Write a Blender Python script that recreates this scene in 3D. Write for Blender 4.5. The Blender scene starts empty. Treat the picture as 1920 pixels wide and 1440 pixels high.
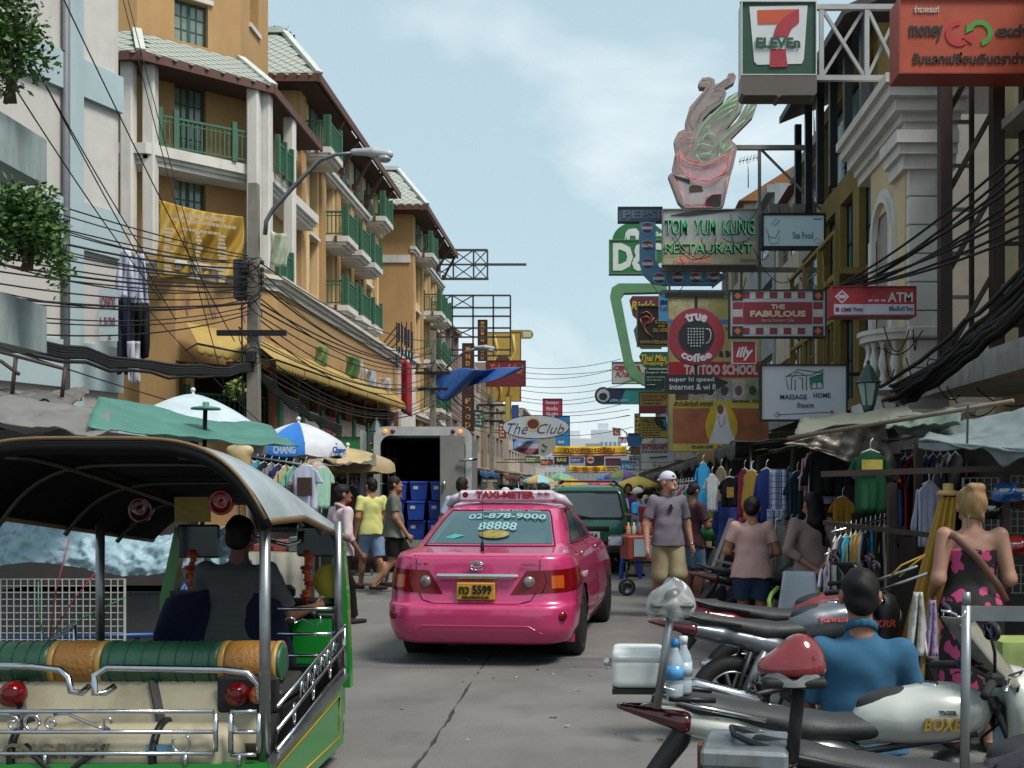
import bpy, math, random
import numpy as np
from mathutils import Vector as V, Matrix as M
from mathutils import noise as mnoise
R = math.radians
rnd = random.Random(7)
sc = bpy.context.scene
C = sc.collection
# ---------------------------------------------------------------- camera: level, at eye height, looking along the street
EYE, FPX, VU, VV = 1.62, 2000.0, 1125.0, 915.0
cd = bpy.data.cameras.new('camera'); cam = bpy.data.objects.new('camera', cd); C.objects.link(cam)
cam.location = (0, 0, EYE); cam.rotation_euler = (R(90), 0, 0)
cd.sensor_width = 36; cd.lens = 36*FPX/1920; cd.shift_x = (960-VU)/1920; cd.shift_y = (VV-720)/1920
cd.clip_end = 3000; cd.clip_start = .05
sc.camera = cam
# ---------------------------------------------------------------- sky and sun
SUN_EL, SUN_AZ = 57, 124          # azimuth measured from +Y towards +X
w = bpy.data.worlds.new('World'); sc.world = w; w.use_nodes = True
nt = w.node_tree; N = nt.nodes; L = nt.links
bg = N['Background']
sky = N.new('ShaderNodeTexSky'); sky.sky_type = 'NISHITA'; sky.sun_disc = False
sky.sun_elevation = R(SUN_EL); sky.sun_rotation = R(SUN_AZ); sky.air_density = 1.0; sky.dust_density = 2.2; sky.ozone_density = 1.2
tc = N.new('ShaderNodeTexCoord')
mp = N.new('ShaderNodeMapping'); mp.inputs['Scale'].default_value = (1.15, 1.15, 2.1); mp.inputs['Location'].default_value = (.62, .18, .11)
n1 = N.new('ShaderNodeTexNoise'); n1.inputs['Scale'].default_value = 2.3; n1.inputs['Detail'].default_value = 9; n1.inputs['Roughness'].default_value = .52; n1.inputs['Distortion'].default_value = .25
cr = N.new('ShaderNodeValToRGB'); cr.color_ramp.elements[0].position = .52; cr.color_ramp.elements[1].position = .70
cr.color_ramp.elements[0].color = (0, 0, 0, 1); cr.color_ramp.elements[1].color = (.9, .9, .9, 1)
hz = N.new('ShaderNodeMix'); hz.data_type = 'RGBA'; hz.inputs['Factor'].default_value = .72; hz.inputs['B'].default_value = (3.9, 5.1, 5.45, 1)   # thin even haze
mx = N.new('ShaderNodeMix'); mx.data_type = 'RGBA'
L.new(tc.outputs['Generated'], mp.inputs['Vector']); L.new(mp.outputs[0], n1.inputs['Vector']); L.new(n1.outputs[0], cr.inputs[0])
L.new(sky.outputs[0], hz.inputs['A']); L.new(cr.outputs[0], mx.inputs['Factor']); L.new(hz.outputs['Result'], mx.inputs['A'])
mx.inputs['B'].default_value = (6.3, 6.7, 6.9, 1)
L.new(mx.outputs['Result'], bg.inputs['Color']); bg.inputs['Strength'].default_value = .115
sl = bpy.data.lights.new('sun', 'SUN'); sl.energy = 3.0; sl.angle = R(18); sl.color = (1, .955, .88)
so = bpy.data.objects.new('sun', sl); C.objects.link(so)
sd = V((math.sin(R(SUN_AZ))*math.cos(R(SUN_EL)), math.cos(R(SUN_AZ))*math.cos(R(SUN_EL)), math.sin(R(SUN_EL))))
so.rotation_euler = (-sd).to_track_quat('-Z', 'Y').to_euler(); so.location = (20, 20, 60)
sc.view_settings.view_transform = 'Standard'; sc.view_settings.look = 'None'; sc.view_settings.exposure = 0.45; sc.view_settings.gamma = 1
sc.cycles.use_denoising = True; sc.cycles.max_bounces = 6; sc.cycles.transparent_max_bounces = 12; sc.cycles.use_adaptive_sampling = True
sc.cycles.sample_clamp_indirect = 4

def P(u, v, y): return V(((u-VU)/FPX*y, y, EYE-(v-VV)/FPX*y))   # a sight line at a known distance down the street
def X(u, y): return (u-VU)/FPX*y
def Zv(v, y): return EYE-(v-VV)/FPX*y

# ---------------------------------------------------------------- materials
MT = {}
def lin(h):
    h = h.lstrip('#'); c = [int(h[i:i+2], 16)/255 for i in (0, 2, 4)]
    return [x/12.92 if x <= .04045 else ((x+.055)/1.055)**2.4 for x in c]
def mat(name, col='#808080', rough=.6, metal=0, var=.18, scale=3.0, bump=0.0, bscale=40, coat=0, emit=0, trans=0, alpha=1, spec=.5, stretch=(1, 1, 1), dirt=None):
    if name in MT: return MT[name]
    m = bpy.data.materials.new(name); m.use_nodes = True; MT[name] = m
    nt = m.node_tree; N = nt.nodes; L = nt.links; b = N['Principled BSDF']
    c = lin(col) if isinstance(col, str) else list(col)
    b.inputs['Base Color'].default_value = (*c, 1); b.inputs['Roughness'].default_value = rough; b.inputs['Metallic'].default_value = metal
    b.inputs['Specular IOR Level'].default_value = spec
    b.inputs['Coat Weight'].default_value = coat; b.inputs['Coat Roughness'].default_value = .05
    if trans: b.inputs['Transmission Weight'].default_value = trans; b.inputs['IOR'].default_value = 1.3
    if alpha < 1: b.inputs['Alpha'].default_value = alpha
    if emit: b.inputs['Emission Color'].default_value = (*c, 1); b.inputs['Emission Strength'].default_value = emit
    if var or bump or dirt:
        tc = N.new('ShaderNodeTexCoord'); mp = N.new('ShaderNodeMapping'); L.new(tc.outputs['Object'], mp.inputs[0]); mp.inputs['Scale'].default_value = stretch
    if var:
        n = N.new('ShaderNodeTexNoise'); n.inputs['Scale'].default_value = scale; n.inputs['Detail'].default_value = 7; n.inputs['Roughness'].default_value = .62
        L.new(mp.outputs[0], n.inputs['Vector'])
        r = N.new('ShaderNodeMapRange'); r.inputs['From Min'].default_value = .3; r.inputs['From Max'].default_value = .72
        r.inputs['To Min'].default_value = 1-var; r.inputs['To Max'].default_value = 1+var*.45; L.new(n.outputs[0], r.inputs['Value'])
        h = N.new('ShaderNodeHueSaturation'); h.inputs['Color'].default_value = (*c, 1); L.new(r.outputs[0], h.inputs['Value'])
        out = h.outputs[0]
        if dirt:
            n3 = N.new('ShaderNodeTexNoise'); n3.inputs['Scale'].default_value = scale*.6; n3.inputs['Detail'].default_value = 9; n3.inputs['Roughness'].default_value = .7
            m2 = N.new('ShaderNodeMapping'); m2.inputs['Scale'].default_value = (stretch[0]*2.2, stretch[1]*2.2, stretch[2]*.35); L.new(tc.outputs['Object'], m2.inputs[0]); L.new(m2.outputs[0], n3.inputs['Vector'])
            rr = N.new('ShaderNodeMapRange'); rr.inputs['From Min'].default_value = .52; rr.inputs['From Max'].default_value = .78; rr.inputs['To Max'].default_value = .75; L.new(n3.outputs[0], rr.inputs['Value'])
            mm = N.new('ShaderNodeMix'); mm.data_type = 'RGBA'; L.new(rr.outputs[0], mm.inputs['Factor']); L.new(out, mm.inputs['A']); mm.inputs['B'].default_value = (*lin(dirt), 1); out = mm.outputs['Result']
        L.new(out, b.inputs['Base Color'])
        r2 = N.new('ShaderNodeMapRange'); r2.inputs['To Min'].default_value = max(.02, rough-.12); r2.inputs['To Max'].default_value = min(1, rough+.12); L.new(n.outputs[0], r2.inputs['Value']); L.new(r2.outputs[0], b.inputs['Roughness'])
    if bump:
        n2 = N.new('ShaderNodeTexNoise'); n2.inputs['Scale'].default_value = bscale; n2.inputs['Detail'].default_value = 5; L.new(mp.outputs[0], n2.inputs['Vector'])
        bp = N.new('ShaderNodeBump'); bp.inputs['Strength'].default_value = bump; bp.inputs['Distance'].default_value = .02; L.new(n2.outputs[0], bp.inputs['Height']); L.new(bp.outputs[0], b.inputs['Normal'])
    return m
def cloth(col, rough=.85): return mat('cloth_'+col.strip('#'), col, rough, var=.14, scale=7, bump=.06, bscale=180, spec=.2)
def paint(col, rough=.45, dirt=None): return mat('paint_'+col.strip('#')+(dirt or '').strip('#'), col, rough, var=.12, scale=4, dirt=dirt)
def glow(col, s): return mat('glow_'+col.strip('#')+str(s), col, .5, var=0, emit=s)
chrome = mat('chrome', '#b9bcc0', .18, 1, var=.15, scale=14)
steel = mat('steel', '#8a8c8e', .38, .9, var=.25, scale=9)
black_metal = mat('black_metal', '#1d1e20', .45, .3, var=.3, scale=6)
brown_metal = mat('brown_metal', '#3a2a26', .6, .2, var=.35, scale=5)
rubber = mat('rubber', '#111112', .8, var=.3, scale=12)
glass_dark = mat('glass_dark', '#26323a', .08, var=.2, scale=1.2, spec=.9, coat=.6)
black = mat('black', '#0c0c0d', .7, var=.1)
white_pl = mat('white_plastic', '#c9c9c6', .4, var=.12, scale=6)
concrete = mat('concrete', '#8d8a84', .85, var=.3, scale=3, bump=.2, dirt='#4d4a46')

# ---------------------------------------------------------------- mesh building
class MB:
    def __init__(s): s.v = []; s.f = []; s.mi = []; s.sm = []
    def add(s, vs, fs, mi=0, sm=False):
        o = len(s.v); s.v += [tuple(v) for v in vs]
        for f in fs: s.f.append([i+o for i in f]); s.mi.append(mi); s.sm.append(sm)
        return s
    def box(s, x0, x1, y0, y1, z0, z1, mi=0):
        vs = [(x, y, z) for z in (z0, z1) for y in (y0, y1) for x in (x0, x1)]
        return s.add(vs, [(0, 2, 3, 1), (4, 5, 7, 6), (0, 1, 5, 4), (2, 6, 7, 3), (0, 4, 6, 2), (1, 3, 7, 5)], mi)
    def cbox(s, c, size, rot=None, mi=0, bev=0):
        a, b, d = [q/2 for q in size]; k = min(bev, a*.9, b*.9, d*.9)
        if k:
            vs = []
            for z, e in ((-d, k), (-d+k, 0), (d-k, 0), (d, k)):
                for x, y in ((-a+e, -b+e+k*(e == 0)), (-a+e+k*(e == 0), -b+e), (a-e-k*(e == 0), -b+e), (a-e, -b+e+k*(e == 0)), (a-e, b-e-k*(e == 0)), (a-e-k*(e == 0), b-e), (-a+e+k*(e == 0), b-e), (-a+e, b-e-k*(e == 0))): vs.append(V((x, y, z)))
            fs = [tuple(range(7, -1, -1)), tuple(range(24, 32))]
            for q in range(3):
                for i in range(8): j = (i+1) % 8; fs.append((q*8+i, q*8+j, q*8+8+j, q*8+8+i))
        else:
            vs = [V((x, y, z)) for z in (-d, d) for y in (-b, b) for x in (-a, a)]
            fs = [(0, 2, 3, 1), (4, 5, 7, 6), (0, 1, 5, 4), (2, 6, 7, 3), (0, 4, 6, 2), (1, 3, 7, 5)]
        if rot is not None: vs = [rot @ v for v in vs]
        c = V(c); return s.add([v+c for v in vs], fs, mi)
    def beam(s, a, b, wd, ht=None, mi=0):
        a, b = V(a), V(b); d = b-a; q = d.to_track_quat('Z', 'Y').to_matrix()
        return s.cbox((a+b)/2, (wd, ht or wd, d.length), q, mi)
    def tube(s, pts, r, n=8, mi=0, closed=False):
        pts = [V(p) for p in pts]; rs = r if isinstance(r, (list, tuple)) else [r]*len(pts)
        vs = []; up = None
        for i, p in enumerate(pts):
            if closed: d = pts[(i+1) % len(pts)]-pts[i-1]
            else: d = pts[min(i+1, len(pts)-1)]-pts[max(i-1, 0)]
            d = d.normalized() if d.length > 1e-9 else V((0, 0, 1))
            if up is None: up = V((0, 0, 1)) if abs(d.z) < .9 else V((1, 0, 0))
            a = d.cross(up); a = a.normalized() if a.length > 1e-6 else d.orthogonal().normalized()
            up = a.cross(d).normalized()
            for k in range(n): t = 2*math.pi*k/n; vs.append(p+(a*math.cos(t)+up*math.sin(t))*rs[i])
        m = len(pts); fs = []
        for i in range(m if closed else m-1):
            for k in range(n): j = (i+1) % m; fs.append((i*n+k, i*n+(k+1) % n, j*n+(k+1) % n, j*n+k))
        if not closed: fs += [tuple(range(n-1, -1, -1)), tuple((m-1)*n+k for k in range(n))]
        return s.add(vs, fs, mi, True)
    def lathe(s, prof, n=16, mx=None, mi=0, sm=True):
        vs = []; 
        for r, z in prof:
            for k in range(n): t = 2*math.pi*k/n; vs.append(V((r*math.cos(t), r*math.sin(t), z)))
        fs = [(i*n+k, i*n+(k+1) % n, (i+1)*n+(k+1) % n, (i+1)*n+k) for i in range(len(prof)-1) for k in range(n)]
        if prof[0][0] > 1e-4: fs.append(tuple(range(n-1, -1, -1)))
        if prof[-1][0] > 1e-4: fs.append(tuple((len(prof)-1)*n+k for k in range(n)))
        if mx is not None: vs = [mx @ v for v in vs]
        return s.add(vs, fs, mi, sm)
    def prism(s, poly, y0, y1, mx=None, mi=0):      # polygon in x,z extruded along y
        n = len(poly); vs = [V((x, y0, z)) for x, z in poly]+[V((x, y1, z)) for x, z in poly]
        a = sum(poly[i][0]*poly[(i+1) % n][1]-poly[(i+1) % n][0]*poly[i][1] for i in range(n))
        f0, f1 = list(range(n)), list(range(2*n-1, n-1, -1))
        fs = [f0, f1]+[(i, n+i, n+(i+1) % n, (i+1) % n) for i in range(n)]
        if a < 0: fs = [list(reversed(f)) for f in fs]
        if mx is not None: vs = [mx @ v for v in vs]
        return s.add(vs, fs, mi)
    def grid(s, fn, nu, nv, th=0, mi=0, sm=True, mif=None):
        pts = [[V(fn(i/nu, j/nv)) for i in range(nu+1)] for j in range(nv+1)]
        W = nu+1; vs = [p for row in pts for p in row]; fs = []; ms = []
        for j in range(nv):
            for i in range(nu): fs.append((j*W+i, j*W+i+1, (j+1)*W+i+1, (j+1)*W+i)); ms.append(mif((i+.5)/nu, (j+.5)/nv) if mif else mi)
        if th:
            nn = []
            for j in range(nv+1):
                for i in range(nu+1):
                    a = pts[j][min(i+1, nu)]-pts[j][max(i-1, 0)]; b = pts[min(j+1, nv)][i]-pts[max(j-1, 0)][i]; q = a.cross(b); nn.append(q.normalized() if q.length > 1e-9 else V((0, 0, 1)))
            K = len(vs); vs = vs+[v-n*th for v, n in zip(vs, nn)]
            fs2 = [tuple(K+i for i in reversed(f)) for f in fs]; m2 = list(ms)
            for i in range(nu): fs2.append((i+1, i, K+i, K+i+1)); o = nv*W; fs2.append((o+i, o+i+1, K+o+i+1, K+o+i)); m2 += [mi, mi]
            for j in range(nv): fs2.append((j*W, (j+1)*W, K+(j+1)*W, K+j*W)); o = nu; fs2.append(((j+1)*W+o, j*W+o, K+j*W+o, K+(j+1)*W+o)); m2 += [mi, mi]
            fs = fs+fs2; ms = ms+m2
        o = len(s.v); s.v += [tuple(v) for v in vs]
        for f, m_ in zip(fs, ms): s.f.append([i+o for i in f]); s.mi.append(m_); s.sm.append(sm)
        return s
    def ball(s, c, r, n=12, m=8, mi=0):
        c = V(c); r = V(r) if not isinstance(r, (int, float)) else V((r, r, r))
        prof = [(max(1e-5, math.sin(math.pi*i/m)), -math.cos(math.pi*i/m)) for i in range(m+1)]
        return s.lathe(prof, n, M.Translation(c) @ M.Diagonal((*r, 1)), mi)
    def mesh(s, name, mats):
        me = bpy.data.meshes.new(name); me.from_pydata(s.v, [], s.f)
        for m_ in (mats if isinstance(mats, (list, tuple)) else [mats]): me.materials.append(m_)
        me.polygons.foreach_set('material_index', s.mi); me.polygons.foreach_set('use_smooth', s.sm); me.update()
        return me
    def build(s, name, mats, parent=None):
        if parent is not None and parent.name in ORG:
            o = ORG[parent.name]; s.v = [(x-o[0], y-o[1], z-o[2]) for x, y, z in s.v]
        return link(name, s.mesh(name, mats), parent)
ORG = {}          # things whose parts are written in street coordinates: their base point
def link(name, data, parent=None):
    o = bpy.data.objects.new(name, data); C.objects.link(o)
    if parent is not None:
        o.parent = parent
        if parent.name in ORG: ORG[o.name] = ORG[parent.name]
    return o
def thing(name, label, cat, loc=(0, 0, 0), rz=0, group=None, world=False, kind=None):
    o = bpy.data.objects.new(name, None); C.objects.link(o); o.empty_display_size = .2
    o.location = loc; o.rotation_euler = (0, 0, rz)
    if world: ORG[o.name] = tuple(loc)
    return tag(o, label, cat, group, kind)
def tag(o, label, cat, group=None, kind=None):
    o['label'] = label; o['category'] = cat
    if group: o['group'] = group
    if kind: o['kind'] = kind
    return o
def solo(name, mb, mats, label, cat, group=None, loc=None, rz=0, kind=None):
    o = link(name, mb.mesh(name, mats)); tag(o, label, cat, group, kind)
    if loc is not None: o.location = loc; o.rotation_euler = (0, 0, rz)
    return o
def struct(name, mb, mats, parent=None):
    o = mb.build(name, mats, parent)
    if parent is None: o['kind'] = 'structure'
    return o
def copy_tree(o, parent=None, **kw):
    c = o.copy(); C.objects.link(c); c.parent = parent
    for k, v in kw.items(): c[k] = v
    for ch in [q for q in o.children]: copy_tree(ch, c)
    return c

# ---------------------------------------------------------------- lettering
def tmesh(s, bold=0, shear=0, ext=.012):
    c = bpy.data.curves.new('lettering', 'FONT'); c.body = s; c.resolution_u = 2; c.extrude = ext; c.offset = bold; c.shear = shear; c.align_x = 'CENTER'
    o = bpy.data.objects.new('lettering', c); me = bpy.data.meshes.new_from_object(o); bpy.data.objects.remove(o); bpy.data.curves.remove(c)
    return me
def text(s, cx, cz, wd, ht, y, m, parent, bold=.0, shear=0, face=None, warp=None, name='lettering', serif=0, rot=0):
    """lettering fitted into wd x ht centred on (cx, y, cz), facing -Y unless a frame matrix is given"""
    me = tmesh(s, bold, shear)
    n = len(me.vertices)
    if n == 0: return None
    co = np.empty(n*3); me.vertices.foreach_get('co', co); co = co.reshape(-1, 3)
    lo, hi = co.min(0), co.max(0); sp = np.maximum(hi-lo, 1e-6)
    q = np.stack([(co[:, 0]-(lo[0]+hi[0])/2)/sp[0]*wd, -(co[:, 2]-lo[2])/sp[2]*.008, (co[:, 1]-(lo[1]+hi[1])/2)/sp[1]*ht], 1)
    if rot: c_, s_ = math.cos(rot), math.sin(rot); q[:, 0], q[:, 2] = q[:, 0]*c_-q[:, 2]*s_, q[:, 0]*s_+q[:, 2]*c_
    if warp: q = np.array([warp(*p) for p in q])
    q += np.array([cx, y, cz])
    if face is not None: F = np.array(face); q = q @ F[:3, :3].T+F[:3, 3]
    if parent is not None and parent.name in ORG: q -= np.array(ORG[parent.name])
    me.vertices.foreach_set('co', q.ravel()); me.update(); me.materials.clear(); me.materials.append(m)
    return link(name, me, parent)

# ---------------------------------------------------------------- smooth solid bodies (blended tapered limbs, meshed by surface nets)
def _cone(p, a, b, ra, rb, sc_, flat):
    a, b = np.array(a, float), np.array(b, float)
    if sc_ is not None: s_ = np.array(sc_, float); p = (p-a)/s_; b = (b-a)/s_; a = a*0
    ba = b-a; l2 = max((ba*ba).sum(), 1e-9); pa = p-a; t = (pa @ ba)/l2; tt = np.clip(t, 0, 1)
    d = np.sqrt(((pa-tt[..., None]*ba)**2).sum(-1))-(ra+(rb-ra)*tt)
    if flat & 1: d = np.maximum(d, (t-1)*math.sqrt(l2))
    if flat & 2: d = np.maximum(d, -t*math.sqrt(l2))
    return d*(min(sc_) if sc_ is not None else 1)
def body_mesh(prims, h, k=.03, wr=0, wf=30):
    lo, hi = [], []
    bbs = []
    for q in prims:
        if q[0] == 'c':
            _, a, b, ra, rb = q[:5]; o = q[5] if len(q) > 5 else {}; s_ = np.array(o.get('sc') or (1, 1, 1)); r = max(ra, rb)*s_
            l_, h_ = np.minimum(a, b)-r, np.maximum(a, b)+r
        elif q[0] == 'e': c, r = np.array(q[1]), np.array(q[2]); o = q[3] if len(q) > 3 else {}; rr = max(r) if o.get('rot') is not None else r; l_, h_ = c-rr, c+rr
        else: c, r = np.array(q[1]), np.array(q[2]); o = q[3] if len(q) > 3 else {}; rr = np.linalg.norm(r) if o.get('rot') is not None else r; l_, h_ = c-rr, c+rr
        bbs.append((l_, h_, o))
        if not o.get('sub'): lo.append(l_); hi.append(h_)
    lo = np.min(lo, 0)-3*h; hi = np.max(hi, 0)+3*h; n = np.ceil((hi-lo)/h).astype(int)+1
    g = np.full(n, 1.0); ax = [lo[i]+h*np.arange(n[i]) for i in range(3)]
    for q, (l_, h_, o) in zip(prims, bbs):
        kk = o.get('k', k); m = kk*1.2+3*h
        i0 = np.maximum(0, np.floor((l_-m-lo)/h).astype(int)); i1 = np.minimum(n, np.ceil((h_+m-lo)/h).astype(int)+1)
        if (i1 <= i0).any(): continue
        sl_ = tuple(slice(a, b) for a, b in zip(i0, i1))
        p = np.stack(np.meshgrid(*[ax[i][sl_[i]] for i in range(3)], indexing='ij'), -1)
        if q[0] == 'c': d = _cone(p, q[1], q[2], q[3], q[4], o.get('sc'), o.get('flat', 0))
        else:
            p = p-np.array(q[1])
            if o.get('rot') is not None: p = p @ np.array(o['rot'])
            r = np.array(q[2], float)
            if q[0] == 'e': d = (np.sqrt(((p/r)**2).sum(-1))-1)*r.min()
            else:
                e = o.get('r', .02); z = np.abs(p)-(r-e); d = np.sqrt((np.maximum(z, 0)**2).sum(-1))+np.minimum(z.max(-1), 0)-e
        G = g[sl_]
        if o.get('sub'):
            d = -d; hh = np.maximum(kk-np.abs(G-d), 0)/kk; g[sl_] = np.maximum(G, d)+hh*hh*kk*.25
        else:
            hh = np.maximum(kk-np.abs(G-d), 0)/kk; g[sl_] = np.minimum(G, d)-hh*hh*kk*.25
    if wr:
        p = np.stack(np.meshgrid(*ax, indexing='ij'), -1)
        g += wr*(np.sin(p[..., 2]*wf+4*np.sin(p[..., 0]*11+p[..., 1]*7))*.6+np.sin(p[..., 2]*wf*.6-p[..., 0]*wf*.8+3*np.sin(p[..., 1]*9))*.5)
    s = g < 0
    cnt = sum(s[i:n[0]-1+i, j:n[1]-1+j, k_:n[2]-1+k_].astype(np.int8) for i in (0, 1) for j in (0, 1) for k_ in (0, 1))
    act = (cnt > 0) & (cnt < 8); idx = np.full(act.shape, -1, int); cells = np.argwhere(act); idx[act] = np.arange(len(cells))
    acc = np.zeros((len(cells), 3)); num = np.zeros(len(cells))
    cs = [(i, j, k_) for i in (0, 1) for j in (0, 1) for k_ in (0, 1)]
    for a in cs:
        for d in range(3):
            if a[d]: continue
            b = list(a); b[d] = 1
            va = g[cells[:, 0]+a[0], cells[:, 1]+a[1], cells[:, 2]+a[2]]; vb = g[cells[:, 0]+b[0], cells[:, 1]+b[1], cells[:, 2]+b[2]]
            x = (va < 0) != (vb < 0); t = np.where(x, va/np.where(x, va-vb, 1), 0); pt = np.tile(np.array(a, float), (len(cells), 1)); pt[:, d] = t
            acc += pt*x[:, None]; num += x
    vs = lo+h*(cells+acc/np.maximum(num, 1)[:, None])
    fs = []
    for d in range(3):
        e, f = (d+1) % 3, (d+2) % 3
        a = s[tuple(slice(0, -1) if i == d else slice(None) for i in range(3))]; b = s[tuple(slice(1, None) if i == d else slice(None) for i in range(3))]
        ed = np.argwhere(a != b); ed = ed[(ed[:, e] > 0) & (ed[:, f] > 0) & (ed[:, e] < n[e]-1) & (ed[:, f] < n[f]-1)]
        fl = a[ed[:, 0], ed[:, 1], ed[:, 2]]
        c = []
        for de, df in ((-1, -1), (0, -1), (0, 0), (-1, 0)): q = ed.copy(); q[:, e] += de; q[:, f] += df; c.append(idx[q[:, 0], q[:, 1], q[:, 2]])
        c = np.stack(c, 1); c[~fl] = c[~fl][:, ::-1]; fs.append(c)
    fs = np.concatenate(fs); fs = fs[(fs >= 0).all(1)]
    return vs, fs
def soft(name, prims, m, parent, h=.012, k=.03, wr=0, wf=30, mx=None, fm=None):
    vs, fs = body_mesh(prims, h, k, wr, wf)
    if mx is not None: A = np.array(mx); vs = vs @ A[:3, :3].T+A[:3, 3]
    if parent is not None and parent.name in ORG: vs = vs-np.array(ORG[parent.name])
    me = bpy.data.meshes.new(name); nv, nf = len(vs), len(fs)
    me.vertices.add(nv); me.vertices.foreach_set('co', vs.astype(np.float32).ravel())
    me.loops.add(nf*4); me.loops.foreach_set('vertex_index', fs.astype(np.int32).ravel())
    me.polygons.add(nf); me.polygons.foreach_set('loop_start', np.arange(0, nf*4, 4, dtype=np.int32))
    for q in (m if isinstance(m, (list, tuple)) else [m]): me.materials.append(q)
    me.polygons.foreach_set('use_smooth', np.ones(nf, bool))
    if fm is not None: me.polygons.foreach_set('material_index', fm(vs[fs].mean(1)).astype(np.int32))
    me.update(calc_edges=True)
    return link(name, me, parent)
def spiral(c, r, a0, turns, n=18, s=1):
    return [(c[0]+r*(1-.8*i/n)*math.cos(a0+s*2*math.pi*turns*i/n), c[1]+r*(1-.8*i/n)*math.sin(a0+s*2*math.pi*turns*i/n)) for i in range(n+1)]
def arc(cx, cz, r, a0, a1, n=10): return [(cx+r*math.cos(R(a0+(a1-a0)*i/n)), cz+r*math.sin(R(a0+(a1-a0)*i/n))) for i in range(n+1)]
# ================================================================ SETTING
asph = mat('road_slab', '#6e6b68', .8, var=.27, scale=.9, bump=.45, bscale=120, dirt='#4d4b49')
asph2 = mat('road_patch', '#5c5a5b', .85, var=.25, scale=2.5, bump=.4, bscale=90)
gnd = MB().add([(-400, -60, -.03), (400, -60, -.03), (400, 900, -.03), (-400, 900, -.03)], [(0, 1, 2, 3)])
ground = struct('ground', gnd, mat('ground', '#5d5b58', .9, var=.25, scale=.5))
base = MB().add([(-7, -4, -.012), (3.6, -4, -.012), (3.6, 220, -.012), (-7, 220, -.012)], [(0, 1, 2, 3)])
road = struct('road', base, mat('road_joint', '#2c2a28', .9, var=.3, scale=3))
xs = [-7, -1.07, 3.6]; ys = [-2, 3.0, 9.6, 10.15, 16, 22, 28, 35, 42, 50, 60, 72, 90, 120, 160, 220]
def edge(a, b, amp, seed):
    a, b = V(a), V(b); n = max(2, int((b-a).length/.09)) if amp else 1; d = (b-a).normalized(); q = V((-d.y, d.x, 0)); out = []
    for i in range(n): p = a+(b-a)*i/n; o = mnoise.noise(p*1.7+V((0, 0, seed)))*amp*.9+mnoise.noise(p*9+V((0, 0, seed)))*amp*.6 if 0 < i else 0; out.append(p+q*o)
    return out
for i in range(2):
    for j in range(len(ys)-1):
        g = .011 if ys[j] < 60 else .008
        x0, x1, y0, y1 = xs[i]+g*(i == 1), xs[i+1]-g*(i == 0), ys[j]+g*.6, ys[j+1]-g*.6
        near = ys[j] < 20
        e = edge((x0, y0, 0), (x1, y0, 0), .012*near, 1)+edge((x1, y0, 0), (x1, y1, 0), .03*near*(i == 0), 2)+edge((x1, y1, 0), (x0, y1, 0), .012*near, 3)+edge((x0, y1, 0), (x0, y0, 0), .03*near*(i == 1), 4)
        m = MB(); n = len(e); m.add(e+[p-V((0, 0, .03)) for p in e], [tuple(range(n))]+[(k, n+k, n+(k+1) % n, (k+1) % n) for k in range(n)])
        m.f = [list(reversed(f)) if q else f for q, f in enumerate(m.f)]
        m.build('slab', asph2 if j in (2, 5) else asph, road)
pav = mat('paving', '#7a736c', .85, var=.3, scale=2, bump=.3, bscale=50)
struct('pavement_left', MB().box(-20, -7, -4, 220, -.03, .13), pav)
struct('pavement_right', MB().box(3.6, 20, -4, 220, -.03, .13), pav)
for s, x0, x1 in (('kerb_left', -7.0, -6.82), ('kerb_right', 3.42, 3.6)):
    k = struct(s, MB().box(x0, x1, -4, 220, -.02, .05), mat('kerb', '#8c8984', .8, var=.3, scale=2))
    for q in range(14):
        m = MB(); m.cbox(((x0+x1)/2, 4.5+q*1.5, .09), (.19, 1.48, .12), bev=.012); m.build('kerb_stone', MT['kerb'], k)
# ---------- small helpers for walls
def frame(a, b):
    a, b = V(a), V(b); d = (b-a); d.z = 0; L_ = d.length; d.normalize(); inn = V((-d.y, d.x, 0))     # x along the wall, y into the building
    return M(((d.x, inn.x, 0, a.x), (d.y, inn.y, 0, a.y), (0, 0, 1, a.z), (0, 0, 0, 1))), L_
def tbox(mb, F, x0, x1, y0, y1, z0, z1, mi=0):
    t = MB().box(x0, x1, y0, y1, z0, z1); return mb.add([F @ V(v) for v in t.v], t.f, mi)
def wall(mb, F, Ln, z0, z1, holes=(), th=.3, mi=0):
    sx = sorted({0, Ln, *[h[0] for h in holes], *[h[1] for h in holes]}); sz = sorted({z0, z1, *[h[2] for h in holes], *[h[3] for h in holes]})
    for i in range(len(sx)-1):
        run = None
        for j in range(len(sz)-1):
            cx, cz = (sx[i]+sx[i+1])/2, (sz[j]+sz[j+1])/2
            solid = not any(h[0] < cx < h[1] and h[2] < cz < h[3] for h in holes)
            if solid: run = [run[0], sz[j+1]] if run else [sz[j], sz[j+1]]
            if run and (not solid or j == len(sz)-2): tbox(mb, F, sx[i], sx[i+1], 0, th, run[0], run[1], mi); run = None
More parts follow.
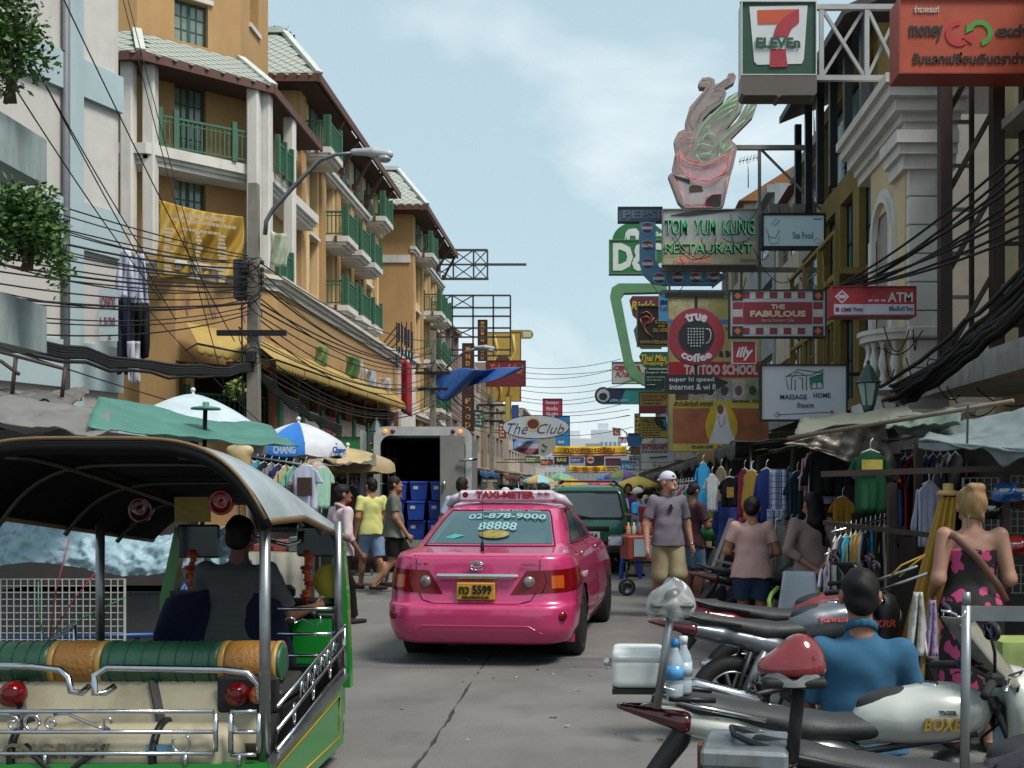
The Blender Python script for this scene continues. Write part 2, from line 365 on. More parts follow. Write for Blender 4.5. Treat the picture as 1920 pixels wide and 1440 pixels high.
def window(par, F, x0, x1, z0, z1, nx, nz, fm, gm, dep=.2, fw=.06, panes=True, name='window'):
    m = MB(); tbox(m, F, x0, x0+fw, dep, dep+.08, z0, z1); tbox(m, F, x1-fw, x1, dep, dep+.08, z0, z1); tbox(m, F, x0+fw, x1-fw, dep, dep+.08, z1-fw, z1); tbox(m, F, x0+fw, x1-fw, dep, dep+.08, z0, z0+fw)
    ax = [x0+fw+(x1-x0-2*fw)*i/nx for i in range(nx+1)]; az = [z0+fw+(z1-z0-2*fw)*i/nz for i in range(nz+1)]
    for i, x in enumerate(ax[1:-1]): b = .05 if (nx % 2 == 0 and i == nx//2-1) else .02; tbox(m, F, x-b, x+b, dep+.003, dep+.075, z0+fw, z1-fw)
    for z in az[1:-1]: tbox(m, F, x0+fw, x1-fw, dep+.012, dep+.068, z-.018, z+.018)
    o = m.build(name, fm, par)
    if panes:
        for i in range(nx):
            for j in range(nz): t = MB(); tbox(t, F, ax[i]+.02, ax[i+1]-.02, dep+.03, dep+.045, az[j]+.018, az[j+1]-.018); t.build('pane', gm, o)
    else: t = MB(); tbox(t, F, x0+.02, x1-.02, dep+.03, dep+.05, z0+.02, z1-.02); t.build('pane', gm, o)
    tbox(MB(), F, 0, 1, 0, 1, 0, 1)
    return o
def railing(par, F, Ln, z0, h, m, posts=(), step=.13, name='railing'):
    t = MB(); tbox(t, F, 0, Ln, -.03, .03, z0+h-.07, z0+h); tbox(t, F, 0, Ln, -.025, .025, z0+.08, z0+.13); tbox(t, F, 0, Ln, -.02, .02, z0+h-.2, z0+h-.165)
    k = int(Ln/step)
    for i in range(1, k): tbox(t, F, i*Ln/k-.017, i*Ln/k+.017, -.017, .017, z0+.13, z0+h-.07)
    for p in (0, Ln, *posts): tbox(t, F, p-.07, p+.07, -.07, .07, z0, z0+h+.2)
    return t.build(name, m, par)
def tiles(par, e0, e1, w0, w1, sz, m, each=True, th=.02):
    e0, e1, w0, w1 = V(e0), V(e1), V(w0), V(w1); ux = (e1-e0).normalized(); n = ux.cross(w0-e0).normalized()
    if n.z < 0: n = -n
    uy = n.cross(ux)
    if uy.dot(w0-e0) < 0: uy = -uy
    Hh = (w0-e0).dot(uy); Ln = (e1-e0).length; a0 = (w0-e0).dot(ux); a1 = (w1-e0).dot(ux)
    d = sz/2; q = d*.97; me = MB().add([(-q, 0, th), (0, -q, th*1.7), (q, 0, th), (0, q, th*.4), (-q, 0, 0), (0, -q, 0), (q, 0, 0), (0, q, 0)], [(0, 1, 2, 3), (0, 4, 5, 1), (1, 5, 6, 2), (2, 6, 7, 3), (3, 7, 4, 0)])
    rot = M((ux, uy, n)).transposed().to_4x4(); shared = me.mesh('tile', m); allm = MB(); k = 0
    for j in range(int(Hh/d)+1):
        y = j*d+d*.4; f = y/Hh
        if y > Hh-d*.2: break
        lo, hi = a0*f+d*.6, Ln+(a1-Ln)*f-d*.6; x = (d if j % 2 else 0)+math.floor(lo/sz)*sz
        while x < hi:
            if x > lo:
                p = e0+ux*x+uy*y+n*(.012+.004*rnd.random())
                if each: o = link('tile', shared, par); o.matrix_basis = M.Translation(p-V(ORG[par.name])) @ rot; k += 1
                else: allm.add([rot.to_3x3() @ V(v)+p for v in me.v], me.f)
            x += sz
    if not each: o = allm.build('shingle_cover', m, par); o['kind'] = 'stuff'
def leafy(mb, c, rad, n, sz, seed, mi=0, droop=0):
    r = random.Random(seed); c = V(c)
    for i in range(n):
        d = V((r.gauss(0, 1), r.gauss(0, 1), r.gauss(0, 1))).normalized(); q = r.random()**.45
        p = c+V((d.x*rad[0], d.y*rad[1], d.z*rad[2]))*q*(.75+.5*mnoise.noise(d*2.1+V((seed, 0, 0)))+.1)
        a = V((r.gauss(0, 1), r.gauss(0, 1), r.gauss(0, .5)-droop)).normalized(); b = a.cross(V((r.gauss(0, 1), r.gauss(0, 1), r.gauss(0, 1)))).normalized(); s = sz*(.6+.8*r.random())
        mb.add([p, p+a*s*.5+b*s*.25, p+a*s, p+a*s*.5-b*s*.25], [(0, 1, 2, 3)], mi)
leafm = mat('leaf', '#45672a', .6, var=.5, scale=7); leafm2 = mat('leaf_light', '#6d8440', .6, var=.5, scale=7); barkm = mat('bark', '#4a3d30', .9, var=.4, scale=9)
def plant(name, label, c, rad, n, sz, seed, cat='plant', group=None, m=None, trunk=True):
    t = thing(name, label, cat, (c[0], c[1], c[2]-rad[2]), group=group, world=True)
    mb = MB(); leafy(mb, c, rad, n, sz, seed); mb.build('crown', m or leafm, t)
    if trunk:
        mb = MB(); r = random.Random(seed)
        for i in range(5): mb.tube([(c[0]+.03*i, c[1], c[2]-rad[2]), (c[0]+r.uniform(-.3, .3)*rad[0], c[1]+r.uniform(-.3, .3)*rad[1], c[2]-.3*rad[2]), (c[0]+r.uniform(-.8, .8)*rad[0], c[1]+r.uniform(-.6, .6)*rad[1], c[2]+r.uniform(0, .7)*rad[2])], [.03, .02, .008], 5)
        mb.build('trunk', barkm, t)
    return t
# ================================================================ HOTEL (ochre), corner wing
ochre = mat('ochre', '#a98557', .85, var=.14, scale=.8, bump=.08, dirt='#8f7049'); cream = mat('cream', '#cfae80', .85, var=.1, scale=.9)
offw = mat('off_white', '#c9c5be', .75, var=.14, scale=1.2, dirt='#9a958c'); green = mat('green_wood', '#2f5d44', .55, var=.25, scale=5); greenf = mat('green_frame', '#1f4a40', .5, var=.25, scale=5)
tilem = mat('roof_tile', '#a5aaa2', .7, var=.3, scale=6); fascia = mat('fascia', '#59382e', .7, var=.25, scale=4); soffit = mat('soffit', '#4b3730', .9, var=.2); paneg = mat('window_glass', '#7f8c80', .12, var=.45, scale=1.5, spec=.8)
H1 = thing('hotel_wing', 'ochre corner wing of the hotel with white columns and a tiled skirt roof', 'hotel', (-10.5, 33, 0), world=True)
m = MB()
W0, W1, W2, W3 = V((-17, 31.6, 0)), V((-13.6, 31.6, 0)), V((-11.15, 33.7, 0)), V((-11.15, 38, 0))
F1, L1 = frame(W1, W2); F0, L0 = frame(W0, W1); F2, L2 = frame(W2, W3)
ws = lambda u, y: X(u, y)
# openings on the chamfer found from the sight lines of the photograph's windows
def s_on(F, u):
    a = F.translation; d = F.col[0]; k = (u-VU)/FPX; return (k*a.y-a.x)/(d.x-k*d.y)
sa, sb = s_on(F1, 327), s_on(F1, 386); yw = (F1 @ V(((sa+sb)/2, 0, 0))).y
doors = [(sa, sb, 11.75, Zv(160, yw)), (sa, sb, 8.15, Zv(324, yw))]
sc1, sc2 = s_on(F1, 450), L1-.05
wall(m, F1, L1, 8, 14.2, doors, .35); wall(m, F0, L0, 8, 14.2, (), .35); wall(m, F2, L2, 8, 14.2, (), .35)
m.build('wall', ochre, H1)
for d in doors: window(H1, F1, *d, 4, 4, greenf, paneg, .22)
m = MB()          # tower above the skirt roof
T0, T1, T2, T3 = V((-17, 32.6, 0)), V((-14.15, 32.6, 0)), V((-11.7, 34.74, 0)), V((-11.7, 37.6, 0))
G1, g1 = frame(T1, T2); G0, g0 = frame(T0, T1); G2, g2 = frame(T2, T3)
ta, tb = s_on(G1, 327), s_on(G1, 390); yt = (G1 @ V(((ta+tb)/2, 0, 0))).y
th_ = (ta, tb, Zv(82, yt), Zv(2, yt)); wall(m, G1, g1, 14, 21, [th_], .35); wall(m, G0, g0, 14, 21, (), .35); wall(m, G2, g2, 14, 21, [(.9, 1.8, 17.2, 19.2)], .35); m.build('tower', ochre, H1)
window(H1, G1, *th_, 4, 3, greenf, paneg, .22)
m = MB(); tbox(m, G1, ta-.15, tb+.15, -.09, -.001, Zv(2, yt)+.02, Zv(2, yt)+.16); tbox(m, G2, .8, 1.9, -.08, -.001, 17.0, 17.15); m.build('window_sill', offw, H1)
# skirt roof
ze, zt = 14.0, 15.55
E0, E1, E2, E3 = V((-17, 30.3, ze)), V((-13.05, 30.3, ze)), V((-10.07, 32.9, ze)), V((-10.07, 38.6, ze))
A0, A1, A2, A3 = [V((p.x, p.y, zt)) for p in (T0, T1, T2, T3)]
m = MB(); 
for a, b, c_, d in ((E0, E1, A1, A0), (E1, E2, A2, A1), (E2, E3, A3, A2)): m.add([a, b, c_, d, a-V((0, 0, .05)), b-V((0, 0, .05)), c_-V((0, 0, .05)), d-V((0, 0, .05))], [(0, 1, 2, 3), (7, 6, 5, 4)])
roof = m.build('roof', mat('roof_base', '#5c625e', .8, var=.2), H1)
tiles(roof, E1, E2, A1, A2, .47, tilem); tiles(roof, E0, E1, A0, A1, .47, tilem)
m = MB()
for a, b in ((E1, A1), (E2, A2)): m = MB(); m.beam(a+V((0, 0, .05)), b+V((0, 0, .08)), .26, .12); m.build('hip_cap', mat('hip_cap', '#b9bdb6', .7, var=.2), roof)
m = MB()
for a, b in ((E0, E1), (E1, E2), (E2, E3)): m.beam(a-V((0, 0, .09)), b-V((0, 0, .09)), .09, .26)
m.build('fascia', fascia, roof)
m = MB(); m.add([p-V((0, 0, .16)) for p in (E0, E1, E2, E3, V((-12, 38.6, ze)), V((-17, 33, ze)))], [(5, 4, 3, 2, 1, 0)]); m.build('soffit', soffit, roof)
# white columns and balcony slabs
m = None
for u, y in ((241, 30.75), (282, 30.95), (476, 32.75), (498, 33.15), (543, 35.3)):
    t = MB(); t.cbox((X(u, y), y, 11.15), (.36, .36, 5.6), bev=.04); t.build('column', offw, H1)
B0, B1, B2, B3 = [V((p.x, p.y+.35, 0)) for p in (E0, E1, E2, E3)]
B2.x -= .2; B3.x -= .2
for zs in (11.25, 7.85):
    t = MB()
    for k, (z0, z1, o) in enumerate(((zs, zs+.3, 0), (zs-.12, zs-.002, .12), (zs-.26, zs-.122, .2))):
        pts = [V((B0.x, B0.y+o, 0)), V((B1.x, B1.y+o, 0)), V((B2.x-o, B2.y+o*.7, 0)), V((B3.x-o, B3.y, 0)), V((-12, 38.6, 0)), V((-17, 33, 0))]; n = len(pts)
        t.add([p+V((0, 0, z0)) for p in pts]+[p+V((0, 0, z1)) for p in pts], [tuple(range(n-1, -1, -1)), tuple(range(n, 2*n))]+[(i, (i+1) % n, n+(i+1) % n, n+i) for i in range(n)])
    t.build('balcony_slab', offw, H1)
for zs in (11.55, 8.15):
    Fb, Lb = frame(P(300, 0, 31.2)*1, P(470, 0, 32.75)*1); Fb.translation.z = 0
    railing(H1, Fb, Lb, zs, 1.0, green, (.45, Lb-.5))
    Fb, Lb = frame(V((-10.15, 33.6, 0)), V((-10.15, 35.1, 0))); railing(H1, Fb, Lb, zs, 1.0, green, (.75,))
# podium
m = MB()
pp = [V((-17, 30.5, 0)), V((-13.2, 30.5, 0)), V((-12.9, 29.9, 0)), V((-11.9, 29.9, 0)), V((-9.75, 32.2, 0)), V((-9.75, 53, 0))]
for a, b in zip(pp, pp[1:]):
    F, l = frame(a, b); wall(m, F, l, 0 if b.y < 31 else 5.2, 7.55, (), .3)
m.build('podium', ochre, H1)
t = MB()
for k, (z0, z1, o) in enumerate(((7.55, 7.72, .08), (7.722, 7.86, .16), (7.862, 7.98, .26))):
    for a, b in zip(pp, pp[1:]): F, l = frame(a, b); tbox(t, F, -.06*(k+1)*(a.y > 29), l+.05, -o-.004*(a.x > -12.5), .3, z0+.001*(b.y > 40), z1+.001*(b.y > 40))
t.build('cornice', offw, H1)
Fq, lq = frame(pp[3], pp[4])
for x in (.35, 1.2, 2.1):
    t = MB(); t.add([Fq @ V(p) for p in ((x-.09, -.012, 6.75), (x, -.03, 6.5), (x+.09, -.012, 6.75), (x, -.03, 7.0))], [(0, 1, 2, 3)]); t.build('diamond_inlay', mat('inlay', '#9b6a62', .7), H1)
# terrace under the awning
t = MB(); t.box(-14, -9.5, 31, 53, 3.1, 3.35); t.box(-9.9, -9.6, 31, 53, .1, 3.1); t.build('terrace', mat('terrace', '#6e5c4e', .9, var=.3, dirt='#3b332c'), H1)
t = MB(); t.box(-14.2, -14, 31, 53, 3.35, 5.3); t.box(-14, -9.8, 31, 53, 5.25, 5.3); t.build('terrace_back', mat('terrace_back', '#5a4030', .9), H1)
for i in range(9):
    y = 31.8+i*2.4; t = MB(); t.cbox((-9.75, y, 4.3), (.2, .2, 1.95)); t.build('post', mat('terrace_post', '#7a4a2c', .7, var=.3), H1)
    t = MB(); t.cbox((-9.62, y+.2, 3.8), (.16, .3, 1.0)); t.build('newel', green, H1)
    F, l = frame((-9.6, y+.4, 0), (-9.6, y+2.1, 0)); t = MB(); tbox(t, F, 0, l, -.04, .04, 3.45, 4.15); t.build('panel', mat('rail_panel%d' % (i % 3), ('#8c7a74', '#a9a5a2', '#7d3a38')[i % 3], .7, var=.4, scale=6), H1)
Fr, lr = frame(pp[3]+V((.2, .3, 0)), pp[4]+V((-.2, -.1, 0))); t = railing(H1, Fr, lr, 3.3, 1.05, green, (), .16)
t = MB(); tbox(t, Fr, 0, lr, .05, .4, 0, 3.3); tbox(t, Fr, 0, .25, .05, .4, 3.3, 5.2); tbox(t, Fr, .25, lr, 2.2, 2.3, 3.3, 5.2, 1); t.build('corner_base', [ochre, soffit], H1)
r = random.Random(3)
for i in range(8):
    y = 31.8+i*2.2; t = MB()
    t.box(-9.5, -9.15, y, y+1.3, 2.75, 3.1); o = solo('planter', t, mat('planter', '#4a3d33', .9, var=.3), 'dark planter box hung on the hotel terrace edge', 'planter', 'planters along the hotel terrace')
    plant('terrace_plant', 'leafy plant spilling over the hotel terrace edge', (-9.25, y+.65, 3.15), (.35, .75, .38), 260, .14, 20+i, group='plants along the hotel terrace', m=leafm2 if i % 2 else leafm, trunk=False)
plant('balcony_plant', 'feathery pale plant beside the concrete pole at the terrace corner', tuple(P(445, 728, 29.5)), (.4, .3, .35), 160, .16, 51, m=leafm2)
# yellow awning
awm = mat('awning', '#a38946', .7, var=.25, scale=1.2, bump=.2, bscale=6, dirt='#96752c')
def awning(label, a, b, up, ins, nseg, m=awm, name='awning', val=.3, group=None):
    a, b = V(a), V(b); t0 = thing(name, label, 'awning', (a+b)/2-V((0, 0, val)), group=group, world=True); d = (b-a); q = V((-d.y, d.x, 0)).normalized()
    for i in range(nseg):
        p0, p1 = a+d*(i/nseg), a+d*((i+1)/nseg)-d*(.004)
        def fn(u, v, p0=p0, p1=p1, i=i):
            bul = .10*math.sin(math.pi*u)*math.sin(math.pi*min(v*1.2, 1)); s = p0+(p1-p0)*u
            if v < .78: f = v/.78; return s+q*ins*(1-f)+V((0, 0, up*(1-f)**1.5+bul+.12*math.sin(math.pi*f)))
            f = (v-.78)/.22; return s+V((0, 0, -f*val*(.75+.25*abs(math.sin(u*math.pi*9)))))
        MB().grid(fn, 36, 12, .012).build('canvas', m, t0)
    t = MB(); t.tube([a, b], .025, 6)
    for i in range(nseg+1): p = a+d*i/nseg; t.tube([p, p+q*ins+V((0, 0, -.1))], .02, 5)
    t.build('frame', black_metal, t0)
    return t0
awning('yellow scalloped awning along the hotel terrace facing the street', (-8.9, 29.3, 5.15), (-8.9, 49.5, 5.45), .75, 1.0, 7)
awning('yellow awning on the chamfered hotel corner behind the concrete pole', (-10.95, 29.0, 5.55), (-9.35, 30.3, 5.3), .7, 1.0, 1)
# ================================================================ HOTEL long blocks
def block(y0, y1, label, bal, near, each):
    t0 = thing('hotel_block', label, 'hotel', (-11, y0, 0), world=True)
    m = MB(); bays = []; y = y0+1.4
    while y+1.1 < y1-.6: bays.append((y-y0, y-y0+1.15)); y += 2.45
    F, l = frame((-11, y0, 0), (-11, y1, 0))
    fl = [3.4, 6.15, 8.9, 11.65]; holes = [(a, b, z+.08, z+2.25) for a, b in bays for z in fl]
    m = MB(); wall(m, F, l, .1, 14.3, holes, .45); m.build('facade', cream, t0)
    m = MB(); tbox(m, F, 0, l, 0, .4, 14.31, 16.3); m.build('attic_wall', cream, t0)
    m = MB(); m.box(-18, -11.0, y0-.25, y0-.02, 0, 16.2); m.build('end_wall', ochre, t0); m = MB(); m.box(-18, -11.5, y1+.0, y1+.2, 0, 16.2); m.build('end_wall', ochre, t0)
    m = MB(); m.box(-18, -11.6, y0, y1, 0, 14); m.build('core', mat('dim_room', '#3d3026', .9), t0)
    m = MB()
    for a, b in bays: tbox(m, F, b+.2, b+.85, -.1, -.001, 5.4, 14.2)
    tbox(m, F, -.2, .45, -.14, -.001, 5.4, 16.2); m.build('pilaster', ochre, t0)
    m = MB()
    for z in (14.2, 5.5): m = MB(); tbox(m, F, -.35, l+.1, -.3, -.002, z, z+.16); tbox(m, F, -.3, l+.1, -.2, -.002, z-.16, z); m.build('cornice', offw, t0)
    m = MB(); m.box(-15, -11.0, y0-.33, y0-.252, 13.5, 13.9); m.build('cornice', offw, t0)
    # top-floor windows, bracing struts
    for a, b in bays:
        m = MB(); tbox(m, F, a-.1, b+.1, -.06, -.002, 14.55, 16.1); w_ = m.build('window', greenf, t0)
        for k in (0, 1):
            m = MB(); tbox(m, F, a+(b-a)*.5*k+.02, a+(b-a)*.5*(k+1)-.04, -.075, -.062, 14.75, 16.0); m.build('pane', paneg, w_)
        m = MB(); tbox(m, F, b+.35, b+.6, -.35, -.101, 14.7, 14.95); m.beam(F @ V((b+.47, -.25, 14.9)), F @ V((b+.47, -.95, 16.2)), .12); m.build('strut', fascia, t0)
        for z in fl:
            m = MB(); tbox(m, F, a+.04, b-.04, .28, .34, z+.1, z+2.2); o = m.build('door', greenf, t0)
            m = MB(); tbox(m, F, a+.12, (a+b)/2-.05, .265, .275, z+.7, z+2.05); tbox(m, F, (a+b)/2+.05, b-.12, .265, .275, z+.7, z+2.05); m.build('pane', paneg, o)
            m = MB(); tbox(m, F, a-.08, b+.08, -.1, -.002, z+2.3, z+2.42); m.build('lintel', offw, t0)
    # balconies
    for y, z, dep, wd in bal:
        m = MB()
        for k, (o, z0, z1) in enumerate(((0, -.22, 0), (.12, -.34, -.222), (.28, -.44, -.342))): m.box(-11.15, -10.0-o, y+o*.4, y+wd-o*.4, z+z0, z+z1)
        bo = m.build('balcony', offw, t0)
        Fa, la = frame((-10.08, y+.07, 0), (-10.08, y+wd-.07, 0)); railing(bo, Fa, la, z, 1.0, green, (), .14)
        Fa, la = frame((-11.0, y+.07, 0), (-10.2, y+.07, 0)); railing(bo, Fa, la, z, 1.0, green, (), .14)
        m = MB(); m.cbox((-10.5, y-.02, z-.12), (.1, .1, .22)); m.build('bracket', fascia, bo)
    # hipped roof
    ze, xr, zr = 16.35, -12.0, 18.9
    a, b, c_, d = V((-10, y0-1.0, ze)), V((-10, y1+.4, ze)), V((xr, y1-1.4, zr)), V((xr, y0+1.6, zr)); e, f = V((-18, y0-1.0, ze)), V((-17, y0+1.6, zr))
    m = MB(); m.add([a, b, c_, d], [(0, 1, 2, 3)]); m.add([e, a, d, f], [(0, 1, 2, 3)]); m.add([f, d, c_, V((-17, y1-1.4, zr))], [(0, 1, 2, 3)]); m.box(-17, xr, y0+1.7, y1-1.5, zr-.3, zr+.25)
    ro = m.build('roof', MT['roof_base'], t0)
    tiles(ro, V((-14.5, y0-1, ze)), a, V((-14.5, y0+1.6, zr)), d, .42, tilem, each)
    m = MB(); m.beam(a+V((0, 0, .05)), d+V((0, 0, .08)), .25, .14); m.build('hip_cap', MT['hip_cap'], ro); m = MB(); m.beam(f+V((0, -.05, .1)), d+V((0, -.05, .1)), .3, .2); m.build('hip_cap', MT['hip_cap'], ro)
    m = MB(); m.beam(a-V((0, 0, .1)), b-V((0, 0, .1)), .1, .3); m.beam(e-V((0, 0, .1)), a-V((.06, 0, .1)), .1, .3); m.build('fascia', fascia, ro)
    m = MB(); m.box(-18, -10.1, y0-.9, y1+.3, ze-.28, ze-.24); m.build('soffit', soffit, ro)
    return t0
balB = [(y, z, 1, 1.75) for z in (8.9, 11.65) for y in (42.4, 44.9, 47.4)]+[(39.6, 14.3, 1, 1.9), (49.7, 14.3, 1, 1.9)]
block(39, 53, 'long ochre hotel block with three columns of green railed balconies', balB, True, True)
balC = [(y, z, 1, 1.75) for z in (6.15, 8.9, 11.65) for y in (60.5, 63)]+[(57.5, 14.3, 1, 1.9)]
block(56.5, 67, 'farther ochre hotel block with one tiled hip end above the sign frame', balC, False, False).location.x += 1.0
plant('roof_shrub', 'dark shrub growing on the roof behind the hotel tower', tuple(P(528, 70, 44)), (.5, .5, .4), 420, .16, 77, 'shrub')
plant('roof_shrub', 'spiky green shrub on the roof between the two hotel blocks', tuple(P(718, 362, 55)), (.6, .5, .45), 300, .3, 78, 'shrub')
# annex with white wall and red banner between the blocks
t0 = thing('annex', 'white ground-floor annex with pilaster joints beside the red banner', 'building', (-10, 51, 0), world=True)
m = MB(); m.box(-14, -9.6, 51.5, 55.5, 0, 8.1); m.build('wall', offw, t0); m = MB(); m.box(-14, -9.45, 51.3, 55.6, 8.1, 8.35); m.build('cornice', offw, t0)
# ================================================================ LEFT WHITE HOUSE
ww = mat('white_render', '#b6b2ad', .9, var=.1, scale=.7, dirt='#98928f'); wb = mat('blue_render', '#9fb0b4', .9, var=.12, scale=.8, dirt='#87969a')
t0 = thing('white_house', 'white rendered house with pale blue bands at the street corner', 'house', (-11, 24, 0), world=True)
ea = V((-10.84, 24, 0)); eb = ea+V((-math.sin(R(21)), -math.cos(R(21)), 0))*9
F, l = frame(eb, ea)
m = MB(); tbox(m, F, 0, l, 0, .4, 0, 16); tbox(m, F, l-.3, l, .4, 5, 0, 16); m.build('wall', ww, t0)
m = MB()
for z0, z1 in ((10.05, 10.85), (6.75, 7.75), (3.75, 4.75)): tbox(m, F, 0, l+.04, -.12, -.002, z0, z1)
sv = [s_on(F, u) for u in (121, 147)]
m.build('band', wb, t0); m = MB(); tbox(m, F, sv[0], sv[1], -.16, -.003, 0, 16); m.build('pier', wb, t0)
m = MB(); q = s_on(F, 116); m.tube([F @ V((q, -.12, 0)), F @ V((q, -.12, 16))], .075, 8); m.build('downpipe', mat('pipe_grey', '#6b6c72', .6, var=.2), t0)
m = MB(); a_ = s_on(F, 152); tbox(m, F, a_, l-.1, -.004, -.001, 10.9, 13.2); tbox(m, F, a_, l-.1, -.004, -.001, 7.8, 9.95); m.build('panel', mat('white_panel', '#bcb8b3', .9, var=.1), t0)
# balcony slabs of the house out of frame
con = mat('blue_concrete', '#8e9c9c', .9, var=.2, scale=1.5, dirt='#4a4a44')
for k, (u1, v0, v1, y, lb) in enumerate(((88, 205, 298, 13.5, 'upper pale concrete balcony jutting in at the picture edge'), (88, 545, 640, 13.5, 'lower stained concrete balcony with a planter above'))):
    xr = X(u1, y+1.2); t0 = thing('concrete_balcony', lb, 'balcony', (X(u1, y)-2, y+1.5, Zv(v1, y)), world=True)
    m = MB(); m.box(-11, xr, y, y+1.2, Zv(v1, y), Zv(v1, y)+.1); m.build('slab', con, t0); m = MB(); m.box(-11, xr-.004, y+.004, y+.15, Zv(v1, y)+.1, Zv(v0, y)); m.box(xr-.15, xr-.002, y+.15, y+1.2, Zv(v1, y)+.1, Zv(v0, y)); m.build('parapet', con, t0)
plant('balcony_tree', 'dark leafy shrub overhanging the upper concrete balcony', tuple(P(10, 70, 13.7)), (.6, .5, .85), 2300, .10, 5, 'shrub')
plant('balcony_bush', 'bright green bush spilling over the lower concrete balcony', tuple(P(40, 420, 13.7)), (.66, .55, .6), 3600, .095, 6, 'bush')
plant('hanging_creeper', 'thin creeper trailing below the bright green bush', tuple(P(110, 500, 13.7)), (.25, .2, .45), 260, .08, 8, 'plant', trunk=False)
# ================================================================ RIGHT: white neoclassical house
nw = mat('neo_white', '#c8c6c0', .8, var=.12, scale=1.2, dirt='#918e88'); beige = mat('beige_wall', '#c2b08c', .85, var=.14, scale=1, dirt='#8d8068')
t0 = thing('neoclassical_house', 'white stuccoed house with block joints, arched window and heavy cornice', 'house', (5, 17, 0), world=True)
m = MB(); m.box(4.66, 5.28, 16.12, 18.2, 0, 7.3); m.box(4.9, 12, 18.2, 19.2, 0, 8); m.build('core', mat('joint_grey', '#8f8b84', .9), t0)
z = 3.0; k = 0
while z < 7.1:
    m = MB(); m.cbox((4.97, 16.1, z+.215), (.66, .12, .415), bev=.012); m.build('block', nw, t0); z += .43
F, l = frame((4.62, 18.2, 0), (4.62, 16.16, 0))
m = MB(); wall(m, F, l, 3.0, 7.2, [(.35, 1.35, 3.9, 6.1)], .3); m.build('wall', beige, t0)
m = MB()
for i in range(12):
    a0, a1 = math.pi*i/12, math.pi*(i+1)/12
    for r0, r1, d in ((.5, .62, -.08), (.62, .72, -.04)):
        pts = [(.85+r*math.cos(a), d, 5.75+r*math.sin(a)) for r, a in ((r0, a0), (r1, a0), (r1, a1), (r0, a1))]; pts += [(x, 0.02, z) for x, _, z in pts]
        m.add([F @ V(p) for p in pts], [(3, 2, 1, 0), (0, 1, 5, 4), (2, 3, 7, 6), (1, 2, 6, 5), (3, 0, 4, 7)])
for x in (.13, 1.35): tbox(m, F, x, x+.22, -.08, .02, 3.9, 5.75)
m.build('arch', nw, t0)
m = MB(); tbox(m, F, .3, 1.4, .15, .2, 3.8, 6.3); m.build('window', glass_dark, t0)
m = MB()
for k, (o, z0, z1) in enumerate(((.05, 6.95, 7.1), (.12, 7.1, 7.22), (.24, 7.22, 7.4), (.36, 7.4, 7.56), (.44, 7.56, 7.7))): m.box(4.62-o, 5.35+.3*o, 16.04-o, 18.9, z0, z1)
m.build('cornice', nw, t0)
m = MB()
for k, (o, z0, z1) in enumerate(((.06, 6.4, 6.6), (.14, 6.6, 6.75), (.2, 6.75, 6.94))): m.box(4.60-o, 5.33, 16.02-o, 16.8, z0, z1)
m.build('capital', nw, t0)
def ring(cx, cy, r0, r1, z0, z1, a0, a1, n=20):
    m = MB(); vs = []
    for i in range(n+1):
        a = R(a0+(a1-a0)*i/n)
        for r, z in ((r0, z0), (r1, z0), (r1, z1), (r0, z1)): vs.append((cx+r*math.cos(a), cy+r*math.sin(a), z))
    fs = [(i*4+k, i*4+(k+1) % 4, i*4+4+(k+1) % 4, i*4+4+k) for i in range(n) for k in range(4)]+[(3, 2, 1, 0), (n*4, n*4+1, n*4+2, n*4+3)]
    return m.add(vs, fs)
bc = (4.75, 16.75)
m = MB()
for q in (ring(*bc, 0, .62, 3.12, 3.24, 90, 270), ring(*bc, .4, .66, 3.88, 3.98, 90, 270), ring(*bc, .38, .7, 3.98, 4.05, 90, 270)): m.add(q.v, q.f)
m.cbox((4.97, 16.0, 3.95), (.72, .3, .16), bev=.02); bal = m.build('balcony', nw, t0)
prof = [(.05, 0), (.06, .05), (.035, .09), (.04, .16), (.075, .26), (.07, .33), (.035, .46), (.03, .54), (.05, .58), (.055, .63)]
for i in range(9):
    a = R(98+i*20.5); m = MB(); m.lathe([(r_, z_+3.245) for r_, z_ in prof], 12, M.Translation((bc[0]+.53*math.cos(a), bc[1]+.53*math.sin(a), 0))); m.build('baluster', nw, bal)
m = MB(); m.box(4.4, 5.6, 15.9, 16.5, 2.55, 2.8); m.box(4.1, 4.6, 16.6, 19, 2.7, 2.95); m.build('string_course', nw, t0)
# beige shop-house with a rusty steel frame, nearest on that side
t0 = thing('beige_shophouse', 'beige shop-house behind a brown steel frame of posts and ladders', 'building', (6, 13, 0), world=True)
m = MB(); m.box(5.9, 12, 9, 15.95, 0, 8.7); m.build('wall', beige, t0)
for z0 in (4.2, 6.4):
    m = MB(); m.box(5.35, 5.895, 9, 14.6, z0, z0+.12); m.build('sun_shade', concrete, t0)
    m = MB(); m.box(5.86, 5.897, 11.5, 13.4, z0+.5, z0+2.1); m.build('window', glass_dark, t0)
m = MB(); m.box(4.7, 5.9, 9, 15.6, 2.95, 3.3); m.build('canopy', mat('canopy_grey', '#a5a29d', .85, var=.3, dirt='#3f3d3a'), t0)
t0 = thing('sign_scaffold', 'brown steel sign frame of tall posts with ladder rungs beside the white house', 'frame', (5.1, 14.8, 3.3), world=True)
for x, y, w_ in ((4.72, 14.6, .16), (5.32, 14.3, .16), (5.72, 14.3, .16)):
    m = MB(); m.box(x-w_/2, x+w_/2, y-w_/2, y+w_/2, 3.3, 9); m.build('post', brown_metal, t0)
for i in range(8):
    z = 3.7+i*.62; m = MB(); m.beam((4.86, 15.1, z), (5.26, 15.1, z), .05); m.build('rung', steel, t0)
m = MB(); m.beam((4.86, 15.1, 3.3), (4.86, 15.1, 9), .06); m.beam((5.26, 15.1, 3.3), (5.26, 15.1, 9), .06)
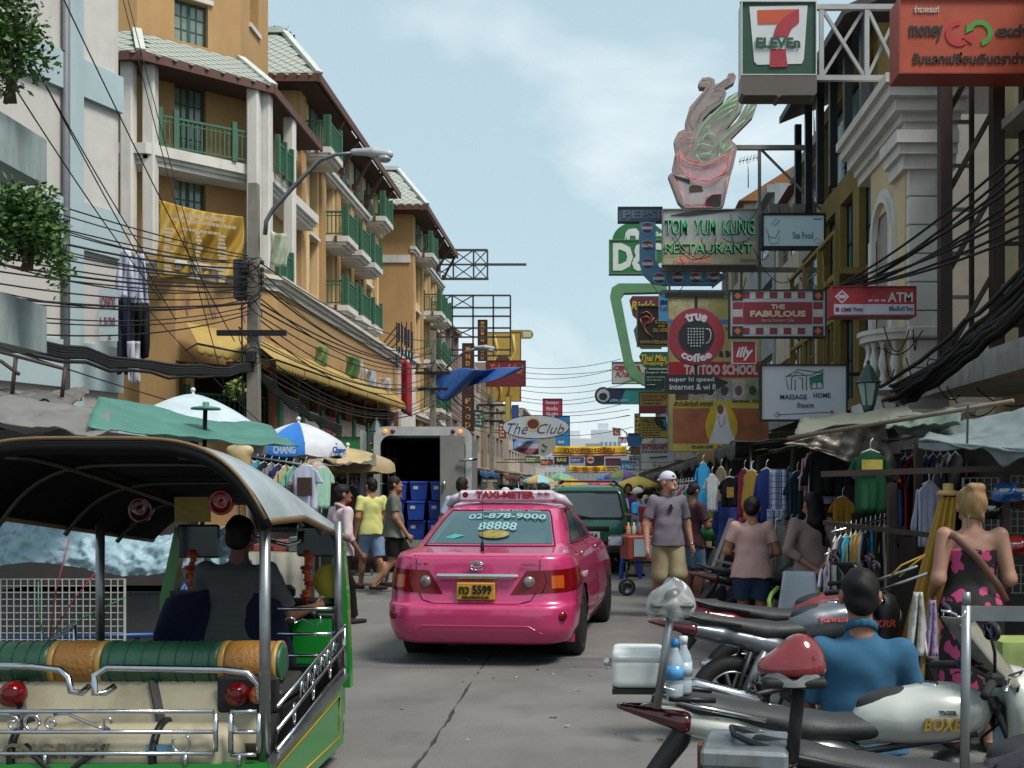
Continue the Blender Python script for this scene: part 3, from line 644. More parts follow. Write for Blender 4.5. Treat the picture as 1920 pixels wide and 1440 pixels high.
for i in range(5): z = 3.4+i*1.1; m.beam((4.75, 14.7, z), (5.3, 14.4, z+1.1), .06); m.beam((5.3, 14.35, z+.4), (5.75, 14.3, z+.4), .05)
m.build('brace', brown_metal, t0)
# ================================================================ shop-houses down the street
def shop(y0, y1, x, h, col, label, side, fl=3, wcol='#39444a', each=True, roof=None, cat='building'):
    t0 = thing('shophouse', label, cat, (x, y0, 0), world=True, group='shop-houses along the street')
    xo = x+side*7; m = MB(); m.box(min(x+side*.3, xo), max(x+side*.3, xo), y0+.05, y1-.05, 0, h-.2); m.build('core', mat('core_dark', '#4a4541', .9), t0)
    F, l = frame((x, y0, 0), (x, y1, 0)) if side < 0 else frame((x, y1, 0), (x, y0, 0))
    nb = max(1, int(l/3.2)); bw = l/nb; holes = []; st = (h-4)/fl
    for i in range(nb):
        for k in range(fl): holes.append((i*bw+.5, (i+1)*bw-.5, 4+k*st+.55, 4+(k+1)*st-.45))
        holes.append((i*bw+.25, (i+1)*bw-.25, .1, 3.0))
    wm = mat('wall_'+col.strip('#'), col, .85, var=.2, scale=.9, dirt='#5d5851')
    m = MB(); wall(m, F, l, 0, h, holes, .3); m.build('facade', wm, t0)
    m = MB(); m.box(min(x, xo), max(x, xo), y0-.02, y0+.05, 0, h); m.build('end_wall', wm, t0)
    for hh in holes:
        if hh[2] > 3: window(t0, F, *hh, 3 if bw > 2.6 else 2, 2, paint('#8b8a86'), mat('win_'+wcol.strip('#'), wcol, .15, var=.4, scale=1), .14, .05, panes=False)
        else: m = MB(); tbox(m, F, hh[0], hh[1], .2, .24, hh[2], hh[3]); m.build('shutter', mat('shutter', '#4a4a4c', .6, var=.4, scale=2), t0)
    m = MB(); tbox(m, F, -.02, l+.02, -.25, -.002, h-.3, h-.05); m.build('ledge', wm, t0); m = MB(); tbox(m, F, 0, l, -.9, -.003, 3.15, 3.3); m.build('ledge', wm, t0)
    if roof: m = MB(); m.add([(x-side*.5, y0-.3, h), (x-side*.5, y1+.3, h), (x+side*3, y1+.3, h+2.2), (x+side*3, y0-.3, h+2.2)], [(0, 1, 2, 3)]); m.add([(x-side*.5, y0-.3, h), (x+side*3, y0-.3, h+2.2), (x+side*6, y0-.3, h)], [(0, 1, 2)]); m.build('roof', mat('roof_'+roof.strip('#'), roof, .8, var=.3, scale=2), t0)
    return t0
LB = [(68, 80, -10.6, 13.2, '#80685f', 'brown plaster shop-house just past the ochre hotel'), (80.2, 92, -10.3, 11.5, '#9c8f80', 'grey-beige shop-house behind the tall food signs'), (92.3, 108, -9.8, 12.5, '#8c7d6c', 'tan shop-house behind the yellow billboard'), (108.5, 124, -9.3, 10, '#a69a8c', 'pale shop-house under the red Thai sign'), (124.5, 145, -9, 11, '#978a80', 'dim shop-house row beyond the oval club sign'), (145.5, 170, -8.8, 9.5, '#a9a39b', 'low pale shop-house near the far street end')]
for a in LB: shop(*a, -1)
RB = [(24.4, 29, 5.4, 10.2, '#8f8a82', 'grey shop-house behind the seafood screen sign', None), (29.2, 34, 5.6, 9.8, '#b5ab98', 'cream shop-house with a red tiled gable', '#6d3b30'), (34.2, 40, 5.6, 11.4, '#8d949a', 'blue-grey shop-house behind the neon restaurant panel', None), (40.3, 50, 5.7, 12.4, '#a59a8a', 'tan shop-house with orange roof boards behind the neon bowl', '#8f5c34'), (50.3, 62, 5.6, 10, '#9aa09a', 'pale green shop-house behind the green arch sign', None), (62.3, 78, 5.4, 9.5, '#a3948a', 'dull pink shop-house by the yellow tailor sign', None), (78.4, 100, 5.2, 9, '#8f8f8c', 'grey shop-house past the teal bank sign', None), (100.5, 130, 5, 8, '#a8a29a', 'pale shop-house beside the second yellow banner', None), (130.5, 170, 4.8, 8, '#9c9a96', 'far grey shop-house by the blue Thai sign', None)]
for a in RB: shop(*a[:6], 1, roof=a[6])
# yellow and black house next to the white one
t0 = thing('yellow_house', 'mustard yellow building with dark glazed upper storey and sloping canopy roof', 'building', (5, 21, 0), world=True)
ym = mat('mustard', '#7f6a30', .7, var=.2, scale=1.5, dirt='#5c4a20'); F, l = frame((5.0, 24.2, 0), (5.0, 19.2, 0))
hs = [(a, a+1.1, z, z+1.7) for a in (.4, 2.0, 3.6) for z in (3.4, 5.8)]+[(.3, 4.7, 8.0, 9.7)]
m = MB(); wall(m, F, l, 2.8, 10, hs, .3); m.build('facade', ym, t0); m = MB(); m.box(5.35, 11, 19.2, 24.2, 0, 10); m.build('core', MT['core_dark'], t0)
for h_ in hs: window(t0, F, *h_, 3, 2, black_metal, mat('teal_glass', '#5f8388', .1, var=.4, scale=1), .14, .05, panes=h_[2] > 7)
m = MB()
for k in range(6): y = 18.6+k*1.25; m.box(4.55, 4.7, y, y+.14, 7.6, 10.1); 
m.build('mullion', black_metal, t0)
m = MB(); m.add([(4.2, 18.3, 9.9), (4.2, 25, 10.3), (9, 25, 12.2), (9, 18.3, 12.0), (4.2, 18.3, 9.75), (4.2, 25, 10.15), (9, 25, 12.05), (9, 18.3, 11.85)], [(0, 3, 2, 1), (4, 5, 6, 7), (0, 1, 5, 4), (0, 4, 7, 3)]); m.build('roof', mat('dark_roof', '#2a2322', .6, var=.3), t0)
for k in range(4):
    m = MB(); m.box(4.35, 5.0, 19.3+k*1.25, 20.4+k*1.25, 5.5, 5.62); m.build('ledge', ym, t0)
t0 = thing('balcony_rail', 'yellow steel balcony rails under the seafood screen', 'railing', (4.6, 21.5, 4), world=True)
m = MB()
for z in (3.9, 4.7, 6.3): m.beam((4.3, 19.4, z), (4.3, 24, z), .07)
for k in range(12): m.beam((4.3, 19.4+k*.42, 3.9), (4.3, 19.4+k*.42, 4.7), .04)
for k in range(4): m.beam((4.3, 19.4+k*1.5, 3.2), (4.3, 19.4+k*1.5, 6.3), .09)
m.build('rail', ym, t0)
# far end of the street: pale walls, distance haze put into their colour
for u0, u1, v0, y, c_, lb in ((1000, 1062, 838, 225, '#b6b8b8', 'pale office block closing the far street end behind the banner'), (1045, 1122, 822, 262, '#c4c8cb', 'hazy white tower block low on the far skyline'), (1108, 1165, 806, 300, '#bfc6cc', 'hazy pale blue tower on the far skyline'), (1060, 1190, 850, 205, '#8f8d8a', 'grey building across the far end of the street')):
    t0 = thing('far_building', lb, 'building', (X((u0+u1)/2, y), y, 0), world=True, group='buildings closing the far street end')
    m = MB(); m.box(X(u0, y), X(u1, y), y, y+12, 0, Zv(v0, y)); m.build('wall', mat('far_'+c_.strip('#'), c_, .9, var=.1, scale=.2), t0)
    m = MB()
    nx = max(2, int((u1-u0)/8)); dz = Zv(v0, y)
    for i in range(nx):
        for k in range(int(dz/3.2)-1): x = X(u0+(u1-u0)*(i+.2)/nx, y); m.box(x, x+X(u1, y)/nx*0+(X(u1, y)-X(u0, y))/nx*.6, y-.05, y-.01, 3+k*3.2, 5+k*3.2)
    o = m.build('window', mat('far_glass', '#7f8c96', .3), t0); o['kind'] = 'stuff'
    m = MB(); m.cbox((X(u0+(u1-u0)*.4, y), y+4, Zv(v0, y)+1), (3, 3, 2)); m.build('roof_hut', MT['far_'+c_.strip('#')], t0)
# ================================================================ SIGNS
class Sign:
    def __init__(s, name, label, u0, v0, u1, v1, y, face, dep=.16, fr=None, fw=3, arm=0, cat='sign', group=None, shape=True, side=None):
        s.y, s.f = y, y-dep/2; s.k = y/FPX
        s.o = thing(name, label, cat, P((u0+u1)/2, v1, y), group=group, world=True)
        if shape:
            m = MB(); m.box(X(u0, y), X(u1, y), s.f, y+dep/2, Zv(v1, y), Zv(v0, y)); m.build('panel', face if not isinstance(face, str) else paint(face), s.o)
        if fr:
            f_ = fr if not isinstance(fr, str) else paint(fr); q = fw*s.k; a, b, c_, d = X(u0, y), X(u1, y), Zv(v1, y), Zv(v0, y)
            m = MB(); g = s.f-.03; h_ = y+dep/2+.004; m.box(a-q, b+q, g, h_, d, d+q); m.box(a-q, b+q, g, h_, c_-q, c_); m.box(a-q, a, g, h_, c_, d); m.box(b, b+q, g, h_, c_, d); m.build('frame', f_, s.o)
        if arm:
            m = MB(); x = X(u1, y) if arm > 0 else X(u0, y)
            for v in (v0+(v1-v0)*.15, v0+(v1-v0)*.85): m.beam((x, y, Zv(v, y)), (arm, y, Zv(v, y)), .06)
            m.build('bracket', black_metal, s.o)
        s.n = 0
    def t(s, txt, u, v, w_, h_, col, bold=.03, shear=0, warp=None, name='lettering', lift=0, rot=0):
        return text(txt, X(u, s.y), Zv(v, s.y), w_*s.k, h_*s.k, s.f-.006-lift, col if not isinstance(col, str) else paint(col), s.o, bold, shear, warp=warp, name=name, rot=rot)
    def r(s, u0, v0, u1, v1, col, name='plate', lift=0):
        m = MB(); m.box(X(u0, s.y), X(u1, s.y), s.f-.005-lift, s.f+.001, Zv(v1, s.y), Zv(v0, s.y)); return m.build(name, col if not isinstance(col, str) else paint(col), s.o)
    def p(s, pts, col, name='emblem', lift=.003, d=None):
        m = MB(); m.prism([(X(u, s.y), Zv(v, s.y)) for u, v in pts], s.f-.005-lift, s.f+.001 if d is None else s.f+d); return m.build(name, col if not isinstance(col, str) else paint(col), s.o)
    def disc(s, u, v, r, col, name='emblem', lift=.003, d=None, ry=None, a0=0, a1=360): return s.p([(u+r*math.cos(R(a)), v-(ry or r)*math.sin(R(a))) for a in np.linspace(a0, a1, 33)[:-1 if a1-a0 == 360 else None]], col, name, lift, d)
    def ln(s, pts, w_, col, name='line', lift=.02, closed=False, n=6):
        m = MB(); m.tube([(X(u, s.y), s.f-lift, Zv(v, s.y)) for u, v in pts], w_*s.k/2, n, closed=closed); return m.build(name, col if not isinstance(col, str) else paint(col), s.o)
    def lines(s, u0, u1, v0, v1, n, col, seed=1, name='small_print'):
        r = random.Random(seed); m = MB(); st = (v1-v0)/n
        for i in range(n):
            u = u0; e = u0+(u1-u0)*r.uniform(.6, 1)
            while u < e: w_ = r.uniform(2, 7); m.box(X(u, s.y), X(min(u+w_, e), s.y), s.f-.006, s.f+.001, Zv(v0+st*(i+.75), s.y), Zv(v0+st*(i+.2), s.y)); u += w_+1.3
        o = m.build(name, col if not isinstance(col, str) else paint(col), s.o); o['kind'] = 'stuff'
# --- convenience store sign on a truss
S = Sign('store_sign', 'green and white square store sign with a red numeral seven', 1389, 14, 1525, 148, 17, '#123f2c', .35, '#b9b9b4', 2)
S.p([(1402, 22), (1510, 20), (1503, 120), (1499, 128), (1417, 130), (1411, 124)], '#c3c6c6', 'plate', .004)
S.p([(1417, 29), (1494, 27), (1494, 41), (1484, 47), (1468, 54), (1418, 55)], '#b8481f', 'numeral', .012)
S.p([(1494, 28), (1494, 52), (1481, 62), (1474, 78), (1446, 78), (1452, 58), (1464, 44), (1478, 34)], '#9d2230', 'numeral', .017); S.p([(1441, 101), (1469, 101), (1473, 134), (1440, 135)], '#9d2230', 'numeral', .012)
S.t('ELEVEn', 1455, 90, 82, 19, '#12442e', .04, lift=.02)
m = MB(); m.prism([(X(u, 17), Zv(v, 17)) for u, v in ((1387, 151), (1527, 151), (1527, 182), (1522, 187), (1462, 187), (1457, 191), (1452, 187), (1392, 187), (1387, 182))], 16.8, 17.2); m.build('base_box', paint('#5a5048'), S.o)
t0 = thing('sign_truss', 'white steel truss holding the store sign out over the street', 'truss', P(1600, 150, 17), world=True)
m = MB(); a, b = 1529, 1690
for v in (14, 147): m.beam(P(a, v, 17), P(b, v, 17), .08)
for u in (1540, 1625, 1688): m.beam(P(u, 14, 17), P(u, 147, 17), .07)
for u, w_ in ((1542, 1620), (1627, 1686)): m.beam(P(u, 18, 17), P(w_, 143, 17), .05); m.beam(P(w_, 18, 17.06), P(u, 143, 17.06), .05)
m.build('truss_bars', mat('grey_steel', '#9a9a98', .5, .3, var=.25), t0)
m = MB()
for c_, r_, a_, s_ in ((1392, 6, 0, 1), (1424, -6, 0, 1), (1440, 6, 3.1, -1), (1452, 6, 0, 1), (1475, 6, 3.1, -1), (1505, 6, 0, 1), (1518, 5, 3.1, -1)): m.tube([P(u, v, 17) for u, v in spiral((c_, 6), abs(r_), a_, 1.2, 16, s_)], .012, 5)
m.tube([P(1388, 11, 17), P(1450, 9, 17), P(1526, 11, 17)], .012, 5); m.build('scrollwork', black_metal, t0)
# --- money exchange
S = Sign('exchange_sign', 'orange-red money exchange box sign with two curled arrows', 1679, 12, 2040, 148, 13.5, '#a8401f', .4, '#8f2f1c', 3, cat='sign')
S.t('ร่ำรวยเรนท์', 1728, 31, 46, 13, '#c8b9ae', .02); S.t('money', 1727, 76, 62, 30, '#1d1512', .03); S.t('exchange', 1912, 74, 112, 30, '#1d1512', .03); S.t('รับแลกเปลี่ยนเงินตราต่างประเทศ', 1842, 121, 280, 22, '#1d1512', .025)
def arrow_ring(S, u, v, a0, a1, col, tip):
    S.p([(u+24*math.cos(R(a)), v-24*math.sin(R(a))) for a in np.linspace(a0, a1, 20)]+[(u+15*math.cos(R(a)), v-15*math.sin(R(a))) for a in np.linspace(a1, a0, 20)], col, 'arrow', .006); S.p(tip, col, 'arrow_head', .007)
arrow_ring(S, 1787, 76, 80, 310, '#b3242e', [(1794, 84), (1816, 78), (1812, 96)]); arrow_ring(S, 1826, 75, 150, -80, '#3e8f3a', [(1800, 76), (1802, 58), (1816, 68)])
# --- neon bowl
S = Sign('bowl_sign', 'tall neon cut-out sign of a steaming soup bowl with a green prawn', 1255, 142, 1420, 395, 24, '#888', .2, shape=False, arm=0)
z5 = lambda L_: [(1240+x/5.145, 120+y/5.145) for x, y in L_]
bm = mat('sign_tin', '#958a86', .6, var=.25, scale=2, dirt='#6f625c')
for L_ in ([(65, 1090), (110, 1050), (105, 1000), (135, 850), (120, 750), (160, 670), (230, 640), (230, 560), (270, 430), (400, 280), (425, 240), (370, 240), (355, 200), (390, 150), (460, 142), (510, 165), (515, 215), (560, 195), (640, 140), (640, 110), (690, 100), (718, 140), (700, 190), (600, 250), (625, 300), (600, 360), (540, 420), (470, 470), (400, 540), (385, 580), (450, 520), (600, 390), (640, 330), (730, 285), (790, 320), (800, 380), (770, 460), (690, 560), (600, 670), (720, 570), (800, 430), (840, 370), (900, 350), (918, 410), (880, 520), (780, 620), (660, 740), (715, 790), (725, 840), (690, 1000), (660, 1100), (600, 1370), (560, 1400), (220, 1400), (160, 1340)],):
    S.p(z5(L_), bm, 'cutout', 0, .25)
S.p(z5([(140, 1080), (640, 1100), (570, 1370), (210, 1370)]), mat('bowl_white', '#b3a9ac', .7, var=.3, dirt='#8a7c7e'), 'bowl_face', .004); S.p(z5([(170, 850), (250, 960), (450, 990), (690, 860), (640, 1050), (450, 1150), (250, 1110), (170, 1000)]), mat('bowl_pink', '#b99a9e', .7, var=.25), 'bowl_rim', .009)
S.p(z5([(415, 1360), (430, 1300), (500, 1270), (575, 1270), (565, 1380), (440, 1395)]), '#2a2122', 'opening', .012); S.p(z5([(110, 1085), (270, 1130), (270, 1170), (140, 1120)]), '#2a2122', 'dark_plate', .014); S.p(z5([(300, 1180), (380, 1190), (400, 1240), (270, 1250), (265, 1200)]), '#4a3020', 'badge', .016)  # dark plates and a brown badge laid on the bowl
nr = mat('neon_red', '#e0686a', .4, var=0, emit=.12); ng = mat('neon_green', '#6fdc8c', .4, var=0, emit=.08)
for L_ in ([(150, 860), (190, 930), (260, 975), (400, 1000), (560, 960), (660, 890), (690, 830)], [(165, 850), (200, 905), (290, 950), (420, 970), (540, 940), (630, 880)], [(150, 880), (160, 1000), (220, 1090), (330, 1150), (450, 1165), (560, 1120), (640, 1000), (660, 900)], [(260, 1030), (280, 1090), (350, 1140), (470, 1140), (580, 1080), (620, 1000)], [(180, 800), (165, 740), (200, 690), (260, 680), (300, 710)], [(180, 790), (240, 740), (330, 740)], [(110, 1100), (215, 1340), (300, 1390), (490, 1400)], [(640, 1100), (590, 1380)], [(420, 1390), (420, 1330), (480, 1275), (560, 1270)], [(250, 880), (250, 830), (290, 800)], [(300, 660), (265, 600), (270, 500), (400, 320), (480, 220), (470, 175), (390, 185)], [(355, 600), (360, 520), (430, 450), (560, 370), (600, 300), (570, 280), (505, 285)], [(500, 270), (600, 190), (680, 150), (690, 120), (650, 140)]): S.ln(z5(L_), 1.2, nr if L_[0][1] > 650 and L_[0][0] != 300 else mat('neon_dull', '#7c3a40', .5), 'neon_tube', .05)
for L_ in ([(320, 820), (330, 720), (400, 600), (560, 440), (720, 310)], [(560, 440), (740, 350)], [(480, 560), (580, 470), (710, 410)], [(760, 370), (740, 460), (650, 580), (560, 640)], [(320, 870), (350, 800), (400, 790), (490, 820), (470, 870), (360, 890)], [(350, 930), (400, 890), (490, 890)], [(330, 890), (380, 970), (450, 980), (540, 930), (560, 880)], [(400, 780), (390, 740), (430, 690), (500, 700), (520, 760)], [(490, 850), (590, 740), (700, 640), (800, 560)], [(760, 580), (850, 400)], [(780, 570), (890, 430)], [(490, 580), (600, 520), (680, 460)], [(390, 650), (470, 620), (450, 670), (490, 690)], [(560, 850), (570, 780), (610, 790), (560, 870)], [(580, 900), (680, 800)]): S.ln(z5(L_), 1.2, ng, 'neon_tube', .05)
# --- neon restaurant panel
S = Sign('restaurant_sign', 'long weathered panel reading TOM YUM KUNG RESTAURANT in green neon', 1243, 396, 1417, 497, 24, mat('panel_white', '#9fa2a2', .7, var=.25, scale=1.2, dirt='#6d6a62'), .2, '#77736a', 2)
S.r(1243, 455, 1417, 497, mat('panel_cream', '#a59a80', .7, var=.2), lift=.002)
dk = paint('#10241a')
for tx, u, v, w_, h_ in (('TOM', 1268, 428, 42, 28), ('YUM', 1322, 428, 40, 28), ('KUNG', 1384, 428, 58, 28), ('RESTAURANT', 1328, 468, 162, 18)):
    S.t(tx, u-1, v+1, w_, h_, dk, .03); S.t(tx, u, v, w_, h_, mat('neon_letter', '#5fd08a', .4, var=0, emit=.1), -.02, lift=.04)
S.t('SEA FOOD', 1299, 490, 60, 10, mat('neon_letter_red', '#e86a62', .4, var=0, emit=.2), .0, lift=.03); S.t('ติดตาก่อน', 1402, 489, 30, 8, '#7d6a30', .01, lift=.02)
S.p([(1257, 406), (1290, 399), (1340, 396), (1380, 397), (1330, 402), (1290, 407)], '#2b2826', 'swoosh', .01)
t0 = thing('sign_gantry', 'weathered steel gantry lattice carrying the neon signs from the facade', 'gantry', P(1500, 500, 24.4), world=True)
m = MB(); y = 24.4
for v in (277, 402, 505, 548): m.beam(P(1380 if v == 277 else 1240, v, y), P(1640, v+(2 if v > 300 else 0), y), .1)
for u in (1424, 1548, 1632): m.beam(P(u, 277, y), P(u, 548, y), .07)
for q in ((1424, 277, 1548, 402), (1548, 277, 1632, 402), (1632, 277, 1548, 402), (1548, 402, 1632, 500), (1632, 402, 1548, 500), (1424, 548, 1500, 640), (1500, 520, 1560, 600), (1390, 505, 1390, 560), (1255, 497, 1255, 560), (1320, 497, 1320, 520)): m.beam(P(q[0], q[1], y+.1), P(q[2], q[3], y+.1), .05)
m.build('lattice', mat('old_steel', '#7d7a72', .6, .3, var=.4, scale=3), t0)
for u in (1450, 1470, 1495, 1520, 1560): m = MB(); m.cbox(P(u, 393, 24.3), (.22, .25, .2)); solo('flood_lamp', m, mat('lamp_grey', '#6d6860', .6), 'small floodlight housing sitting on the steel gantry', 'lamp', 'floodlights on the gantry')
# --- seafood screen
S = Sign('seafood_screen', 'framed pale blue screen sign with a small drawn bowl and words Sea Food', 1430, 407, 1542, 464, 22.6, mat('screen_blue', '#9fb4bb', .4, var=.1, scale=.6, emit=.08), .25, black_metal, 4)
S.t('Sea Food', 1503, 444, 38, 13, '#3d6f8a', .01); S.ln([(1435, 432), (1440, 447), (1452, 449), (1459, 434)], 1.2, '#44545c'); S.ln([(1444, 425), (1452, 413), (1460, 416), (1450, 426)], 1, '#44545c'); S.ln([(1438, 446), (1442, 459), (1456, 459), (1459, 446)], 1, '#44545c'); S.ln([(1522, 455), (1530, 448), (1538, 456), (1528, 460)], 1, '#7c8084'); S.r(1523, 412, 1540, 415, '#4f8fc4')
# --- cola arrow sign
S = Sign('cola_sign', 'long bent blue arrow sign with a row of round red white and blue emblems', 1160, 392, 1240, 416, 24.8, '#39536b', .2, '#26343f', 2)
S.t('PEPSI', 1202, 404, 70, 16, '#55646e', .04)
bl = mat('cola_blue', '#4e83a8', .5, var=.35, scale=2, dirt='#3b5566')
ctr = [(1214, 416), (1214, 470), (1216, 495), (1226, 512), (1244, 520), (1270, 521), (1340, 521)]
out_ = [(1199, 417), (1199, 495), (1206, 516), (1222, 532), (1244, 536), (1335, 536), (1335, 541), (1360, 521), (1335, 504), (1335, 508), (1250, 508), (1236, 503), (1229, 490), (1229, 417)]
S.p(out_, bl, 'arrow_band', .02, .15)
for u, v in ((1213, 430), (1213, 463), (1214, 497), (1235, 524), (1270, 522), (1303, 523), (1337, 523)):
    S.disc(u, v, 11.5, '#8d949a', 'emblem_ring', .03); S.disc(u, v, 10, '#b7b9bd', 'emblem', .034); S.disc(u, v-1.5, 9.6, '#6e2d38', 'emblem_top', .038, a0=10, a1=170, ry=8); S.disc(u, v+1.5, 9.6, '#232f5c', 'emblem_base', .038, a0=190, a1=350, ry=8)
# --- green elephant sign
S = Sign('elephant_sign', 'dark green arched sign with a white elephant and big letters', 1143, 453, 1250, 514, 34, '#1d6b35', .3, '#6f7a72', 1.5)
S.disc(1198, 453, 50, '#1d6b35', 'arch', 0, .3, 36, 0, 180); S.t('D&D', 1203, 484, 108, 52, '#c9cfc8', .05); S.t('Best', 1240, 441, 26, 9, '#c9cfc8', .03)
S.p([(1171, 451), (1173, 438), (1178, 432), (1192, 430), (1198, 437), (1197, 451), (1192, 451), (1191, 444), (1181, 444), (1180, 451), (1175, 451), (1175, 445), (1172, 452)], '#c9cfc8', 'elephant')
# --- green arch frame
S = Sign('arch_sign', 'tall mint green bent frame sign holding hanging name boards', 1145, 533, 1250, 735, 33, '#5c8a62', .3, shape=False)
S.p([(1250, 533), (1160, 533), (1147, 541), (1144, 556), (1172, 690), (1182, 708), (1205, 722), (1250, 735), (1250, 722), (1215, 708), (1198, 698), (1186, 675), (1164, 560), (1170, 551), (1250, 549)], mat('mint', '#5c8a62', .5, var=.2), 'bent_frame', 0, .35)
for u0, v0, u1, v1, c_, tx in ((1180, 557, 1240, 600, '#5b2430', "Rick's"), (1188, 612, 1240, 655, '#2c5a45', ''), (1198, 661, 1262, 692, '#1f5137', 'Thai Mas')):
    S.p([(u0+5, v0), (u1, v0), (u1, v1), (u0+14, v1), (u0+6, v1-8), (u0, v0+8)], c_, 'name_board', .02, .1); tx and S.t(tx, (u0+u1)/2-5, (v0+v1)/2-4, (u1-u0)*.75, (v1-v0)*.4, '#b59a30', .03, .25, lift=.03)
S.t('Shopping P', 1228, 683, 48, 9, '#b59a30', .02, .25, lift=.03)
S = Sign('tour_sign', 'sky blue tour office sign tucked under the cola arrow', 1236, 547, 1275, 602, 27, '#3d8dbd', .12, '#8a8f92', 1); S.t('SIGHT', 1254, 567, 32, 8, '#16255c', .04); S.t('T.A.T. Licen', 1254, 579, 34, 6, '#8d2038', .03); S.t('YOU', 1266, 553, 15, 8, '#8d2060', .04)
S = Sign('steel_silver_sign', 'black jewellery sign with a red tribal flourish', 1195, 575, 1256, 649, 28.5, '#17130f', .14, '#6a5a3c', 1.2)
S.t('STEEL', 1240, 604, 24, 7, '#8d7a2c', .02); S.t('AND', 1240, 612, 14, 5, '#8d7a2c', .02); S.t('SILVER', 1238, 620, 28, 7, '#8d7a2c', .02); S.t('WWW.STEELAND', 1225, 642, 52, 6, '#8d7a2c', .02)
for L_ in ([(1200, 590), (1212, 585), (1222, 592), (1216, 604), (1206, 612), (1212, 624), (1224, 634)], [(1204, 598), (1212, 594), (1220, 600)], [(1208, 608), (1220, 606), (1226, 596)], [(1206, 616), (1202, 606), (1200, 598)]): S.ln(L_, 3.2, '#8a4436', 'flourish', .004)
# --- large tattoo billboard
S = Sign('tattoo_billboard', 'large yellowed tattoo school billboard with red band and photo rows', 1253, 560, 1424, 846, 21.5, mat('board_cream', '#a89a62', .7, var=.3, scale=1.2), .12, '#6f6a5e', 1)
S.r(1253, 562, 1330, 600, mat('board_art', '#b7a880', .7, var=.55, scale=5)); S.r(1253, 600, 1424, 608, '#2f74a8'); S.r(1370, 570, 1424, 600, '#3a5f93')
S.r(1253, 679, 1424, 708, '#a3232e', lift=.003); S.t('TATTOO SCHOOL', 1351, 694, 138, 20, '#c9b9b6', .05, lift=.004); S.t('YOUR BODY', 1388, 618, 60, 7, '#5b3a20', .02); S.t('& BODY', 1372, 664, 50, 12, '#2c241e', .03)
r = random.Random(5)
for i, c_ in enumerate(('#57483c', '#a39488', '#b5aaa4', '#9aa0ac', '#b7aeb0', '#8f9a7c')): S.r(1266+i*26.5, 713, 1290+i*26.5, 751, mat('photo%d' % i, c_, .5, var=.6, scale=6), 'photo', .002); S.disc(1278+i*26.5, 733, 7, mat('photo_mark%d' % (i % 3), ('#4c3a3c', '#6d5a60', '#3c4238')[i % 3], .6, var=.5, scale=9), 'photo_mark', .004, ry=9)
S.r(1262, 751, 1440, 846, mat('poster_base', '#b3a24a', .6, var=.2), 'poster', .006); S.r(1262, 766, 1330, 832, mat('poster_red', '#9a5a3c', .6, var=.4, scale=3), 'poster_field', .008); S.r(1370, 766, 1440, 832, mat('poster_red', '#9a5a3c'), 'poster_field', .008)
S.disc(1352, 800, 30, mat('poster_gold', '#c4a524', .6, var=.3), 'halo', .009, ry=40)
S.p([(1328, 832), (1336, 808), (1342, 785), (1344, 766), (1352, 758), (1360, 766), (1364, 785), (1370, 808), (1380, 832)], '#c4c6cc', 'robe', .011); S.disc(1350, 768, 6, '#7a4a2a', 'portrait_head', .013, ry=9); S.ln([(1346, 780), (1348, 795), (1352, 802), (1357, 795), (1358, 780)], .8, '#3c2c28', 'beads', .02)
S.lines(1268, 1328, 764, 830, 9, '#c2a5a0', 2); S.lines(1375, 1436, 764, 830, 8, '#c2a5a0', 3); S.t('Samnak Ajan', 1400, 753, 56, 8, '#3a3324', .02, lift=.008); S.t('สำนักสักยันต์ อาจารย์', 1300, 757, 72, 10, '#3a3324', .01, lift=.008); S.t('02-629-1200', 1316, 838, 40, 6, '#3a3324', .02, lift=.008); S.t('Khaosan Rd.', 1375, 836, 40, 6, '#3a3324', .02, lift=.008)
# --- coffee sign on a drop rod
S = Sign('coffee_sign', 'round crimson coffee sign with a mug of glass beads, hanging on a rod', 1252, 579, 1358, 686, 19, '#8a2434', .14, shape=False)
S.disc(1305, 632, 53, mat('crimson', '#8c2536', .45, var=.12, scale=2), 'disc', 0, .16); S.disc(1305, 632, 33, '#14161a', 'inner_disc', .01)
def bend(rad, up):
    def f(x, y, z): a = x/rad; return (math.sin(a)*(rad+(z if up else -z)), y, (math.cos(a)*(rad+z)-rad) if up else -(math.cos(a)*(rad-z)-rad))
    return f
kk = 19/FPX; S.t('true', 1305, 594, 42, 18, '#c5bfc2', .04, warp=bend(43*kk, True), lift=.005); S.t('coffee', 1305, 672, 56, 16, '#c5bfc2', .04, warp=bend(42*kk, False), lift=.005)
m = MB()
for i in range(6):
    for j in range(7):
        if not (j == 6 and i in (0, 5)): m.ball(P(1290.5+i*5.5, 617+j*5.4, S.f-.015), .022, 8, 5)
o = m.build('bead_mug', mat('bead', '#8f9696', .15, .2, var=.2), S.o); o['kind'] = 'stuff'
S.ln([(1322, 618), (1329, 619), (1332, 626), (1331, 637), (1327, 644), (1322, 645)], 2, '#c5c8c8', 'mug_handle', .02)
m = MB(); m.beam(P(1305, 555, 19), P(1305, 580, 19), .05); m.beam(P(1305, 686, 19), P(1305, 704, 19), .05); m.beam(P(1247, 553, 19), P(1357, 553, 19), .08); m.build('rod', black_metal, S.o)
S = Sign('internet_sign', 'black arrow-shaped board advertising hi speed internet below the coffee disc', 1246, 703, 1360, 738, 19, '#131316', .12, shape=False)
S.p([(1252, 703), (1336, 703), (1340, 706), (1366, 718), (1340, 733), (1334, 738), (1252, 738), (1246, 732), (1246, 709)], '#131316', 'board', 0, .12); S.t('super hi speed', 1296, 713, 84, 11, '#c0c0c0', .01); S.t('internet & wi fi', 1298, 726, 86, 11, '#c0c0c0', .01)
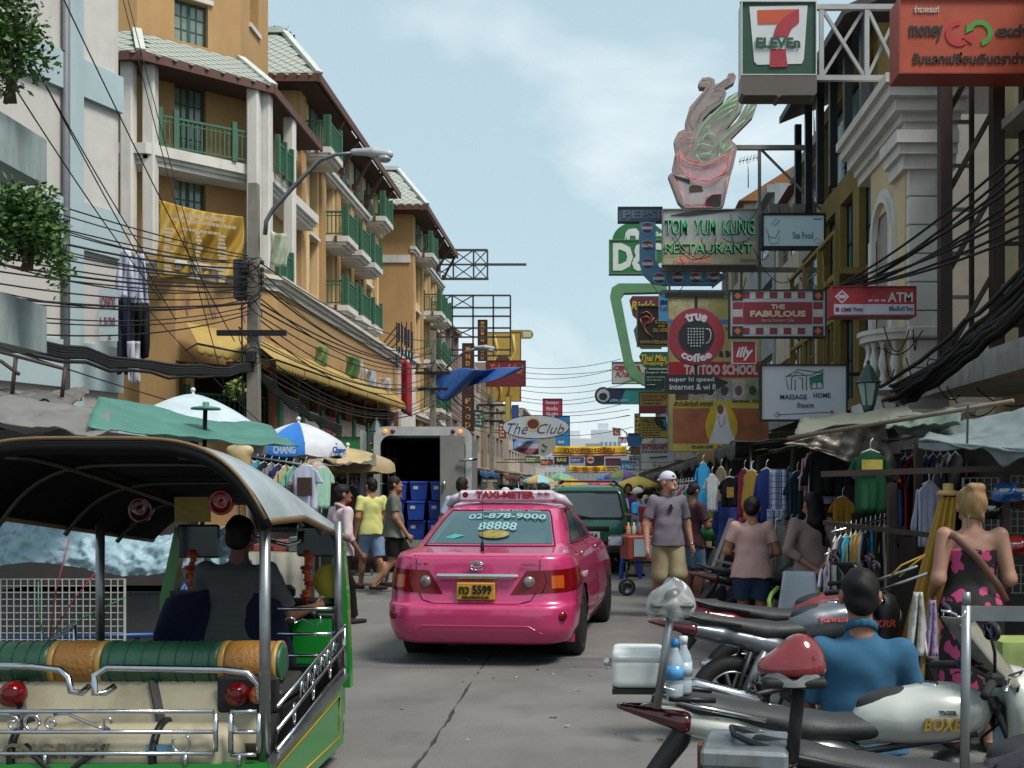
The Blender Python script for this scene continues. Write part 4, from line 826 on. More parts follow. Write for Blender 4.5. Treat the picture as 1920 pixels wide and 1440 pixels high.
# --- dessert cafe sign
S = Sign('cafe_sign', 'white framed crimson cafe sign with striped border and orange diamonds', 1368, 547, 1545, 632, 18.3, '#9fa3a6', .16, black_metal, 2)
cr_ = '#7d1c2f'; S.r(1392, 568, 1521, 609, cr_, lift=.004)
for i in range(5):
    for v in (555, 622): S.r(1390+i*26, v-6, 1404+i*26, v+6, cr_, 'chequer'); 
    for q in range(4):
        if i < 4 or q < 0: [S.r(1406+i*26+q*2.4, v-6, 1407.3+i*26+q*2.4, v+6, '#c9c4b4', 'stripe') for v in (555, 622)]
for u in (1382, 1532):
    for v0, v1 in ((568, 581), (596, 609)): S.r(u-9, v0, u+9, v1, cr_, 'chequer')
    for q in range(4): S.r(u-9, 583+q*3, u+9, 584.6+q*3, '#c9c4b4', 'stripe')
    for v in (556, 622): S.r(u-10, v-9, u+10, v+9, '#1d2620', 'corner_tile', .003); S.p([(u-7, v), (u, v-7), (u+7, v), (u, v+7)], '#b0582a', 'diamond', .006)
S.t('THE', 1457, 577, 26, 9, '#c4ac8c', .04, lift=.006); S.t('FABULOUS', 1457, 590, 104, 12, '#c4ac8c', .05, lift=.006); S.t('Bar & Dessert Cafe', 1457, 602, 60, 6, '#b08c78', .01, lift=.006)
S = Sign('espresso_sign', 'small square red sign with slanted white script under the striped sign', 1373, 642, 1415, 682, 18.35, '#a51f25', .14, '#b9b9b9', 1.5); S.t('illy', 1395, 664, 32, 26, '#cdcdcd', .03, .3)
S = Sign('massage_sign', 'large white massage parlour board with a green drawn house and long arrow', 1427, 687, 1584, 787, 17.5, mat('massage_white', '#b9bcc2', .5, var=.08, scale=1), .16, black_metal, 3, arm=4.9)
S.t('MASSAGE', 1486, 745, 50, 9, '#2c2f4a', .01); S.t('HOME', 1539, 742, 32, 9, '#2c2f4a', .01); S.t('บ้านนวด', 1508, 760, 31, 10, '#2c2f4a', .015)
gr = paint('#1d6a50')
for L_ in ([(1472, 708), (1493, 694), (1542, 700), (1542, 694), (1519, 704), (1471, 706)], [(1472, 712), (1476, 730), (1482, 731), (1482, 711), (1493, 698), (1510, 705), (1510, 732)], [(1489, 712), (1489, 733)], [(1496, 710), (1503, 710), (1503, 731)], [(1516, 710), (1541, 703), (1541, 728), (1518, 730), (1516, 710)], [(1529, 707), (1529, 728)], [(1517, 719), (1541, 716)]): S.ln(L_, 1.8, gr, 'drawing', .004)
S.p([(1517, 708), (1541, 701), (1542, 728), (1536, 716), (1522, 718), (1520, 731)], gr, 'drawing', .002); S.ln([(1455, 778), (1560, 773)], 1.4, '#8d3f38', 'arrow', .004); S.p([(1556, 769), (1562, 773), (1557, 777)], '#8d3f38', 'arrow_head'); S.ln([(1450, 778), (1456, 773), (1462, 778), (1456, 783)], 1.2, '#8d3f38', 'arrow', .004, True)
S = Sign('cash_machine_sign', 'bright red and white bank cash machine sign by the balustrade', 1556, 542, 1710, 595, 15.2, '#a3242c', .3, '#8c1f28', 1.5)
S.r(1559, 574, 1708, 593, '#b4b6c4', lift=.003); S.t('ATM', 1682, 561, 46, 18, '#c9c9cc', .015); S.t('CIMB THAI', 1592, 584, 40, 7, '#7a2430', .02, lift=.004); S.t('ซีไอเอ็มบี ไทย', 1683, 582, 44, 9, '#59243a', .015, lift=.004); S.r(1562, 580, 1569, 588, '#7a2430', lift=.005)
S.p([(1561, 560), (1574, 547), (1587, 560), (1574, 573)], '#c3b9c4', 'logo', .004); S.p([(1565, 560), (1574, 551), (1583, 560), (1574, 569)], '#a3242c', 'logo', .006); S.p([(1568, 557), (1578, 557), (1582, 560), (1578, 563), (1568, 563)], '#c3b9c4', 'logo', .008)
for u in (1627, 1639, 1651): S.r(u-4, 565, u+4, 569, '#aab0cc', 'card_mark')
S = Sign('centre_sign', 'white Khaosan centre sign with red script, partly behind the mint frame', 1148, 680, 1215, 719, 38, '#a9aaa8', .2, '#4c4c4c', 1); S.t('CENTER', 1176, 690, 52, 8, '#8d2a2c', .04); S.t('Khao San', 1185, 701, 62, 12, '#9c3a3a', .02, .3); S.p([(1165, 719), (1180, 712), (1215, 708), (1215, 712), (1180, 716)], '#4d8a3c', 'swoosh')
S = Sign('bank_sign', 'teal bank sign with a round dark emblem on its end', 1130, 729, 1240, 757, 40, '#2d7f7c', .2, '#4c6a6a', 1); S.p([(1136, 730), (1172, 730), (1164, 756), (1140, 756)], '#1b2748', 'panel_dark'); S.disc(1131, 742, 16, '#23252c', 'emblem_disc', .02, .1); S.disc(1131, 742, 12, '#9aa0a4', 'emblem_ring', .026); S.disc(1131, 744, 8, '#23252c', 'emblem', .03, ry=7); S.t('ATM | ADM', 1160, 752, 34, 6, '#8fc4c4', .02)
S = Sign('silver_sign', 'dark green silver shop sign with a small white arrow', 1210, 694, 1258, 729, 27.5, '#15302a', .14, '#31463f', 1); S.t('Bangkok Silver', 1232, 699, 42, 6, '#b9beb6', .02); S.lines(1212, 1250, 705, 716, 2, '#7f8c84', 6); S.ln([(1212, 722), (1228, 722)], 1.5, '#b9beb6')
S = Sign('tailor_sign', 'yellow and maroon tailor sign named Sunny Fashion', 1199, 736, 1262, 774, 26, '#a3823a', .14, '#4a3c2c', 1); S.r(1199, 761, 1262, 774, '#7d2a30', lift=.003); S.t('SUNNY FASHION', 1238, 744, 70, 8, '#7d3a1c', .02); S.lines(1204, 1258, 748, 760, 2, '#4a3418', 7); S.lines(1212, 1258, 762, 773, 2, '#b79a9a', 8)
S = Sign('travel_sign', 'yellow travel agency board starting with WELCOME', 1200, 783, 1262, 820, 25.5, '#a68a34', .14, '#4a3c2c', 1.2); S.t('WELCOME', 1220, 790, 34, 8, '#3c3018', .03); S.lines(1204, 1258, 795, 819, 5, '#4a3c1c', 9); S.p([(1226, 784), (1240, 781), (1262, 790), (1262, 812), (1244, 806), (1230, 796)], '#16191a', 'oval'); S.t('TA', 1250, 793, 18, 12, '#2f9a8c', .04, lift=.005)
S = Sign('internet_cafe_sign', 'white internet cafe board with red capitals and an arrow', 1201, 833, 1264, 866, 24.5, '#b2b4b4', .12, '#6d7070', 1); S.t('INTERNET CAFE', 1242, 839, 76, 9, '#8d2028', .04); S.lines(1203, 1262, 844, 851, 1, '#4a4f54', 10); S.ln([(1218, 858), (1250, 856)], 2.4, '#8d2a30')
S = Sign('blue_letter_sign', 'narrow blue and white vertical sign at the edge of the poster', 1249, 764, 1263, 809, 24, '#2f6fae', .12); S.r(1249, 779, 1263, 794, '#b9c0c8', lift=.002); S.t('O', 1256, 786, 8, 9, '#2f5fae', .04); S.t('L', 1256, 771, 6, 9, '#c0c8d0', .04); S.t('V', 1256, 801, 7, 9, '#c0c8d0', .04)
# --- over the street, far
for u0, v0, u1, v1, y, lb in ((1036, 836, 1175, 855, 58, 'larger yellow and pink Thai banner strung across the street'), (1067, 873, 1136, 886, 92, 'smaller yellow Thai banner strung farther down the street')):
    S = Sign('street_banner', lb, u0, v0, u1, v1, y, '#c9a22c', .1, shape=False, cat='banner', group='yellow banners across the street')
    hw = (u1-u0)/2; sag = lambda u: 2.0*((u-(u0+u1)/2)/hw)**2*-.7
    m = MB(); m.grid(lambda a, b: P(u0+(u1-u0)*a, v0+(v1-v0)*.76*b+1.4*math.sin(a*math.pi), y+.1*math.sin(a*22)), 30, 4, .01); m.build('cloth', cloth('#cdaa2e'), S.o)
    m = MB(); m.grid(lambda a, b: P(u0+(u1-u0)*a, v0+(v1-v0)*(.76+.24*b)+1.4*math.sin(a*math.pi), y+.1*math.sin(a*22)), 30, 2, .01); m.build('hem', cloth('#b98078'), S.o)
    S.f = y-.16; S.t('ทรงพระเจริญ', (u0+u1)/2, v0+(v1-v0)*.45, hw*1.35, (v1-v0)*.6, '#7a2018', .03)
    m = MB(); m.tube([P(u0-30, v0-4, y), P(u0, v0, y)], .02, 5); m.tube([P(u1, v0, y), P(u1+40, v0-4, y)], .02, 5); m.build('rope', rubber, S.o)
S = Sign('club_sign', 'white oval sign reading The Club hung over the street', 943, 780, 1067, 824, 42, '#b9babc', .2, shape=False); S.disc(1005, 801, 63, '#2a2c30', 'rim', 0, .2, 22.5); S.disc(1005, 801, 61.5, mat('club_white', '#b2b6ba', .5, var=.12), 'oval', .01, None, 21); S.t('The', 971, 804, 38, 20, '#23283c', -.01, .4, lift=.012); S.t('Club', 1033, 804, 50, 18, '#23283c', -.01, .4, lift=.012); S.disc(1000, 796, 15, '#b7a27c', 'badge', .014, ry=14); S.disc(1000, 795, 11, '#5c2a24', 'badge_centre', .018, ry=9)
S = Sign('half_round_sign', 'pale half-round sign hanging under the oval club sign', 1010, 824, 1042, 855, 43, '#a3a29c', .15, shape=False); S.p([(1010, 824), (1042, 822), (1041, 838), (1034, 849), (1022, 855), (1010, 853)], '#a8a7a2', 'board', 0, .15); S.ln([(1018, 832), (1026, 838), (1022, 846), (1016, 842)], 1.6, '#6d6258')
S = Sign('draped_banner', 'draped blue white and red cloth banner behind the half-round sign', 962, 823, 1012, 853, 50, '#888', .1, shape=False, cat='banner'); m = MB(); m.grid(lambda a, b: P(962+50*a, 822+(22+8*a)*b+3*math.sin(a*3), 50+.25*math.sin(a*9+b*5)), 24, 10, .01, mif=lambda a, b: 0 if b < .3 or a < .2 else (1 if b < .65 else 2)); m.build('cloth', [cloth('#6a86b0'), cloth('#a8a4ae'), cloth('#8a5a62')], S.o)
for nm, lb, q, y, fc, tx, tc_ in (('bag_sign', 'dark blue BAG shop sign below the first banner', (1040, 857, 1066, 871), 66, '#1c2a4a', (('BAG', 1053, 862, 18, 7),), '#c4b43c'), ('burger_board', 'black board with a round burger logo at the street end', (1098, 855, 1132, 882), 110, '#2c2f35', (), '#fff'), ('thai_blue_sign', 'bright blue Thai lettered sign above the far umbrellas', (1164, 865, 1189, 880), 80, '#2f78c0', (('+ สายบน', 1177, 875, 21, 8),), '#b9d0e4'), ('purple_sign', 'maroon script sign beside the burger logo', (1136, 860, 1163, 873), 90, '#5a2c44', (), '#b89a70'), ('thai_red_sign', 'crimson sign with three lines of white Thai letters', (1018, 748, 1054, 779), 64, '#a02a44', (('โฆษณา', 1035, 755, 25, 8), ('ติดต่อ', 1035, 766, 22, 8), ('02-281', 1035, 776, 22, 6)), '#c9b0b6'), ('blue_tall_sign', 'tall sky blue sign behind the oval club sign', (1040, 780, 1068, 836), 66, '#2c7fb8', (('88', 1052, 829, 12, 5),), '#b9d0e4'), ('fish_massage_sign', 'fish massage board with a photo of feet beside the truck', (903, 898, 934, 930), 33, '#4d5a46', (('FISH MASSAGE', 919, 901, 28, 5),), '#c4c4bc'), ('number_sign', 'small white number board at the end of the first banner', (1175, 844, 1184, 851), 57, '#4a2a2a', (('00', 1179, 847.5, 7, 5),), '#c9c9c9'), ('tiny_store_sign', 'little white and red store sign over the far lamp', (1160, 820, 1174, 830), 75, '#b4b4b4', (('7', 1167, 825, 6, 8),), '#a02430'), ('orange_square_sign', 'small brick red square sign on the far lamp post', (1150, 804, 1162, 816), 76, '#a0482c', (('C', 1156, 810, 7, 8),), '#c9b8a8'), ('scuba_sign', 'deep blue diving shop sign above the internet boards', (1178, 813, 1202, 836), 33, '#1c4a78', (), '#fff'), ('green_bar_sign', 'plain green hoarding above the cream market umbrellas', (620, 820, 692, 850), 22, '#1f6a34', (), '#fff')):
    S = Sign(nm, lb, *q, y, fc, .15, '#3a3a3a', .6)
    for tx_, u, v, w_, h_ in tx: S.t(tx_, u, v, w_, h_, tc_, .04)
    if nm == 'burger_board': S.disc(1107, 862, 7, '#b9a58c', 'logo', .01); S.disc(1107, 862, 5, '#9a3a2c', 'logo_centre', .02, ry=3)
    if nm == 'fish_massage_sign': S.p([(914, 905), (924, 904), (926, 915), (932, 922), (918, 926), (908, 920), (915, 914)], '#a58468', 'photo')
# --- left side signs and frames
S = Sign('food_sign', 'nearer tall maroon vertical sign spelling INDIAN FOOD in yellow', 868, 645, 888, 808, 62, '#43202c', .3, '#2a161c', 1)
for i, c_ in enumerate('INDIAN'): S.t(c_, 878, 656+i*13, 8, 9, '#b08c2c', .04)
for i, c_ in enumerate('FOOD'): S.t(c_, 878, 752+i*15, 10, 10, '#b08c2c', .04)
S = Sign('food_sign', 'farther tall maroon vertical sign spelling INDIAN FOOD above the yellow billboard', 897, 601, 913, 676, 74, '#43202c', .3, '#2a161c', 1)
for i, c_ in enumerate('INDIAN FOOD'): (c_ != ' ') and S.t(c_, 905, 606+i*6.6, 6, 5, '#b08c2c', .04)
S = Sign('yellow_billboard', 'big faded yellow billboard with pale swirls beyond the food signs', 914, 624, 976, 752, 84, mat('billboard_yellow', '#b08f3c', .6, var=.15), .3, '#4a3c2c', 1)
for L_ in ([(918, 752), (926, 720), (920, 690), (934, 660), (928, 630)], [(950, 750), (960, 715), (948, 690), (966, 660), (962, 628)], [(936, 750), (940, 730), (932, 715)]): S.ln(L_, 5, mat('swirl', '#bfa55a', .6), 'swirl', 0)
S = Sign('tab_sign', 'maroon board with ornate orange script across the yellow billboard', 912, 677, 985, 724, 82, '#6a2228', .2, '#3c181c', 1); S.t('Tab of thai', 950, 692, 62, 18, '#a8643c', .04, .2); S.p([(928, 678), (934, 668), (950, 667), (958, 678)], '#5a3420', 'teapot')
S = Sign('pill_sign', 'small yellow pill-shaped sign on a bar above the yellow billboard', 960, 619, 1000, 635, 84, '#8c7a34', .2, shape=False); S.p([(958, 619)]+[(992+8*math.sin(R(a)), 627-8*math.cos(R(a))) for a in range(0, 181, 20)]+[(958, 635)], '#8c7a34', 'board', 0, .2); S.r(981, 622, 996, 632, '#b9b69a', lift=.004)
om = mat('scaffold_steel', '#4c4a48', .6, .4, var=.3)
for lb, us, vs, y, ex in (('upper bare steel hoarding frame above the brown shop-house', (808, 850, 888, 914), (469, 496, 523), 69, [(808, 469, 914, 469), (850, 469, 808, 496), (888, 496, 987, 496), (808, 523, 916, 523)]), ('lower bare steel hoarding grid above the blue tarpaulin', (809, 848, 887, 925, 957), (554, 577, 593, 615, 632, 656, 667), 66, [])):
    t0 = thing('hoarding_frame', lb, 'frame', P(us[0], vs[-1], y), world=True, group='bare hoarding frames'); m = MB()
    for u in us: m.beam(P(u, vs[0], y), P(u, vs[-1], y), .1)
    for v in vs: m.beam(P(us[0], v, y), P(us[-1], v, y), .1)
    for a, b, c_, d in ex: m.beam(P(a, b, y), P(c_, d, y), .14)
    for a, b in zip(us[:-1], us[1:]):
        if y == 69 or a < 880:
            for p_, q_ in zip(vs[:-1:(1 if y == 69 else 3)], vs[1::(1 if y == 69 else 3)]): m.beam(P(a, p_, y+.1), P(b, q_, y+.1), .06); m.beam(P(b, p_, y+.15), P(a, q_, y+.15), .06)
    m.beam(P(us[0], vs[0], y), P(us[0]-14, vs[0]+20, y+2), .08); m.beam(P(us[0], vs[-1], y), P(us[0]-12, vs[-1], y+2), .08); m.build('bars', om, t0)
m = MB(); yb = 48
m.grid(lambda a, b: P(815+168*a, (695+30*a**1.5*0-6*a)+(1-a)**.8*(52+8*math.sin(a*9))*b+10*math.sin(b*3)*a*(1-a)*2+4*math.sin(a*14+b*6)*(1-a), yb+.5*math.sin(a*11+b*4)), 44, 16, .02); solo('blue_tarpaulin', m, mat('blue_tarp', '#2a5596', .45, var=.3, scale=2, bump=.3, bscale=8), 'bright blue tarpaulin strung out between pole and wires over the street', 'tarpaulin')
S = Sign('hotel_letter_frame', 'dark blue block letters on a raked steel frame at the hotel side', 745, 604, 777, 668, 50, '#1c2438', .1, shape=False)
for i, c_ in enumerate('HOTEL'): S.r(746+i*6, 606+i*4, 750.5+i*6, 640+i*4, '#1c2438', 'block_letter'); S.r(747+i*6, 650+i*3, 751+i*6, 662+i*3, '#1c2438', 'block_letter')
m = MB(); 
for k in range(4): m.beam(P(700+k*8, 668, 54), P(744+k*2, 612+k*14, 50), .05); m.beam(P(744+k*9, 604, 50.1), P(744+k*9, 690, 50.1), .05)
m.build('frame', black_metal, S.o)
m = MB(); m.grid(lambda a, b: P(752+20*a, 672+10*a+100*b, 49+.15*math.sin(a*8)), 8, 10, .02); solo('red_banner', m, cloth('#97303c'), 'tall crimson hanging banner beside the white annex wall', 'banner')
m = MB(); m.grid(lambda a, b: P(297+158*a+3*math.sin(b*6), 374+32*a*(1-b)+(150-8*math.sin(a*3))*b+5*math.sin(a*3.1)*(1-b), 29.5+1.6*a+.10*math.sin(a*26+b*9)+.12*math.sin(b*5+a*6)-.1), 70, 40, .01)
t0 = thing('gold_banner', 'large creased golden banner draped over the hotel balcony', 'banner', P(376, 525, 30.2), world=True); m.build('cloth', mat('gold_cloth', '#a4822e', .6, var=.12, scale=2, bump=.15, bscale=20), t0)
r = random.Random(9); m = MB()
def dash(u, v, w_, h_):
    y = 29.35+1.6*(u-297)/158-.3; m.add([P(u, v, y), P(u+w_, v+.14*w_, y+.009*w_), P(u+w_, v+.14*w_+h_, y+.009*w_), P(u, v+h_, y)], [(3, 2, 1, 0)])
for v, u0, u1, h_ in ((392, 332, 420, 7), (404, 316, 436, 6), (420, 340, 410, 5)):
    u = u0
    while u < u1: w_ = r.uniform(4, 9); dash(u, v+.14*(u-297), w_, h_); u += w_+1.5
for u0, w0 in ((306, 24), (366, 12), (408, 20)):
    for k in range(13): dash(u0+r.uniform(0, 3), 424+k*7+.14*(u0-297), w0*r.uniform(.5, 1), 5)
o = m.build('faded_print', mat('faded_print', '#a8987c', .7, var=.3), t0); o['kind'] = 'stuff'
for u0, v0, w_, h_, y, c_, lb in ((508, 432, 30, 62, 33, '#a8b09a', 'pale small banner tied to the green railing behind the pole'), (648, 664, 24, 42, 40, '#4f7344', 'green hanging cloth sign over the yellow awning'), (668, 676, 12, 40, 42, '#b4a9a8', 'white and red hanging poster over the yellow awning'), (684, 690, 20, 36, 44, '#a8b4c0', 'pale blue hanging poster over the yellow awning'), (706, 704, 26, 26, 47, '#bdb3b8', 'pinkish hanging poster at the awning end'), (590, 645, 24, 38, 36, '#6a8450', 'twisted lime green cloth over the awning')):
    m = MB(); m.grid(lambda a, b: P(u0+w_*a+2*math.sin(b*4), v0+h_*b+.5*w_*a*.6+2*math.sin(a*5), y+.12*math.sin(a*7+b*3)), 10, 10, .01); solo('hanging_cloth', m, mat('hc_'+c_.strip('#'), c_, .7, var=.45, scale=3), lb, 'banner', 'cloth signs over the awning')
# laundry at the white house corner
def drape(name, label, u0, v0, u1, v1, y, col, seed, cat='clothes', taper=.25, group='laundry hanging at the corner'):
    r = random.Random(seed); ph = r.random()*6
    def fn(a, b):
        c_ = (u0+u1)/2; hw = (u1-u0)/2*(1-taper*(1-b)**2); u = c_+(a-.5)*2*hw; return P(u, v0+(v1-v0)*b+3*math.sin(a*9+ph)*b, y+.06*math.sin(a*17+ph+b*2)+.05*math.sin(a*7-b*5+ph))
    m = MB(); m.grid(fn, 22, 14, .03); return solo(name, m, cloth(col), label, cat, group)
ly = 23.2
drape('hanging_shirt', 'white long shirt hanging from the line at the house corner', 218, 468, 252, 560, ly, '#b7b9c9', 1, taper=.6); drape('hanging_shirt', 'thinner white shirt behind the long shirt on the line', 246, 476, 278, 575, ly+.2, '#a9abbd', 2, taper=.5); drape('hanging_trousers', 'navy trousers hanging below the white shirts', 222, 560, 243, 700, ly, '#1d2036', 3, taper=.1); drape('hanging_trousers', 'black trousers hanging below the white shirts', 243, 568, 279, 670, ly+.15, '#18181c', 4, taper=.1); drape('hanging_towel', 'white towel with printed letters hanging lowest on the line', 240, 640, 263, 718, ly-.1, '#aaaab4', 5, taper=.05)
S = Sign('price_sheet', 'pale blue sheet with hand-painted red Thai price letters', 186, 542, 221, 640, 22.6, mat('sheet', '#a9b6bb', .8, var=.15), .03, cat='sign'); S.t('มวยคาด', 203, 568, 28, 22, '#7d2c34', .01); S.t('1.5/30', 203, 603, 28, 16, '#7d2c34', .01); S.t('2', 206, 632, 7, 8, '#7d2c34', .01)
# ================================================================ power pole, lamps, cables
polem = mat('pole_concrete', '#7b766c', .9, var=.25, scale=2, dirt='#55504a')
def power_pole(label, u, vt, y, arms, detail):
    x = X(u, y); t0 = thing('power_pole', label, 'pole', (x, y, 0), world=True, group='concrete power poles'); zt = Zv(vt, y)
    m = MB(); a, b = .14, .10; m.add([(x+s*a, y+t*a, 0) for s, t in ((-1, -1), (1, -1), (1, 1), (-1, 1))]+[(x+s*b, y+t*b, zt) for s, t in ((-1, -1), (1, -1), (1, 1), (-1, 1))], [(3, 2, 1, 0), (4, 5, 6, 7)]+[(i, (i+1) % 4, 4+(i+1) % 4, 4+i) for i in range(4)]); m.build('shaft', polem, t0)
    for v, l_ in arms: m = MB(); m.cbox((x, y-.14, Zv(v, y)), (l_, .1, .12)); m.build('crossarm', black_metal, t0)
    if detail:
        for i, v in enumerate((497, 510, 522, 534, 546)): m = MB(); m.lathe([(.02, 0), (.06, .02), (.035, .05), (.06, .08), (.02, .1)], 8, M.Translation((x+.2, y-.05, Zv(v, y)))); m.build('insulator', mat('insulator', '#3a2b28', .3), t0)
        m = MB(); m.cbox((x-.28, y, Zv(525, y)), (.3, .3, .9), bev=.04); m.cbox((x-.12, y-.2, Zv(505, y)), (.14, .14, .25), bev=.02); m.build('switch_box', mat('switch_box', '#2b2a2a', .6, var=.3), t0)
        m = MB()
        r = random.Random(4)
        for i in range(9):
            z0 = Zv(r.uniform(490, 690), y); m.tube([(x+.25*math.cos(q/14*6.28+i), y-.18-.04*i*.3, z0+.25*math.sin(q/14*6.28)*(1+.3*math.sin(i))) for q in range(15)], .012, 5)
        m.cbox((x+.02, y-.25, Zv(672, y)), (.2, .2, .28), bev=.03); m.cbox((x-.3, y-.2, Zv(690, y)), (.35, .12, .16), bev=.03); m.tube([(x-.22, y-.16, Zv(560, y)), (x-.2, y-.17, Zv(700, y)), (x-.17, y-.16, Zv(800, y))], .02, 5); m.build('cable_coils', rubber, t0)
    return t0
power_pole('near weathered concrete power pole in front of the hotel corner', 476, 345, 24, ((626, 1.55),), True)
power_pole('second concrete power pole beside the blue tarpaulin', 812, 620, 46, ((700, 1.5), (730, 1.3)), False)
power_pole('dark far power pole beside the yellow billboard', 922, 730, 62, ((760, 1.6), (775, 1.6), (790, 1.4)), False)
def street_lamp(label, pts, y, r0, hs):
    t0 = thing('street_lamp', label, 'lamp', P(*pts[0], y), world=True, group='street lamps'); m = MB(); m.tube([P(u, v, y) for u, v in pts], [r0]*(len(pts)-2)+[r0*.8]*2, 8); m.build('arm', mat('lamp_arm', '#6d6f72', .4, .6, var=.2), t0)
    u, v = pts[-1]; s_ = hs; q_ = abs(hs)*y/FPX; prof = [V(P(u+s_*a, v+s_*b, y)) for a, b in ((-.35, -.06), (0, -.12), (.4, -.16), (.9, -.1), (1.0, .05))]
    soft('lamp_head', [('c', tuple(P(u-s_*.3, v, y)), tuple(P(u+s_*.35, v+s_*.0, y)), q_*.10, q_*.15), ('c', tuple(P(u+s_*.35, v+s_*.02, y)), tuple(P(u+s_*.85, v+s_*.08, y)), q_*.17, q_*.14)], mat('lamp_shell', '#a6a8aa', .5, .2, var=.2), t0, .02, .03)
    soft('lamp_glass', [('e', tuple(P(u+s_*.7, v+abs(s_)*.22, y)), (q_*.22, q_*.2, q_*.12))], mat('lamp_glass', '#8d9296', .1, var=.2, spec=.9), t0, .015, .02)
street_lamp('grey street lamp on a long curved arm fixed to the near pole', [(497, 440), (499, 415), (512, 392), (560, 340), (600, 300), (630, 290), (680, 285)], 23.9, .05, 58)
street_lamp('smaller street lamp reaching over the blue tarpaulin', [(838, 690), (845, 680), (870, 660), (900, 651)], 46, .05, 28)
street_lamp('far street lamp on the opposite side above the tiny store sign', [(1177, 830), (1175, 812), (1165, 804), (1157, 803)], 76, .05, -10)
def cable(a, b, sag, r_, label='black overhead cable slung between the poles and houses', m=rubber, n=14, wob=0):
    a, b = V(a), V(b); pts = [a+(b-a)*i/n+V((0, 0, -sag*4*(i/n)*(1-i/n)+(wob*mnoise.noise(V((i*.9, a.z*3, b.z))) if 0 < i < n else 0))) for i in range(n+1)]
    mb = MB(); mb.tube(pts, r_, 5); return solo('overhead_cable', mb, m, label, 'cable', 'overhead cables')
r = random.Random(12)
for i in range(20):
    v0 = 325+i*15+r.uniform(-8, 8); v1 = 478+i*5.8+r.uniform(-5, 5); cable(P(-70, v0, 15+r.uniform(-1, 1)), P(r.uniform(462, 480), v1, 23.85), r.uniform(.1, .35), r.choice((.012, .014, .02)), 'black cable running in from the white house to the near pole')
for i in range(7): cable(P(-60, 592+i*6+r.uniform(-4, 4), 13.5), P(474, 683+i*2, 23.85), .25+.05*r.random(), .03, 'thick sagging bundle cable running to the near pole', wob=.1)
for (u0, v0, y0, u1, v1, y1) in ((20, 40, 14, 300, 520, 22), (0, 120, 14, 300, 560, 22), (60, 110, 15, 330, 600, 23), (226, -20, 22, 420, 720, 22), (240, 0, 24, 400, 600, 24), (120, 0, 15, 440, 640, 23), (0, 650, 13, 560, 810, 26), (260, 560, 22, 520, 820, 24)): cable(P(u0, v0, y0), P(u1, v1, y1), .1, .011, 'thin wire slanting steeply down across the white house')
for i in range(18): cable(P(480, 490+i*12+r.uniform(-4, 4), 24), P(r.uniform(806, 818), 640+i*7+r.uniform(-3, 3), 46), r.uniform(.3, 1.1), r.choice((.012, .016, .022)), 'black cable strung from the near pole along the hotel front')
for i in range(5): cable(P(482, 690+i*4, 24), P(640, 800+i*3, 30), .2, .03, 'thick twisted cable bundle dropping along the hotel terrace', wob=.12)
for i in range(14): cable(P(812, 640+i*8, 46), P(922, 745+i*5, 62), r.uniform(.2, .7), .018, 'black cable strung from the second pole to the far pole'); 
for i in range(12): v = 682+i*11+r.uniform(-3, 3); cable(P(975, v+6, 62), P(1150+r.uniform(0, 40), v-8+r.uniform(-4, 4), 60), r.uniform(.1, .4), .016, 'thin black cable crossing the street against the sky')
for i in range(16): cable(P(1960, 470+i*6+r.uniform(-16, 8), 9.5+r.uniform(-.4, .4)), P(1660+r.uniform(-10, 40), 735+r.uniform(-14, 22), 15.3), .05+.12*r.random(), .028, 'heavy black cable bundle sweeping down past the white balcony', wob=.09)
for i in range(9): cable(P(1950, 250+i*22, 10.5), P(1560+r.uniform(-20, 60), 545+r.uniform(-12, 6), 16.2), .12, .017, 'taut black cable slanting across the white house front')
for i in range(14): u, v = r.uniform(1650, 1850), r.uniform(600, 740); cable(P(u, v, 14.2), P(u+r.uniform(-90, 110), v+r.uniform(-20, 60), 14.4), r.uniform(.1, .4), .009, 'stray loop of thin wire by the white balcony')
for i in range(22): u, v = r.uniform(1245, 1600), r.uniform(392, 560); cable(P(u, v, 23.4), P(u+r.uniform(-80, 90), v+r.uniform(-20, 60), 23.5), r.uniform(.1, .5), .009, 'stray wire dangling around the sign gantry')
